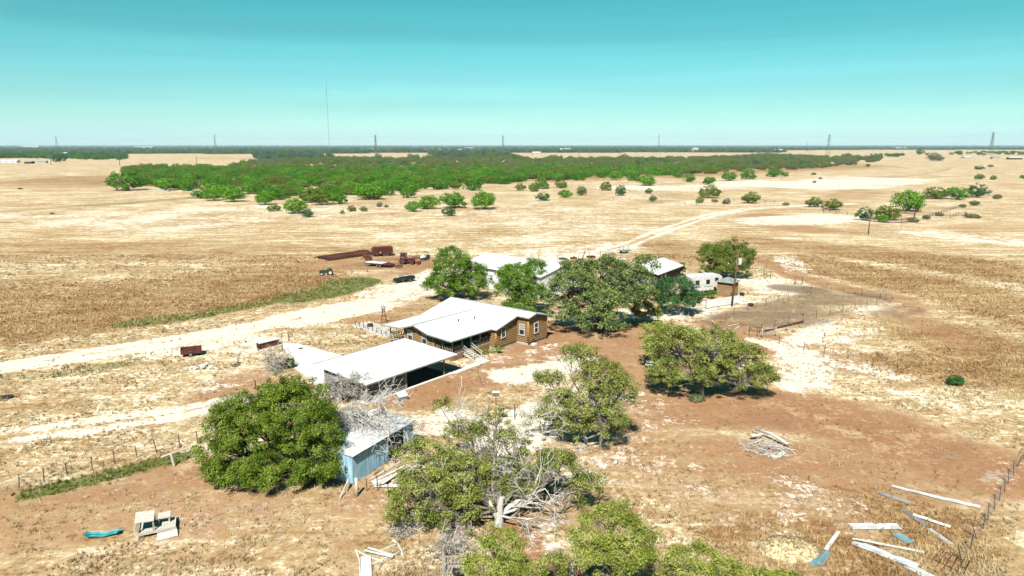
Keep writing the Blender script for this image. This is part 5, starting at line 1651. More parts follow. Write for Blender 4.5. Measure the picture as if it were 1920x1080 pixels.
# distant farmsteads and houses, tiny in the picture
FAR = [
 ((12, 305), 'farmstead', 'long low white barn of the distant left-hand farmstead', (34, 10), 3.2, 1.4, 'white_metal', 'white_metal', 4),
 ((52, 307), 'farmstead', 'grey cluttered shed beside the long white barn at far left', (12, 8), 3.0, 1.2, 'dark_wood', 'grey_roof', -8),
 ((78, 306), 'farmstead', 'tan roofed shed under the trees of the left-hand farmstead', (13, 9), 3.0, 1.3, 'cream', 'tin', 12),
 ((118, 289), 'farmstead', 'pale house behind the pylon trees at far left', (22, 12), 4, 2, 'cream', 'white_metal', 6),
 ((1815, 297), 'ranch', 'white roofed ranch house, first of the three distant right-hand buildings', (17, 11), 3.2, 1.8, 'cream', 'white_metal', 10),
 ((1868, 298), 'ranch', 'grey roofed ranch house, middle of the three distant right-hand buildings', (14, 10), 3.2, 1.8, 'cream', 'fascia', -6),
 ((1905, 299), 'ranch', 'long dark open barn, last of the three distant right-hand buildings', (28, 10), 3.4, 1.0, 'black', 'white_metal', 3),
 ((1006, 291), 'house', 'tall pale building by the dark tree at the middle of the horizon', (24, 12), 8, 2, 'cream', 'white_metal', 10),
 ((1060, 281), 'house', 'white long sheds in the woods near the middle of the horizon', (60, 20), 7, 2, 'white_metal', 'white_metal', 0),
 ((1305, 284), 'house', 'pale gin tower building beside the fifth pylon from the left', (28, 16), 13, 3, 'cream', 'white_metal', 25),
 ((1460, 283), 'house', 'white farm shed in the woods beyond the sand', (40, 20), 6, 2, 'white_metal', 'white_metal', -5),
 ((880, 279), 'house', 'white roofs of a distant settlement near the fourth pylon', (70, 24), 8, 2, 'white_metal', 'white_metal', 4),
 ((55, 275.8), 'house', 'white long warehouse at the left end of the horizon', (240, 60), 14, 3, 'white_metal', 'white_metal', 0),
 ((268, 277), 'house', 'pale long roof on the horizon between the two leftmost pylons', (200, 40), 10, 3, 'cream', 'white_metal', 0),
 ((1690, 279), 'house', 'pale roof on the horizon between the two rightmost pylons', (90, 30), 8, 2, 'cream', 'white_metal', 0),
]
for (px, py), nm, lab, sz, H, rdg, wm, rm, deg in FAR:
    p = gp(px, py)
    T = thing('distant_' + nm, lab, 'building', p, R(deg))
    L, W = sz
    x0 = -L / 2
    vs = [(x0, 0, 0), (x0, W, 0), (x0, W, H), (x0, W / 2, H + rdg), (x0, 0, H)]
    vs2 = [(-x0, y, z) for x, y, z in vs]
    MB().add(vs + vs2, [(0, 1, 2, 3, 4), (9, 8, 7, 6, 5)] + [(i, i + 5, (i + 1) % 5 + 5, (i + 1) % 5) for i in range(5)]).build('wall', wm, T)
    for s in (0, 1):
        y0 = -0.4 if s == 0 else W + 0.4
        q = [(x0 - 0.4, y0, H), (-x0 + 0.4, y0, H), (-x0 + 0.4, W / 2, H + rdg + 0.12), (x0 - 0.4, W / 2, H + rdg + 0.12)]
        MB().slab(q if s == 0 else q[::-1], 0.1).build('roof', rm, T)
    for i in range(3):
        x = x0 + L * (0.2 + 0.3 * i)
        o = MB().box(x - L * 0.03, x + L * 0.03, -0.1, -0.02, H * 0.3, H * 0.75).build('window', 'glass', T)
# ------------------------------------------------------------------ vehicles and machines
def face(a_px, b_px):
    a, b = gp(*a_px), gp(*b_px)
    d = b - a
    return a, math.atan2(d.y, d.x), d.length

def stock_trailer():
    a, rz, L = face((699, 482), (733, 480))
    T = thing('stock_trailer', 'red covered livestock trailer with a white spare wheel at the machinery yard', 'trailer', a, rz)
    L, W = 5.6, 2.0
    prof = [(0.35, 0.75), (0, 1.0), (0.05, 2.2), (0.45, 2.55), (L - 0.2, 2.6), (L, 2.4), (L, 0.5), (0.35, 0.5)]
    n = len(prof)
    vs = [(x, 0, z) for x, z in prof] + [(x, W, z) for x, z in prof]
    MB().add(vs, [tuple(range(n)), tuple(range(2 * n - 1, n - 1, -1))] + [(i, i + n, (i + 1) % n + n, (i + 1) % n) for i in range(n)]).build('body', 'red_rust', T)
    for z in (1.45, 1.85, 2.2):
        MB().bar((0.6, -0.03, z), (L - 0.2, -0.03, z), 0.05, 0.09).build('slat', 'red_dark', T)
    for x in (1.6, 3.0, 4.4):
        MB().bar((x, -0.05, 0.6), (x, -0.05, 2.45), 0.08, 0.05).build('stake', 'red_dark', T)
    MB().bar((2.5, -0.14, 0.85), (4.6, -0.14, 0.85), 0.26, 0.05).build('fender', 'red_rust', T)
    for x in (3.1, 3.95):
        wheel(T, x, -0.1, 0.37, 0.22)
        wheel(T, x, W + 0.1, 0.37, 0.22)
    wheel(T, 2.1, -0.12, 0.36, 0.18, z=1.15, rim='white_paint')
    MB().tube([(0.4, 0.4, 0.5), (-1.3, 1.0, 0.5), (0.4, 1.6, 0.5)], 0.06, 6).build('tongue', 'steel_dark', T)
    MB().tube([(-1.2, 1.0, 0.0), (-1.2, 1.0, 0.7)], 0.05, 6).build('jack', 'steel_dark', T)
stock_trailer()

def pipes():
    a, b = gp(600, 486), gp(688, 474)
    d = b - a
    rz = math.atan2(d.y, d.x)
    me = MB().tube([(0, 0, 0), (1, 0, 0)], 0.11, 8).mesh('steel_pipe', 'rust')
    me2 = MB().tube([(0, 0, 0), (1, 0, 0)], 0.11, 8).mesh('steel_pipe', 'rust_dark')
    rg = np.random.default_rng(3)
    L = d.length
    k = 0
    for row, n in ((0, 13), (1, 11), (2, 9)):
        for i in range(n):
            o = obj('steel_pipe', me if rg.random() < 0.7 else me2)
            s = Vector((-math.sin(rz), math.cos(rz), 0))
            o.location = a + s * (-4.4 + i * 0.62 + row * 0.31) + Vector((0, 0, 0.14 + row * 0.24)) + d.normalized() * rg.uniform(-0.4, 0.8)
            o.rotation_euler = (0, 0, rz + rg.normal() * 0.008)
            o.scale = (L * rg.uniform(0.9, 1.0), 1, 1)
            tag(o, 'long rusty steel pipe in the stack beyond the driveway', 'pipe', 'rusty pipes in the stack')
pipes()

def flatbed():
    a, rz, L0 = face((688, 503), (736, 503))
    a, b = gp(684, 499), gp(731, 503)
    d = b - a
    T = thing('flatbed_trailer', 'flatbed trailer with a white deck and a red tail ramp', 'trailer', a, math.atan2(d.y, d.x))
    L, W = d.length, 2.4
    MB().box(0, L * 0.72, 0, W, 0.95, 1.03).build('deck', 'white_paint', T)
    MB().slab([(L * 0.72, 0, 1.03), (L, 0, 0.7), (L, W, 0.7), (L * 0.72, W, 1.03)], 0.10).build('ramp', 'red_dark', T)
    for y in (0.05, W - 0.05):
        MB().bar((0, y, 0.82), (L * 0.95, y, 0.72), 0.1, 0.2).build('frame_rail', 'red_dark', T)
    for x in (0.50, 0.62):
        for y in (-0.06, W + 0.06):
            wheel(T, L * x, y, 0.38, 0.24)
    MB().tube([(0, 0.5, 0.8), (-1.4, W / 2, 0.7), (0, W - 0.5, 0.8)], 0.07, 6).build('tongue', 'black', T)
    MB().box(L * 0.97, L * 1.0, 0.2, W - 0.2, 0.35, 0.62).build('bumper', 'red', T)
flatbed()

def dump_cart():
    p = gp(690, 488)
    T = thing('dump_cart', 'small red steel cart with a sloped box at the end of the pipe stack', 'cart', p, R(10))
    MB().slab([(-1.1, -0.8, 1.5), (1.0, -0.8, 1.1), (1.0, 0.8, 1.1), (-1.1, 0.8, 1.5)], 0.7).build('box', 'red', T)
    for y in (-0.95, 0.95):
        wheel(T, 0.1, y, 0.4, 0.22)
    MB().tube([(-0.9, 0, 0.7), (-2.0, 0, 0.45)], 0.06, 6).build('drawbar', 'red_dark', T)
    MB().bar((-0.6, 0, 0.42), (0.8, 0, 0.42), 1.5, 0.12).build('axle', 'steel_dark', T)
dump_cart()

def tractor(name, label, p, rz, k, body, cab, loader, rim=None):
    rim = rim or body
    T = thing(name, label, 'tractor', p, rz)
    T.scale = (k, k, k)
    MB().slab([(-1.9, -0.34, 1.42), (0.1, -0.38, 1.55), (0.1, 0.38, 1.55), (-1.9, 0.34, 1.42)], 0.55).build('hood', body, T)
    MB().box(-1.9, 1.1, -0.3, 0.3, 0.55, 0.8).build('chassis', 'steel_dark', T)
    if cab:
        c = MB()
        for x in (0.12, 1.35):
            for y in (-0.7, 0.7):
                c.bar((x, y, 1.0), (x + 0.05, y * 0.93, 2.55), 0.08, 0.08)
        c.build('cab_frame', 'black', T)
        MB().box(0.15, 1.35, -0.66, 0.66, 1.05, 2.5).build('cab_glass', 'glass', T)
        MB().box(0.0, 1.5, -0.78, 0.78, 2.56, 2.7).build('cab_roof', body, T)
    else:
        MB().box(0.55, 1.0, -0.25, 0.25, 1.0, 1.1).build('seat', 'black', T)
        MB().box(0.95, 1.05, -0.25, 0.25, 1.1, 1.5).build('seat_back', 'black', T)
        MB().ring((0.25, 0, 1.55), (0.6, 0, 0.8), 0.22, 0.02, 12, 4).build('steering_wheel', 'black', T)
    for y in (-0.85, 0.85):
        wheel(T, 0.85, y, 0.82, 0.42, rim)
        wheel(T, -1.45, y * 0.95, 0.52, 0.3, rim)
        MB().tube([(0.15, y, 1.45), (0.5, y, 1.75), (1.0, y, 1.78), (1.5, y, 1.5)], [0.12, 0.14, 0.14, 0.12], 6).build('fender', body, T)
    MB().tube([(-0.9, 0.2, 1.5), (-0.9, 0.2, 2.35)], 0.05, 6).build('exhaust', 'black', T)
    MB().box(-1.95, -1.9, -0.35, 0.35, 0.75, 1.4).build('grille', 'black', T)
    if loader:
        for y in (-0.62, 0.62):
            MB().tube([(0.05, y, 1.3), (-1.6, y, 1.55), (-2.7, y, 0.6)], 0.07, 6).build('loader_arm', body, T)
        MB().slab([(-3.3, -1.0, 0.55), (-2.6, -1.0, 0.75), (-2.6, 1.0, 0.75), (-3.3, 1.0, 0.55)], 0.5).build('bucket', body, T)
    return T
tractor('red_tractor', 'red cab tractor with a front loader at the edge of the machinery yard', gp(763, 495), R(172), 1.05, 'red', True, True)
tractor('old_tractor', 'small old dark green tractor without cab in the tall grass', gp(613, 516), R(18), 0.85, 'green_paint', False, False, 'white_paint')

def utility_vehicle():
    T = thing('utility_vehicle', 'black and white side-by-side buggy behind the red tractor', 'buggy', gp(797, 486), R(70))
    MB().slab([(-1.5, -0.65, 0.9), (-0.4, -0.7, 1.1), (-0.4, 0.7, 1.1), (-1.5, 0.65, 0.9)], 0.45).build('hood', 'white_paint', T)
    MB().box(-0.4, 0.8, -0.7, 0.7, 0.4, 0.62).build('floor', 'black', T)
    MB().box(0.1, 0.6, -0.6, 0.6, 0.62, 0.95).build('seat', 'black', T)
    MB().box(0.7, 1.6, -0.7, 0.7, 0.65, 1.0).build('cargo_bed', 'black', T)
    for y in (-0.66, 0.66):
        MB().tube([(-0.5, y, 1.0), (-0.1, y, 1.9), (0.75, y, 1.9), (0.9, y, 0.95)], 0.04, 6).build('roll_bar', 'black', T)
    MB().box(-0.15, 0.8, -0.66, 0.66, 1.92, 1.97).build('roof', 'black', T)
    for x in (-1.0, 1.1):
        for y in (-0.72, 0.72):
            wheel(T, x, y, 0.34, 0.26)
utility_vehicle()
def disc_plough():
    T = thing('plough', 'black farm plough on the ground between red tractor and buggy', 'plough', gp(782, 485), R(20))
    MB().bar((-1.4, 0, 0.75), (1.4, 0, 0.75), 0.14, 0.14).build('beam', 'black', T)
    for i in range(5):
        x = -1.2 + i * 0.6
        MB().tube([(x, 0, 0.75), (x + 0.05, 0.15, 0.4), (x - 0.05, 0.0, 0.1)], 0.04, 5).build('shank', 'steel_dark', T)
        MB().tube([(x - 0.02, -0.05, 0.28), (x + 0.03, 0.0, 0.28)], 0.27, 10).build('disc', 'steel_dark', T)
    MB().tube([(-0.3, 0, 0.8), (0, 0.2, 1.4), (0.3, 0, 0.8)], 0.05, 5).build('hitch', 'black', T)
disc_plough()

def harrow(label, px, py, deg, m, L=2.4):
    T = thing('harrow', label, 'harrow', gp(px, py), R(deg))
    for y in (0.0, 0.7, 1.4):
        MB().bar((0, y, 0.55), (L, y, 0.55), 0.1, 0.12).build('bar', m, T)
    for x in (0.1, L / 2, L - 0.1):
        MB().bar((x, -0.05, 0.66), (x, 1.45, 0.66), 0.1, 0.1).build('cross_bar', m, T)
    for i in range(6):
        x = 0.15 + i * (L - 0.3) / 5
        for y in (0.0, 1.4):
            MB().tube([(x, y, 0.52), (x - 0.08, y, 0.02)], 0.035, 5).build('tine', 'steel_dark', T)
    MB().tube([(L / 2 - 0.3, 0.7, 0.7), (L / 2, 0.8, 1.3), (L / 2 + 0.3, 0.7, 0.7)], 0.05, 5).build('hitch', m, T)
harrow('rust brown harrow lying behind the pipe stack and the livestock trailer', 672, 474, 12, 'rust_dark', 2.8)
harrow('dark red harrow between the dump cart and the livestock trailer', 680, 485, 4, 'red_dark')
harrow('black harrow beside the buggy and the plough', 788, 490, 15, 'black')
harrow('rusty harrow under the tail ramp of the flatbed trailer', 742, 504, 20, 'rust_dark', 1.8)
harrow('grey harrow at the edge of the pale yard under the green tree', 792, 537, -5, 'steel_dark', 2.0)
def utility_trailer():
    a, rz, L = face((746, 532), (779, 527))
    T = thing('utility_trailer', 'black two part utility trailer with a pale rail frame on the pale yard', 'trailer', a, rz)
    W = 1.9
    L = 4.6
    MB().box(1.6, L, 0, W, 0.55, 0.63).build('deck', 'black', T)
    MB().box(-0.1, 1.35, 0.2, W - 0.2, 0.35, 1.0).build('tool_box', 'black', T)
    for y in (0, W):
        MB().bar((1.6, y, 0.85), (L, y, 0.85), 0.05, 0.42).build('side', 'black', T)
        MB().tube([(1.7, y, 0.6), (1.7, y, 1.45), (L - 0.1, y, 1.45), (L - 0.1, y, 0.6)], 0.045, 6).build('rack_bar', 'galv', T)
        wheel(T, 3.1, y + (0.15 if y else -0.15), 0.36, 0.22)
    for x in (1.7, 3.2, L - 0.1):
        MB().tube([(x, 0, 1.45), (x, W, 1.45)], 0.04, 6).build('rack_bar', 'galv', T)
    MB().bar((L, 0, 0.9), (L, W, 0.9), 0.05, 0.55).build('tail_gate', 'black', T)
    MB().tube([(1.4, W / 2, 0.5), (-0.9, W / 2, 0.45)], 0.06, 6).build('tongue', 'black', T)
utility_trailer()

def implement_trailer():
    a, rz, L = face((1164, 476), (1186, 474))
    T = thing('implement_trailer', 'low steel implement frame with raised arms on the far track', 'trailer', a, rz)
    W = 2.2
    for y in (0, W):
        MB().bar((0, y, 0.75), (3.6, y, 0.75), 0.12, 0.16).build('frame_rail', 'steel_dark', T)
        wheel(T, 1.9, y + (0.2 if y else -0.2), 0.42, 0.24)
    MB().box(0.2, 3.3, 0.1, W - 0.1, 0.84, 0.9).build('deck', 'tin', T)
    for x in (0.2, 1.8, 3.4):
        MB().tube([(x, W / 2, 0.9), (x, W / 2, 1.9)], 0.06, 5).build('upright', 'steel_dark', T)
    MB().bar((-0.3, W / 2, 1.7), (3.9, W / 2, 1.55), 0.09, 0.09).build('boom', 'steel_dark', T)
implement_trailer()

def bed_trailer():
    a, rz, L = face((338, 671), (372, 669))
    a = gp(340, 671)
    T = thing('pickup_bed_trailer', 'open dull red pickup bed trailer standing in the grass below the driveway', 'trailer', a, R(24))
    L, W = 2.7, 1.7
    MB().box(0.05, L - 0.05, 0.05, W - 0.05, 0.55, 0.63).build('floor', 'red_dark', T)
    for y in (0, W):
        MB().slab([(0, y - 0.06, 1.12), (L, y - 0.06, 1.12), (L, y + 0.06, 1.12), (0, y + 0.06, 1.12)], 0.68).build('side', 'red_rust', T)
        MB().tube([(0.75, y, 0.5), (0.95, y, 0.78), (1.5, y, 0.78), (1.7, y, 0.5)], [0.1, 0.12, 0.12, 0.1], 6).build('wheel_arch', 'red_rust', T)
        wheel(T, 1.25, y, 0.34, 0.2)
    MB().box(-0.05, 0.01, 0.065, W - 0.065, 0.45, 1.1).build('front_panel', 'red_dark', T)
    MB().box(L - 0.01, L + 0.05, 0.065, W - 0.065, 0.5, 1.2).build('tail_gate', 'red_dark', T)
    MB().tube([(L, W / 2, 0.45), (L + 1.0, W / 2, 0.4)], 0.05, 6).build('tongue', 'black', T)
bed_trailer()

# ------------------------------------------------------------------ poles, mast, pylons, wires
def utility_pole(label, px, py, top_py, transformer=False, arm=False, r=0.14, name='utility_pole', m='pole_wood', lean=0.0):
    b = gp(px, py)
    H = at(px, top_py, b.y).z
    T = thing(name, label, 'pole', b)
    MB().tube([(0, 0, -0.2), (lean * 0.5, 0, H / 2), (lean, 0, H)], [r * 1.25, r, r * 0.8], 8).build('shaft', m, T, True)
    if transformer:
        MB().tube([(0.35 + lean, -0.2, H - 2.6), (0.35 + lean, -0.2, H - 2.5), (0.35 + lean, -0.2, H - 1.55), (0.35 + lean, -0.2, H - 1.45)], [0.26, 0.3, 0.3, 0.24], 12).build('transformer', 'white_paint', T)
        for q in (-0.1, 0.1):
            MB().tube([(0.35 + lean + q, -0.2, H - 1.45), (0.35 + lean + q, -0.2, H - 1.15)], 0.035, 6).build('insulator', 'steel', T)
        MB().bar((lean, 0, H - 0.25), (0.5 + lean, -0.25, H - 0.5), 0.07, 0.07).build('bracket', 'steel_dark', T)
    if arm:
        MB().bar((-1.2, 0, H - 0.5), (1.2, 0, H - 0.5), r * 1.2, r * 1.4).build('cross_arm', m, T)
        for q in (-1.1, -0.4, 0.4, 1.1):
            MB().tube([(q, 0, H - 0.42), (q, 0, H - 0.15)], r * 0.5, 6).build('insulator', 'steel', T)
    return T, b, H
utility_pole('tall brown utility pole with a white transformer beside the wooden shed', 1372, 575, 470, True, lean=0.6)
utility_pole('bare leaning pole in the pasture before the corral', 1628, 440, 402, r=0.16)
utility_pole('thin grey lamp pole behind the ridge of the log house', 843, 556, 512, r=0.07, m='galv', name='lamp_pole')
utility_pole('utility pole with cross arm beside the left-hand farmstead', 96, 309, 288, arm=True, r=0.35)
utility_pole('utility pole with cross arm at the corner of the left-hand tree belt', 225, 311, 291, arm=True, r=0.35)
utility_pole('utility pole at the edge of the tan field at the left', 369, 308, 293, arm=True, r=0.35)
utility_pole('dark pole among the woods before the pale field, nearer the middle', 1085, 300, 285, arm=True, r=0.45)
utility_pole('dark pole among the woods before the pale field, beside the tall pylon', 1162, 300, 284, arm=True, r=0.45)
utility_pole('dark pole on the horizon beside the sixth pylon', 1512, 284, 268, arm=True, r=0.8)
utility_pole('thin steel post in the garden by the bare shrub', 530, 658, 626, r=0.05, m='steel_dark', name='steel_post')

def pylon_mesh():
    parts = {}
    body, arms = MB(), MB()
    H = 56.0
    def hw(z):
        return 4.2 * (1 - z / 46) + 0.9 if z < 46 else 0.9
    lv = [0, 9, 17, 24, 30, 35, 39.5, 43.5, 47, 50.5, 54, 56]
    r = 0.42
    for z0, z1 in zip(lv[:-1], lv[1:]):
        a, b = hw(z0), hw(z1)
        for sx, sy in ((1, 1), (1, -1), (-1, 1), (-1, -1)):
            body.bar((sx * a, sy * a, z0), (sx * b, sy * b, z1), r, r)
        for sx in (1, -1):
            body.bar((sx * a, -a, z0), (sx * b, b, z1), r * 0.7, r * 0.7)
            body.bar((-a, sx * a, z0), (b, sx * b, z1), r * 0.7, r * 0.7)
            body.bar((a, sx * a, z0), (-b, sx * b, z1), r * 0.7, r * 0.7)
    for z, w_ in ((38, 7.5), (45, 9.5), (52, 7.0)):
        for s in (-1, 1):
            arms.bar((0, 0.5, z), (s * w_, 0, z + 0.5), r, r)
            arms.bar((0, 0, z + 2.6), (s * w_, 0, z + 0.6), r * 0.8, r * 0.8)
            arms.bar((s * w_, 0, z + 0.4), (s * w_, 0, z - 2.2), 0.22, 0.22)
    return body.mesh('lattice', 'galv'), arms.mesh('cross_arms', 'galv')
PM = pylon_mesh()
PY = []
WORDS = ['leftmost', 'second from the left', 'third from the left', 'middle', 'fifth from the left', 'sixth from the left', 'rightmost']
for i, (px, top, by) in enumerate(((109, 255, 291), (405, 252, 290), (705, 253, 290), (943, 254, 288), (1234, 253, 291), (1552, 252, 290), (1857, 248, 291))):
    b = gp(px, by)
    H = at(px, top, b.y).z
    T = thing('pylon', 'grey lattice power pylon on the horizon, ' + WORDS[i] + ' of the seven', 'pylon', b, R((-62, -60, 70, 75, 80, 20, 25)[i]), 'pylons of the power line on the horizon')
    k = H / 56.0
    T.scale = (k, k, k)
    obj('lattice', PM[0], T)
    obj('cross_arms', PM[1], T)
    PY.append((b, H))
def wire(label, pts, r, sag, group=None):
    mb = MB()
    a, b = Vector(pts[0]), Vector(pts[1])
    n = 14
    mb.tube([a.lerp(b, i / n) - Vector((0, 0, sag * 4 * (i / n) * (1 - i / n))) for i in range(n + 1)], r, 4)
    o = mb.build('power_line', 'cable')
    tag(o, label, 'wire', group)
for i in range(6):
    (a, ha), (b, hb) = PY[i], PY[i + 1]
    wire('thin power line strung from the %s pylon to the next one on its right' % WORDS[i].replace(' from the left', ''), (a + Vector((0, 0, ha * 0.93)), b + Vector((0, 0, hb * 0.93))), 0.09, 9)

def mast():
    b = gp(618, 283)
    H = at(614, 155, b.y).z
    T = thing('radio_mast', 'very tall thin guyed radio mast above the horizon', 'mast', b)
    MB().tube([(0, 0, 0), (0, 0, H * 0.5), (0, 0, H)], [0.85, 0.8, 0.75], 5).build('shaft', 'galv', T)
    for i in range(3):
        for z in (0.45, 0.9):
            a = 2 * PI * i / 3 + 0.5
            MB().tube([(0, 0, H * z), (math.cos(a) * H * 0.5, math.sin(a) * H * 0.5, 0)], 0.12, 3).build('guy_wire', 'cable', T)
    MB().tube([(0, 0, H), (0, 0, H * 1.01)], 1.2, 5).build('beacon', 'red', T)
mast()

# ------------------------------------------------------------------ fences
POST = MB().tube([(0, 0, -0.05), (0, 0, 1.35)], 0.045, 5).mesh('post', 'post_steel')
WPOST = MB().tube([(0, 0, -0.05), (0.01, 0, 0.7), (0, 0, 1.45)], [0.10, 0.09, 0.085], 7).mesh('post', 'old_wood')
def fence(label, pts_px, step=None, wood_every=0, wires=(0.35, 0.65, 0.95, 1.2), r=0.008, scale=1.0, wire_r=None, lean=0.05, seed=1, posts_at=True):
    rg = np.random.default_rng(seed)
    P = [gp(*q) for q in pts_px]
    if step:
        Q = []
        for a, b in zip(P[:-1], P[1:]):
            n = max(1, int((b - a).length / step))
            Q += [a.lerp(b, i / n) for i in range(n)]
        P = Q + [P[-1]]
    T = thing('wire_fence', label, 'fence', P[0])
    for i, p in enumerate(P):
        o = obj('post', WPOST if wood_every and i % wood_every == 0 else POST, T)
        o.location = p - P[0]
        o.rotation_euler = (rg.normal() * lean, rg.normal() * lean, rg.random() * 6)
        o.scale = (scale, scale, 1.0 + rg.normal() * 0.05)
    rr = r if wire_r is None else wire_r
    for z in wires:
        mb = MB()
        mb.tube([p - P[0] + Vector((0, 0, z)) for p in P], rr, 3, cap=False)
        mb.build('wire', 'steel', T)
    return T
fence('post and wire fence along the grass strip below the farm track', [(-30, 931), (36, 916), (83, 902), (126, 892), (173, 881), (216, 870), (257, 858), (294, 849), (338, 839), (370, 831)], seed=2)
fence('rusty leaning post fence at the edge of the roofing sheets', [(1804, 1053), (1819, 1030), (1831, 1010), (1843, 992), (1852, 976), (1865, 955), (1874, 939), (1884, 923), (1890, 907), (1901, 890), (1908, 875), (1918, 861), (1935, 835)], seed=3, lean=0.10, scale=0.9)
fence('near post fence of the trampled pen', [(1427, 623), (1452, 614), (1478, 608), (1505, 603), (1531, 597), (1555, 592), (1579, 586), (1602, 581), (1626, 576), (1643, 572), (1661, 563)], seed=4)
fence('far post fence of the trampled pen', [(1360, 602), (1376, 590), (1402, 581), (1416, 578), (1436, 573), (1459, 565), (1478, 560), (1520, 547), (1550, 541), (1582, 547), (1615, 555), (1650, 560)], seed=5)
fence('straggling post fence between the pen and the brown grass', [(1420, 630), (1461, 645), (1507, 657), (1546, 663), (1590, 673), (1636, 687), (1683, 698)], seed=6)
fence('post fence along the back of the barn yard', [(985, 492), (1010, 487), (1045, 488), (1085, 484), (1105, 481), (1125, 478), (1145, 480), (1192, 484), (1235, 487), (1255, 491), (1275, 494), (1295, 497)], seed=7, scale=1.3)
fence('far pasture fence below the row of dark bushes', [(1150, 374), (1180, 376), (1212, 379), (1237, 380), (1284, 383), (1306, 386), (1340, 388), (1358, 388)], step=9, seed=8, scale=1.8, wire_r=0.02)
fence('upper pasture fence through the pale ground', [(1180, 361), (1210, 363), (1230, 364), (1275, 367), (1296, 369), (1337, 371), (1390, 375), (1435, 379), (1452, 381)], step=10, seed=9, scale=1.8, wire_r=0.02)
fence('fence at the thicket end beside the white sand', [(1540, 338), (1640, 335), (1720, 330), (1760, 322), (1790, 314)], step=16, seed=10, scale=2.0, wire_r=0.03)
fence('fence running before the corral bushes', [(1543, 396), (1567, 400), (1588, 403), (1605, 405)], step=4, seed=11, scale=2.4, wire_r=0.03)
fence('corral fence running up to the prickly clump', [(1730, 410), (1748, 404), (1765, 399), (1775, 396), (1787, 392), (1797, 389)], step=5, seed=12, scale=2.4, wire_r=0.05)
fence('short fence stub below the corral', [(1782, 408), (1797, 403), (1810, 402), (1812, 405)], step=4, seed=13, scale=2.4, wire_r=0.04)
fence('short wire fence between the shed corner and the half dead tree', [(688, 921), (708, 920), (729, 934), (760, 925), (790, 915)], seed=14)
fence('fence line along the left-hand farm beside the poles', [(-60, 313), (100, 311), (230, 311), (300, 313)], step=16, seed=15, scale=1.6, wire_r=0.02)

def hbrace(label, a_px, b_px, m='old_wood', h=1.5, r=0.1, two=True):
    a, b = gp(*a_px), gp(*b_px)
    T = thing('fence_brace', label, 'fence', a)
    d = b - a
    for p in (Vector((0, 0, 0)), d):
        MB().tube([p + Vector((0, 0, -0.1)), p + Vector((0, 0, h))], r, 8).build('post', m, T, True)
    MB().tube([Vector((0, 0, h * 0.88)), d + Vector((0, 0, h * 0.88))], r * 0.7, 6).build('rail', m, T)
    if two:
        MB().tube([Vector((0, 0, h * 0.35)), d + Vector((0, 0, h * 0.2))], r * 0.6, 6).build('rail', m, T)
hbrace('wooden H brace at the near corner of the pen', (1428, 633), (1454, 630))
hbrace('wooden H brace at the far tip of the pen', (1651, 557), (1674, 561), two=False)
hbrace('steel frame standing behind the pen, the one nearer the shed', (1432, 518), (1445, 520), 'steel_dark', 1.5, 0.07)
hbrace('steel frame standing behind the pen, the one nearer the dirt track', (1490, 532), (1504, 533), 'steel_dark', 1.7, 0.07)
hbrace('pipe frame over the dark bush outside the corral', (1544, 398), (1573, 398), 'steel_dark', 1.6, 0.12, False)

def plain(name, label, cat, mb, m, group=None, smooth=False):
    return tag(mb.build(name, m, None, smooth), label, cat, group)
# kick board along the pen
a, b = gp(1431, 622), gp(1505, 604)
plain('rusty_pipe', 'long rust red pipe lying along the near pen fence', 'pipe', MB().tube([a + Vector((0, -0.3, 0.25)), b + Vector((0, -0.3, 0.25))], 0.13, 8), 'rust')
# wooden corral panels
def corral():
    o = gp(1620, 415)
    T = thing('corral', 'weathered board corral under the bushes on the far pasture', 'corral', o)
    pts = [gp(x, y) - o for x, y in ((1618, 414), (1640, 416), (1665, 418), (1690, 418), (1712, 416), (1716, 402), (1680, 399))]
    me = MB().tube([(0, 0, 0), (0, 0, 1.9)], 0.13, 6).mesh('post', 'dark_wood')
    for a, b in zip(pts[:-1], pts[1:]):
        n = max(1, int((b - a).length / 3.5))
        for i in range(n):
            q = obj('post', me, T)
            q.location = a.lerp(b, i / n)
        for z in (0.35, 0.75, 1.15, 1.55):
            MB().bar(a + Vector((0, -0.12, z)), b + Vector((0, -0.12, z)), 0.07, 0.22).build('board', 'dark_wood' if z != 0.75 else 'old_wood', T)
corral()

# gate posts and L pole at the lower fence
def gate_post(label, px, py, top, r=0.12, m='pale_wood'):
    b = gp(px, py)
    H = at(px, top, b.y).z
    T = plain('gate_post', label, 'post', MB().tube([(0, 0, -0.1), (0.02, 0.01, H * 0.5), (0, 0, H)], [r * 1.05, r, r * 0.95], 9), m, smooth=True)
    T.location = b
    return T
gate_post('stout pale gate post by the corner of the tin shed', 669, 930, 896, 0.14)
gate_post('thin pale post between the gate post and the big green tree', 653, 915, 898, 0.08)
def brace_pole():
    a = gp(327, 874)
    H = at(322, 851, a.y).z
    T = thing('brace_post', 'pale brace post with a long white top rail on the lower fence', 'post', a)
    MB().tube([(0, 0, -0.1), (-0.2, 0, H)], 0.11, 8).build('post', 'pale_wood', T)
    c = at(362, 839, a.y + 1.6) - a
    c.z = H + 0.02
    e = Vector((-0.95, -0.45, H - 0.15))
    MB().tube([e, (-0.2, 0, H + 0.03), c], 0.07, 6).build('rail', 'pale_wood', T)
    MB().tube([c, (c.x, c.y, 0)], 0.07, 6).build('post', 'pale_wood', T)
brace_pole()
p0 = gp(653, 916)
plain('leaning_pole', 'pale pole leaning down from the thin post to the ground', 'pole', MB().tube([p0 + Vector((0.05, -0.15, 0.9)), gp(637, 936) + Vector((0, 0, 0.05))], 0.06, 6), 'pale_wood')

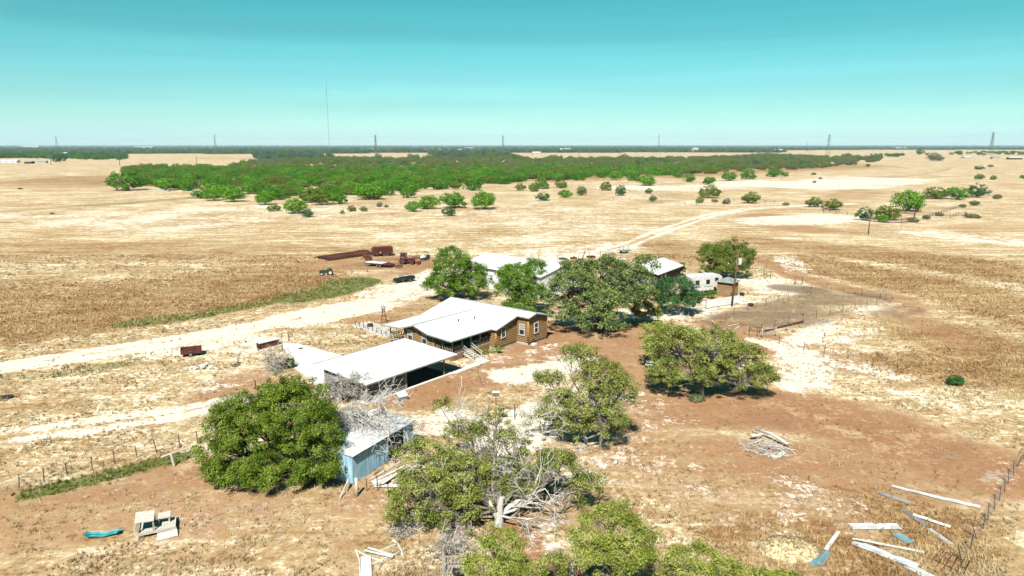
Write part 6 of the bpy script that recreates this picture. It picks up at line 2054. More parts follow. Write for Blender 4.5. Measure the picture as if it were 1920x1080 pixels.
# ------------------------------------------------------------------ things in the yard
def play_table():
    a = gp(262, 1015)
    s = mpp(a.y)
    T = thing('play_platform', 'bleached wooden play platform with two board tops and a fallen panel', 'play structure', gp(258, 1012), R(24))
    # deck with planks
    me = MB().box(0, 0.19, 0, 1.7, 0.42, 0.47).mesh('plank', 'pale_wood')
    for i in range(13):
        o = obj('plank', me, T)
        o.location = (0.05 + i * 0.205, 0, 0)
    for y in (0.06, 1.64):
        MB().bar((-0.1, y, 0.34), (2.75, y, 0.34), 0.09, 0.15).build('beam', 'pale_wood', T)
    for x in (0.05, 2.6):
        for y in (0.1, 1.6):
            MB().box(x, x + 0.1, y - 0.05, y + 0.05, 0, 0.33).build('foot', 'old_wood', T)
    MB().slab([(-0.10, 0.05, 1.40), (1.25, 0.0, 1.36), (1.25, 1.65, 1.42), (-0.10, 1.7, 1.46)], 0.06).build('table_top', 'pale_wood', T)
    for x, y in ((0.02, 0.12), (1.12, 0.12), (0.02, 1.58), (1.12, 1.58)):
        MB().box(x, x + 0.11, y - 0.055, y + 0.055, 0.47, 1.34).build('leg', 'rail_wood', T)
    MB().slab([(1.40, 0.85, 1.02), (2.35, 0.85, 1.02), (2.35, 1.7, 1.06), (1.40, 1.7, 1.06)], 0.07).build('table_top', 'pale_wood', T)
    for x, y in ((1.45, 0.95), (2.2, 0.95), (1.45, 1.6), (2.2, 1.6)):
        MB().box(x, x + 0.1, y - 0.05, y + 0.05, 0.47, 0.95).build('leg', 'pale_wood', T)
    for z in (0.75, 1.05):
        MB().bar((-0.13, -0.15, z), (-0.13, 1.75, z), 0.05, 0.12).build('side_rail', 'pale_wood', T)
    MB().slab([(1.35, -0.95, 0.10), (2.85, -0.75, 0.10), (2.8, -0.06, 0.30), (1.4, -0.15, 0.30)], 0.05).build('fallen_panel', 'pale_wood', T)
play_table()
def slide():
    a, b = gp(160, 1010), gp(226, 1001)
    d = b - a
    T = thing('slide', 'teal plastic slide lying on the ground beside the play platform', 'slide', a, math.atan2(d.y, d.x))
    L, n = d.length, 12
    ch, walls = MB(), [MB(), MB()]
    def zz(f):
        return 0.10 + 0.07 * math.sin(f * 9) + (0.28 * (1 - f / 0.12) if f < 0.12 else 0) + (0.22 * (f - 0.93) / 0.07 if f > 0.93 else 0)
    top = [(f * L, zz(f)) for f in np.linspace(0, 1, n + 1)]
    for (x0, z0), (x1, z1) in zip(top[:-1], top[1:]):
        pass
    def strip(y0, y1, dz0, dz1, th=0.03):
        vs, fs = [], []
        for x, z in top:
            vs += [(x, y0, z + dz0), (x, y1, z + dz1), (x, y1, z + dz1 - th), (x, y0, z + dz0 - th)]
        for i in range(n):
            q = i * 4
            for k in range(4):
                fs.append((q + k, q + 4 + k, q + 4 + (k + 1) % 4, q + (k + 1) % 4))
        fs += [(0, 1, 2, 3), (n * 4 + 3, n * 4 + 2, n * 4 + 1, n * 4)]
        return MB().add(vs, fs)
    strip(-0.22, 0.22, 0, 0).build('chute', 'teal_slide', T)
    strip(-0.30, -0.225, 0.14, 0.02, 0.05).build('side_wall', 'teal_slide', T)
    strip(0.225, 0.30, 0.02, 0.14, 0.05).build('side_wall', 'teal_slide', T)
    for i in range(9):
        x = L * (0.16 + i * 0.085)
        f = x / L
        MB().box(x, x + 0.13, -0.05, 0.0, zz(f) + 0.006, zz(f) + 0.02).build('grip', 'white_paint', T)
slide()
def swing_frame():
    T = thing('fallen_frame', 'white wooden swing frame lying broken on the bare earth', 'frame', gp(700, 1070), 0)
    o = gp(700, 1070)
    q = lambda x, y, z=0.06: gp(x, y) - o + Vector((0, 0, z))
    for nm, a, b, wd, ht in (('panel', q(686, 1046, 0.12), q(688, 1110, 0.12), 0.75, 0.06), ('beam', q(667, 1033), q(690, 1045), 0.10, 0.10), ('beam', q(667, 1034, .1), q(674, 1052, .1), 0.1, 0.1),
                             ('board', q(684, 1036, 0.2), q(737, 1049, 0.2), 0.16, 0.06), ('board', q(690, 1032, 0.24), q(738, 1047, 0.24), 0.16, 0.06), ('beam', q(710, 1036), q(742, 1022), 0.10, 0.10),
                             ('beam', q(694, 1061), q(750, 1036), 0.10, 0.10), ('beam', q(692, 1046), q(718, 1053), 0.09, 0.09), ('post', q(674, 1052), q(676, 1100), 0.1, 0.1)):
        MB().bar(a, b, wd, ht).build(nm, 'white_paint', T)
    MB().tube([q(737, 1014), q(746, 1021), q(752, 1032), q(755, 1044)], 0.08, 6).build('rocker', 'white_paint', T)
swing_frame()
def crate_cart():
    T = thing('slatted_crate', 'old grey slatted crate behind the black grill', 'crate', gp(850, 1078), R(4))
    me = MB().box(-0.04, 0.04, -0.03, 0.0, 0.1, 1.5).mesh('slat', 'old_wood')
    for i in range(6):
        o = obj('slat', me, T)
        o.location = (-0.6 + i * 0.24, 0, 0)
    for z in (0.15, 1.45):
        MB().bar((-0.75, 0.03, z), (0.75, 0.03, z), 0.06, 0.1).build('rail', 'old_wood', T)
    for x in (-0.72, 0.72):
        for y in (0.05, 1.2):
            MB().box(x - 0.05, x + 0.05, y - 0.05, y + 0.05, 0, 1.55).build('post', 'old_wood', T)
        MB().bar((x, 0.05, 1.45), (x, 1.2, 1.45), 0.06, 0.1).build('rail', 'old_wood', T)
    MB().box(-0.7, 0.7, 0.08, 1.2, 0.15, 0.22).build('floor', 'old_wood', T)
crate_cart()
def grill():
    T = thing('kettle_grill', 'black kettle grill at the bottom edge in front of the crate', 'grill', gp(857, 1092), 0)
    MB().tube([(0, 0, 0.55), (0, 0, 0.62), (0, 0, 0.75), (0, 0, 0.85)], [0.10, 0.22, 0.30, 0.31], 14).build('bowl', 'black', T, True)
    MB().tube([(0, 0, 0.86), (0, 0, 0.95), (0, 0, 1.05), (0, 0, 1.09)], [0.32, 0.29, 0.18, 0.05], 14).build('lid', 'black', T, True)
    for i in range(3):
        a = i * 2.1
        MB().tube([(math.cos(a) * 0.2, math.sin(a) * 0.2, 0.62), (math.cos(a) * 0.33, math.sin(a) * 0.33, 0)], 0.02, 5).build('leg', 'steel', T)
    MB().tube([(-0.06, 0, 1.12), (0.06, 0, 1.12)], 0.02, 6).build('handle', 'steel', T)
grill()
def bent_log():
    o = gp(1080, 1080)
    T = plain('bent_log', 'pale curved dead log under the yellow-green tree at the bottom edge', 'log', MB().tube([gp(1072, 1092) - o + Vector((0, 0, 0.15)), gp(1071, 1072) - o + Vector((0, 0, 0.5)), gp(1080, 1066) - o + Vector((0, 0, 0.6)), gp(1088, 1068) - o + Vector((0, 0, 0.5)), gp(1092, 1080) - o + Vector((0, 0, 0.15))], [0.15, 0.14, 0.13, 0.12, 0.10], 8), 'dead_wood', smooth=True)
    T.location = o
bent_log()
plain('tyre_ring', 'thin hoop lying on the bare earth at the bottom', 'hoop', MB().ring(gp(517, 1016) + Vector((0, 0, 0.04)), (0, 0, 1), 0.40, 0.04, 20, 5), 'old_wood')

# burn pile of branches with two thick logs
def burn_pile():
    o = gp(1438, 842)
    T = thing('branch_pile', 'pile of bleached branches and logs in the dirt yard', 'brush', o)
    rg = np.random.default_rng(9)
    br = MB()
    for i in range(120):
        a = rg.uniform(0, 2 * PI)
        r = rg.random() ** 0.6 * 2.1
        p = np.array([math.cos(a) * r, math.sin(a) * r, 0.06 + 0.55 * (1 - r / 2.2) * rg.random()])
        d = np.array([rg.normal(), rg.normal(), rg.normal() * 0.12])
        dead_tree(br, p, d, rg.uniform(0.6, 1.5), rg.uniform(0.02, 0.05), 1 if i % 3 == 0 else 0, rg, 0.6, 4, 0.3)
    br.build('branches', 'dead_wood', T)
    q = lambda x, y, z: tuple(gp(x, y) - o + Vector((0, 0, z)))
    MB().tube([q(1417, 815, 0.6), q(1445, 826, 0.75), q(1477, 840, 0.4)], [0.12, 0.17, 0.15], 8).build('log', 'dead_wood', T, True)
    MB().tube([q(1408, 825, 0.4), q(1430, 824, 0.6)], [0.17, 0.15], 8).build('log', 'dead_wood', T, True)
    MB().bar(q(1435, 852, 0.1), q(1458, 860, 0.1), 0.5, 0.15).build('board', 'pale_wood', T)
    MB().bar(q(1458, 859, 0.12), q(1470, 850, 0.12), 0.45, 0.12).build('board', 'pale_wood', T)
    MB().tube([q(1470, 852, 0.1), q(1476, 846, 0.25), q(1485, 845, 0.1)], 0.05, 5).build('branch', 'dead_wood', T)
burn_pile()

# roofing sheets: corrugated, each its own
def tin_sheet(label, a_px, b_px, wd, m, z=0.07, waves=None, tilt=0.0):
    a, b = gp(*a_px), gp(*b_px)
    d = b - a
    L = d.length
    k = int(wd / 0.13) * 2
    vs, fs = [], []
    nx = 7
    rg = np.random.default_rng(int(a_px[0]))
    for i in range(nx + 1):
        sagz = z + 0.012 * math.sin(i * 1.7 + a_px[0]) + tilt * i / nx
        for j in range(k + 1):
            vs.append((L * i / nx, wd * (j / k - 0.5), sagz + (0.045 if j % 2 else 0.0)))
    for i in range(nx):
        for j in range(k):
            p = i * (k + 1) + j
            fs.append((p, p + k + 1, p + k + 2, p + 1))
    o = MB().add(vs, fs).build('roofing_sheet', m)
    o.location = a
    o.rotation_euler = (0, 0, math.atan2(d.y, d.x))
    n_ = Vector((-d.y, d.x, 0)).normalized() * wd * 0.36
    KEEP_OUT.append([tuple(q[:2]) for q in (a - n_, b - n_, b + n_, a + n_)])
    md = o.modifiers.new('gauge', 'SOLIDIFY')
    md.thickness = 0.012
    return tag(o, label, 'roofing sheet', 'roofing sheets lying in the grass')
tin_sheet('longest pale roofing sheet lying at the top of the group', (1672, 912), (1760, 934), 0.47, 'tin_grey')
tin_sheet('pale roofing sheet continuing from the longest one towards the fence', (1742, 930), (1838, 952), 0.55, 'tin_grey', 0.08)
tin_sheet('dark grey corrugated sheet at the upper end of the group', (1645, 924), (1705, 944), 0.53, 'steel')
tin_sheet('grey sheet lying slantwise in the middle of the brown grass', (1692, 956), (1740, 988), 0.53, 'steel')
tin_sheet('white bent sheet beside the slanting grey one', (1712, 966), (1782, 990), 0.42, 'tin_pale', 0.10)
tin_sheet('pale sheet end half buried in grass below the slanting grey one', (1742, 992), (1785, 1022), 0.42, 'tin_grey', 0.04)
tin_sheet('broad white ribbed sheet lying across the middle of the group', (1594, 988), (1686, 988), 0.89, 'tin_grey')
tin_sheet('blue-grey sheet touching the end of the broad white one', (1680, 1002), (1708, 1020), 0.81, 'tin_blue', 0.08)
tin_sheet('longest white ribbed sheet at the bottom of the group', (1600, 1017), (1720, 1064), 0.85, 'tin_grey')
tin_sheet('white ribbed sheet running out of the bottom of the group', (1700, 1060), (1760, 1090), 0.77, 'tin_grey', 0.03)
tin_sheet('first of the two teal sheets lying by the bright bush', (1522, 1062), (1540, 1034), 0.42, 'tin_blue', 0.06)
tin_sheet('second of the two teal sheets, nearer the white board', (1534, 1062), (1553, 1036), 0.47, 'tin_blue', 0.10)
def board(name, label, a_px, b_px, wd, th, m, z=0.05, cat='board', group=None):
    a, b = gp(*a_px), gp(*b_px)
    return plain(name, label, cat, MB().bar(a + Vector((0, 0, z)), b + Vector((0, 0, z)), wd, th), m, group)
board('board', 'narrow white board standing out from the teal sheets', (1548, 1034), (1572, 1000), 0.28, 0.05, 'white_paint', 0.16)
board('board', 'long narrow white board above the bottom ribbed sheet', (1598, 1013), (1732, 1038), 0.22, 0.06, 'white_paint', 0.14)
board('rusty_bar', 'thin rust red bar beside the long narrow white board', (1602, 1017), (1650, 1027), 0.06, 0.06, 'rust', 0.20, 'bar')
def bedframe():
    o = gp(1775, 1055)
    T = thing('rusty_gate', 'collapsed rusty wire gate at the foot of the leaning fence', 'gate', o)
    q = lambda x, y, z: gp(x, y) - o + Vector((0, 0, z))
    for i in range(6):
        MB().tube([q(1745 + i * 12, 1056 + i * 5, 0.06), q(1765 + i * 11, 1036 + i * 4, 0.35)], 0.025, 5).build('rod', 'rust', T)
    for i in range(3):
        MB().tube([q(1748 + i * 7, 1050 - i * 6, 0.1 + i * 0.1), q(1808 + i * 4, 1078 - i * 8, 0.1 + i * 0.1)], 0.025, 5).build('rod', 'rust', T)
bedframe()

# lumber heap by the shed
rg9 = np.random.default_rng(19)
for i, (a, b, wd, lab) in enumerate((((697, 905), (764, 872), 0.30, 'uppermost pale board of the lumber heap beside the shed'), ((699, 908), (752, 890), 0.28, 'wide pale board second from the top of the lumber heap'),
        ((700, 912), (760, 884), 0.26, 'pale board in the middle of the lumber heap'), ((706, 915), (742, 897), 0.24, 'short pale board of the lumber heap'), ((716, 914), (768, 880), 0.22, 'pale board crossing the lumber heap at a slant'),
        ((724, 914), (764, 889), 0.26, 'pale board near the end of the lumber heap'), ((702, 913), (750, 913), 0.42, 'white plank lying level in front of the lumber heap'), ((735, 906), (790, 876), 0.2, 'long thin lath reaching from the lumber heap to the half dead tree'),
        ((760, 890), (800, 868), 0.28, 'pale board under the leaves of the half dead tree'), ((772, 896), (815, 872), 0.26, 'grey board under the leaves of the half dead tree'), ((785, 884), (822, 864), 0.24, 'outermost grey board under the leaves of the half dead tree'))):
    board('board', lab, a, b, wd, 0.06, 'white_paint' if i % 2 == 0 else 'pale_wood', 0.06 + 0.07 * (i % 5), group='boards of the lumber heap')
board('board', 'plank lying along the foot of the shed wall', (693, 900), (752, 866), 0.18, 0.05, 'pale_wood', 0.05)
# junk on the shed roof
nl, rz, L, W = SH
def on_shed(x, y, z=0.0):
    return nl + Matrix.Rotation(rz, 3, 'Z') @ Vector((x, y, 2.75 + 0.3 * y / W + 0.07 + z))
def roof_junk():
    o = on_shed(L - 1.2, W - 0.5)
    q = MB()
    T = thing('roof_junk', 'crumpled white and rusty sheet metal on the far corner of the shed roof', 'scrap', o, rz)
    MB().slab([(-1.2, -0.3, 0.25), (0.2, -0.4, 0.10), (0.4, 0.4, 0.35), (-1.0, 0.4, 0.45)], 0.04).build('sheet', 'white_metal', T)
    MB().slab([(-0.2, -0.5, 0.20), (0.8, -0.3, 0.30), (0.7, 0.4, 0.12), (-0.1, 0.3, 0.40)], 0.04).build('sheet', 'tin_pale', T)
    MB().slab([(-1.5, 0.1, 0.3), (-0.9, 0.0, 0.35), (-0.8, 0.6, 0.2), (-1.4, 0.6, 0.2)], 0.04).build('sheet', 'rust', T)
    MB().tube([(0.75, -0.5, 0.02), (0.75, -0.5, 0.5)], 0.2, 10).build('pail', 'steel', T)
roof_junk()

def cooler():
    T = thing('cooler_box', 'white chest tipped beside the garage wall', 'box', gp(754, 750), R(35))
    MB().slab([(-0.6, -0.4, 0.62), (0.6, -0.4, 0.62), (0.6, 0.4, 0.95), (-0.6, 0.4, 0.95)], 0.12).build('lid', 'white_paint', T)
    MB().slab([(-0.55, -0.36, 0.49), (0.55, -0.36, 0.49), (0.55, 0.36, 0.82), (-0.55, 0.36, 0.82)], 0.46).build('body', 'steel_dark', T)
    for x in (-0.45, 0.45):
        MB().box(x - 0.05, x + 0.05, 0.1, 0.3, 0, 0.4).build('foot', 'black', T)
cooler()
def meter_box():
    b = gp(930, 782)
    T = thing('meter_box', 'grey electric box on a thin post in the yard', 'box', b)
    z = at(928, 738, b.y).z
    MB().tube([(0, 0, 0), (0, 0, z)], 0.045, 6).build('post', 'steel_dark', T)
    MB().box(-0.36, 0.36, -0.2, 0.2, z - 0.25, z + 0.15).build('case', 'galv', T)
    MB().slab([(-0.4, -0.24, z + 0.19), (0.4, -0.24, z + 0.19), (0.4, 0.26, z + 0.24), (-0.4, 0.26, z + 0.24)], 0.04).build('cap', 'white_paint', T)
    return b, z
mb_b, mb_z = meter_box()
def hose_curve(label, pts, r=0.025, m='cable'):
    P = [gp(*q) + Vector((0, 0, 0.03)) for q in pts]
    Q = []
    for i in range(len(P) - 1):
        p0, p1, p2, p3 = P[max(i - 1, 0)], P[i], P[i + 1], P[min(i + 2, len(P) - 1)]
        for k in range(8):
            t = k / 8
            Q.append(0.5 * ((2 * p1) + (p2 - p0) * t + (2 * p0 - 5 * p1 + 4 * p2 - p3) * t * t + (3 * p1 - p0 - 3 * p2 + p3) * t ** 3))
    Q.append(P[-1])
    plain('garden_hose', label, 'hose', MB().tube(Q, r, 5), m)
hose_curve('black hose winding from the electric box to the short post', [(920, 737), (908, 738), (912, 742), (925, 755), (938, 761), (952, 765), (956, 770), (946, 776), (950, 780), (962, 782)])
hose_curve('black hose winding from the footpath across the dirt', [(905, 682), (897, 690), (896, 702), (900, 708), (901, 717), (908, 724)])
plain('hoop', 'small grey hoop lying on the dirt beside the hose', 'hoop', MB().ring(gp(907, 719) + Vector((0, 0, 0.04)), (0, 0, 1), 0.25, 0.04, 14, 5), 'steel')
def short_post(label, px, py, top, r=0.06, m='steel_dark'):
    b = gp(px, py)
    H = at(px, top, b.y).z
    o = plain('short_post', label, 'post', MB().tube([(0, 0, -0.05), (0.02, 0, H * 0.6), (0, 0, H)], [r, r * 0.95, r * 0.9], 7), m)
    o.location = b
short_post('short grey post at the end of the black hose', 965, 783, 758, 0.06)
short_post('thin dark post below the electric box', 929, 798, 768, 0.05)
board('step_plate', 'small black plate on the pale ground below the electric box', (940, 782.5), (950, 782.5), 0.35, 0.08, 'black', 0.3, 'plate')
def clothes_post():
    b = gp(1119, 672)
    H = at(1120, 652, b.y).z
    T = thing('clothes_post', 'T shaped clothes line post behind the open olive tree', 'post', b)
    MB().tube([(0, 0, 0), (0, 0, H)], 0.06, 6).build('upright', 'steel_dark', T)
    MB().bar((-0.75, 0, H), (0.75, 0, H - 0.04), 0.08, 0.08).build('cross_bar', 'steel_dark', T)
clothes_post()
def junk_seat():
    o = gp(1222, 690)
    T = thing('broken_bench', 'broken white bench and planks at the edge of the great oak shade', 'bench', o, R(-10))
    MB().bar((-0.9, 0, 0.45), (0.7, 0.2, 0.4), 0.45, 0.07).build('seat', 'white_paint', T)
    MB().bar((-0.8, 0.35, 0.8), (0.3, 0.4, 0.75), 0.05, 0.3).build('backrest', 'white_paint', T)
    for x in (-0.7, 0.5):
        MB().box(x, x + 0.08, -0.1, 0.25, 0, 0.42).build('leg', 'black', T)
    MB().tube([(-0.9, -0.8, 0.05), (1.3, -0.5, 0.1)], 0.06, 5).build('plank', 'dead_wood', T)
junk_seat()
o = gp(1296, 699)
def white_tank():
    T = thing('white_tank', 'small white tank hung low in the spreading oak', 'tank', gp(1297, 722))
    MB().tube([(-0.35, 0, 1.7), (-0.3, 0, 1.7), (0.3, 0, 1.7), (0.35, 0, 1.7)], [0.15, 0.22, 0.22, 0.15], 10).build('drum', 'white_paint', T)
    for x in (-0.2, 0.2):
        MB().tube([(x, 0, 0), (x, 0, 1.5)], 0.04, 5).build('leg', 'steel', T)
white_tank()

# barrels, tubs, stumps, tyres
def barrel(label, px, py, r, h, m, lid='steel_dark', name='barrel'):
    T = thing(name, label, name.replace('_', ' '), gp(px, py))
    MB().tube([(0, 0, 0), (0, 0, h * 0.3), (0, 0, h * 0.33), (0, 0, h * 0.36), (0, 0, h)], [r, r, r * 1.05, r, r], 14).build('body', m, T)
    MB().ring((0, 0, h), (0, 0, 1), r, 0.03, 14, 5).build('rim', lid, T)
barrel('black barrel at the foot of the dark bush', 1297, 593, 0.33, 0.9, 'black')
def tub(label, px, py, r, h, m='black', name='feed_tub'):
    T = thing(name, label, 'tub', gp(px, py))
    MB().tube([(0, 0, 0), (0, 0, h)], [r * 0.8, r], 14).build('body', m, T)
    MB().ring((0, 0, h), (0, 0, 1), r, 0.05, 14, 5).build('rim', m, T)
tub('black feed tub between the pen posts', 1408, 574, 0.55, 0.45)
tub('black feed tub beside the wooden shed', 1391, 554, 0.5, 0.5)
plain('pond_lid', 'round dark lid lying on the concrete apron', 'lid', MB().tube([gp(564, 654) + Vector((0, 0, 0.06)), gp(564, 654) + Vector((0, 0, 0.10))], 0.36, 18), 'black')
def stump(label, px, py, r, h, m='dead_wood'):
    o = plain('stump', label, 'stump', MB().tube([(0, 0, -0.05), (0.02, 0, h * 0.5), (0, 0.02, h)], [r * 1.3, r, r * 0.9], 9), m)
    o.location = gp(px, py)
stump('pale stump in the lawn behind the concrete apron', 629, 630, 0.22, 0.6)
stump('short post stump beside the lying iron wheel', 446, 681, 0.16, 0.75, 'old_wood')
short_post('dark forked post at the lawn edge near the brick bin', 542, 639, 626, 0.09, 'dark_wood')
short_post('dark stake pair at the corner of the brick bin', 484, 657, 643, 0.1, 'dark_wood')
short_post('dark stake behind the crown of the big green tree', 479, 728, 712, 0.07, 'dark_wood')
def iron_wheel():
    T = thing('iron_wheel', 'old iron wheel lying by the short post in the grass', 'wheel', gp(441, 686), 0)
    MB().ring((0, 0, 0.25), (0.2, -0.3, 1), 0.55, 0.05, 20, 5).build('rim', 'rust_dark', T)
    for i in range(4):
        a = i * PI / 4
        MB().tube([(math.cos(a) * 0.53, math.sin(a) * 0.53, 0.25 - 0.2 * math.cos(a) * 0.53 + 0.3 * math.sin(a) * 0.53), (-math.cos(a) * 0.53, -math.sin(a) * 0.53, 0.25 + 0.2 * math.cos(a) * 0.53 - 0.3 * math.sin(a) * 0.53)], 0.03, 4).build('spoke', 'rust_dark', T)
iron_wheel()
def rubble():
    rg = np.random.default_rng(23)
    c = gp(373, 692)
    for i in range(9):
        w_, d_, h_ = rg.uniform(0.35, 0.8), rg.uniform(0.3, 0.6), rg.uniform(0.15, 0.4)
        m = MB().slab([(-w_ / 2, -d_ / 2, h_), (w_ / 2, -d_ / 2, h_ * 0.9), (w_ / 2 * 0.9, d_ / 2, h_), (-w_ / 2, d_ / 2, h_ * 1.05)], h_)
        o = plain('concrete_block', 'white broken concrete block in the small heap below the red pickup bed', 'block', m, 'white_paint', 'broken concrete blocks in the grass')
        o.location = c + Vector((rg.normal() * 0.65, rg.normal() * 0.5, 0.02 + (0.25 if i > 6 else 0)))
        o.rotation_euler = (rg.normal() * 0.1, rg.normal() * 0.1, rg.uniform(0, 3))
rubble()
def old_tyre(label, px, py, r=0.45):
    plain('tyre', label, 'tyre', MB().ring(gp(px, py) + Vector((0, 0, 0.14)), (0.05, 0, 1), r * 0.72, 0.16, 18, 7), 'rubber', smooth=True)
old_tyre('black tyre lying in the grass at the left edge', 15, 746, 0.6)
plain('log_pole', 'dark pole end beside the tyre at the left edge', 'pole', MB().tube([gp(-30, 748) + Vector((0, 0, 0.12)), gp(8, 744) + Vector((0, 0, 0.12))], 0.10, 6), 'dark_wood')
# garden bed with its stone border and stakes
def garden():
    T = thing('garden_bed', 'rectangular garden bed edged with white stones beside the porch', 'garden bed', gp(662, 610), 0)
    o = gp(662, 610)
    c = [gp(x, y) - o for x, y in ((662, 611), (690, 604), (736, 618), (728, 634))]
    rg = np.random.default_rng(31)
    MB().slab([(p.x, p.y, 0.05) for p in (c[0], c[3], c[2], c[1])], 0.05).build('soil_and_shade', 'stone', T)
    me = MB().slab([(-0.16, -0.12, 0.2), (0.15, -0.14, 0.18), (0.17, 0.12, 0.21), (-0.14, 0.13, 0.19)], 0.24).mesh('stone', 'white_paint')
    for a, b in ((c[0], c[3]), (c[1], c[2]), (c[0], c[1])):
        n = int((b - a).length / 0.7)
        for i in range(n):
            s = obj('stone', me, T)
            s.location = a.lerp(b, (i + rg.random() * 0.5) / n)
            s.rotation_euler = (0, 0, rg.random() * 3)
    sm = MB().tube([(0, 0, 0), (0, 0, 0.75)], 0.06, 5).mesh('stake', 'dark_wood')
    for i in range(9):
        s = obj('stake', sm, T)
        s.location = c[0].lerp(c[3], i / 8) + Vector((0.3, 0.4, 0))
garden()
stump('rust brown boulder in the garden bed', 694, 612, 0.5, 0.5, 'rust_dark')
def windmill():
    b = gp(720, 606)
    T = thing('yard_windmill', 'small rusty ornamental windmill tower beside the garden bed', 'windmill', b)
    H = at(720, 578, b.y).z
    for sx, sy in ((1, 1), (1, -1), (-1, 1), (-1, -1)):
        MB().bar((sx * 0.5, sy * 0.5, 0), (sx * 0.12, sy * 0.12, H), 0.06, 0.06).build('leg', 'rust', T)
    for f in (0.25, 0.5, 0.75):
        q = 0.5 - 0.38 * f
        for a, c in (((q, q), (q, -q)), ((q, -q), (-q, -q)), ((-q, -q), (-q, q)), ((-q, q), (q, q))):
            MB().bar((*a, H * f), (*c, H * f), 0.05, 0.05).build('brace', 'rust', T)
    for i in range(8):
        a = 2 * PI * i / 8
        MB().slab([(0.05 * math.cos(a), -0.2, H + 0.1 + 0.05 * math.sin(a)), (0.45 * math.cos(a - 0.2), -0.22, H + 0.1 + 0.45 * math.sin(a - 0.2)), (0.45 * math.cos(a + 0.2), -0.18, H + 0.1 + 0.45 * math.sin(a + 0.2))], 0.015).build('blade', 'steel_dark', T)
windmill()
def auger():
    b = gp(1091, 488)
    T = thing('auger', 'dark auger pipe leaning up out of the scrap behind the oak', 'auger', b)
    MB().tube([(0, 0, 0), (0.9, 0.2, 2.6)], 0.12, 7).build('tube', 'steel_dark', T)
    MB().box(-0.4, 0.4, -0.3, 0.3, 0, 0.5).build('hopper', 'rust', T)
auger()
rg = np.random.default_rng(77)
for i, (x, y, lab) in enumerate(((1058, 487, 'dark scrap block beside the tin lean-to'), (1078, 486, 'rusty scrap block before the leaning auger'), (1106, 483, 'rusty scrap heap beyond the leaning auger'), (1172, 489, 'white tank block behind the great oak'))):
    m = MB()
    for k in range(4):
        c = rg.normal(size=2) * 0.6
        m.slab([(c[0] - 0.5, c[1] - 0.3, 0.5 + 0.3 * rg.random()), (c[0] + 0.5, c[1] - 0.4, 0.4), (c[0] + 0.4, c[1] + 0.4, 0.5), (c[0] - 0.5, c[1] + 0.3, 0.45)], 0.5)
    o = plain('scrap_heap', lab, 'scrap', m, ('steel_dark', 'rust', 'rust_dark', 'white_paint')[i])
    o.location = gp(x, y)
    tag(o, kind=None)
for i, (a, b, lab) in enumerate((((1334, 601), (1343, 610), 'pale plank lying at the corner of the pen, upper one'), ((1365, 612), (1385, 608), 'grey plank lying in the pen near its corner'), ((1375, 620), (1386, 612), 'pale plank lying at the corner of the pen, lower one'), ((1381, 548), (1391, 560), 'board leaning at the back of the wooden shed'))):
    board('board', lab, a, b, 0.18, 0.06, 'pale_wood', 0.08)
hose_curve('dark hose lying across the ground by the black barrel', [(1305, 597), (1325, 604), (1345, 612), (1365, 616)], 0.04)
hbrace('low dark rail at the pen corner beside the H brace', (1405, 622), (1424, 624), 'dark_wood', 1.0, 0.07)
short_post('dark leaning post by the small yellowish tree', 1233, 588, 573, 0.12, 'dark_wood')
short_post('white post beside the cottage', 1238, 532, 506, 0.06, 'white_paint')
board('dead_log', 'pale fallen log and stones before the second thicket bush', (292, 358), (318, 360), 0.9, 0.9, 'stone', 0.4, 'log')
board('shed_slab', 'pale slab leaning on the garage end wall under the bare branches', (628, 740), (652, 748), 0.7, 0.10, 'white_paint', 0.3, 'slab')

# ------------------------------------------------------------------ grass, litter, air
_r = np.random.default_rng(101)
def straw_pick(P, f):
    bare = np.maximum.reduce([f['pale'], f['dirt'] * 0.97, f['dark']])
    n = vnoise(P, 0.35, 3) * 0.6 + vnoise(P, 1.1, 4) * 0.4
    return np.clip((n - 0.25) * 2.0, 0, 1) * np.clip(1 - bare * 1.15, 0.03, 1) * np.clip(1 - f['brown'] * 0.6, 0, 1)
grass_stuff('dry_grass', 'pale dry straw grass over the fields', 'straw', 110000, straw_pick, (0.10, 0.42), 5)
grass_stuff('brown_grass', 'tall brown dead grass in the fields', 'straw_brown', 150000, lambda P, f: np.clip(f['brown'] * 1.3, 0, 1) * np.clip(1 - np.maximum(f['pale'], f['dirt']) * 1.2, 0, 1) * np.clip(vnoise(P, 0.25, 8) * 1.4, 0.4, 1), (0.15, 0.48), 5)
grass_stuff('green_grass', 'green grass strips beside the driveway and the lower fence', 'grass_green', 70000, lambda P, f: np.clip(f['green'] * 1.2 - 0.1, 0, 1), (0.12, 0.40), 6)
M['straw_mound'] = mat('straw_mound', (0.80, 0.66, 0.40), (0.60, 0.45, 0.24), 2.4, 0.95, bump=0.15)
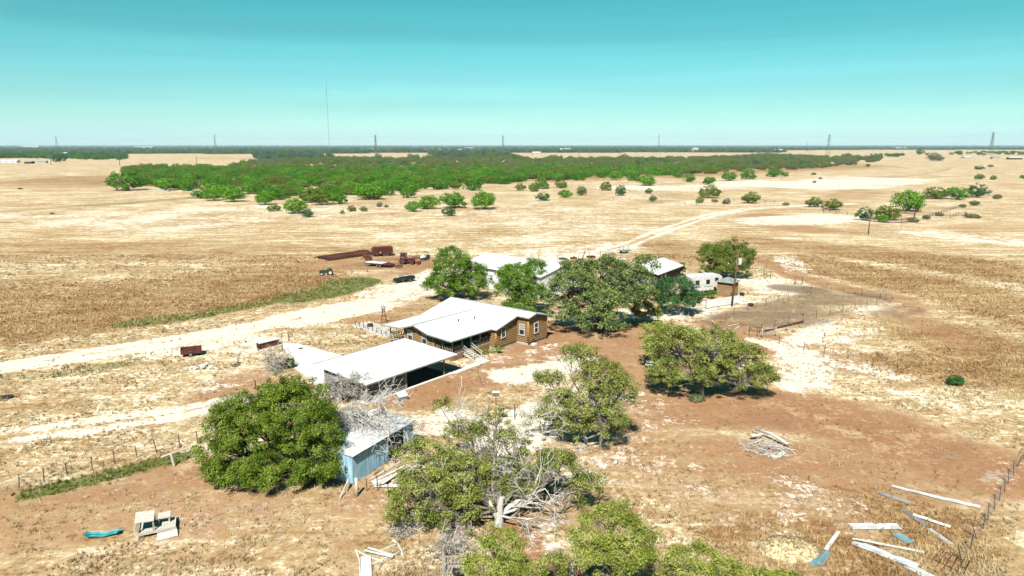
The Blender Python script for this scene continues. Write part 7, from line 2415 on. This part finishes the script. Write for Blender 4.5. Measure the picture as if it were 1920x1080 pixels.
def straw_heap():
    c = gp(1480, 1030)
    rg = np.random.default_rng(12)
    k = 500
    a, r = rg.random(k) * 2 * PI, rg.random(k) ** 0.5
    x, y = np.cos(a) * r * 2.4, np.sin(a) * r * 1.8
    z = 0.75 * (1 - r ** 2) * (0.9 + 0.2 * rg.random(k))
    C = np.stack([x, y, z], 1)
    V = leaf_quads(C, rg.normal(size=(k, 3)) * 0.6 + np.array([0, 0, 1]), 0.45, 0.06, rg).reshape(-1, 3)
    V[:, 2] += 0.05
    V[:, 2] = np.maximum(V[:, 2], 0.02)
    core = MB()
    T = thing('straw_heap', 'low mound of loose straw behind the bright green bush', 'straw', c)
    n = 14
    vs = [(0, 0, 0.72)] + [(math.cos(2 * PI * i / n) * 1.3, math.sin(2 * PI * i / n) * 1.0, 0.52) for i in range(n)] + [(math.cos(2 * PI * i / n) * 2.4, math.sin(2 * PI * i / n) * 1.8, -0.02) for i in range(n)]
    fs = [(0, 1 + i, 1 + (i + 1) % n) for i in range(n)] + [(1 + i, 1 + n + i, 1 + n + (i + 1) % n, 1 + (i + 1) % n) for i in range(n)]
    core.add(vs, fs).build('mound', 'straw_mound', T, True)
    o = obj('stalks', np_mesh('stalks', V, np.arange(len(V)).reshape(-1, 4), 'straw'), T)
    o['kind'] = 'stuff'
straw_heap()
def litter():
    P = scatter_pts(9000, 42, 130)
    f = fields(P)
    P = P[rng.random(len(P)) < np.clip(f['dirt'] + 0.25, 0, 1)]
    for poly in KEEP_OUT:
        P = P[~inside(P, poly)]
    k = len(P)
    a = rng.random(k) * 2 * PI
    L = 0.06 + 0.22 * rng.random(k) ** 3
    W = 0.02 + 0.03 * rng.random(k)
    H = 0.02 + 0.05 * rng.random(k)
    dx, dy = np.cos(a), np.sin(a)
    z = np.zeros(k)
    A = np.stack([P[:, 0] - dx * L - dy * W, P[:, 1] - dy * L + dx * W, z], 1)
    B = np.stack([P[:, 0] + dx * L - dy * W, P[:, 1] + dy * L + dx * W, z], 1)
    C = np.stack([P[:, 0] + dx * L + dy * W, P[:, 1] + dy * L - dx * W, z], 1)
    D = np.stack([P[:, 0] - dx * L + dy * W, P[:, 1] - dy * L - dx * W, z], 1)
    E = np.stack([P[:, 0], P[:, 1], H], 1)
    V = np.stack([A, B, C, D, E], 1).reshape(-1, 3)
    b = np.arange(k)[:, None] * 5
    F = np.concatenate([b + np.array([[0, 1, 4]]), b + np.array([[1, 2, 4]]), b + np.array([[2, 3, 4]]), b + np.array([[3, 0, 4]])])
    tag(obj('ground_litter', np_mesh('ground_litter', V, F, 'litter')), 'scattered twigs and droppings on the bare earth', 'litter', kind='stuff')
litter()
def haze():
    b = MB().box(-22000, 22000, -3000, 30000, -1.0, 420)
    m = bpy.data.materials.new('air')
    m.use_nodes = True
    t = m.node_tree
    t.nodes.remove(t.nodes['Principled BSDF'])
    v = t.nodes.new('ShaderNodeVolumePrincipled')
    v.inputs['Color'].default_value = (0.62, 0.80, 0.92, 1)
    v.inputs['Density'].default_value = 0.000045
    t.links.new(v.outputs[0], t.nodes['Material Output'].inputs['Volume'])
    o = b.build('haze', m)
    tag(o, kind='stuff')
haze()
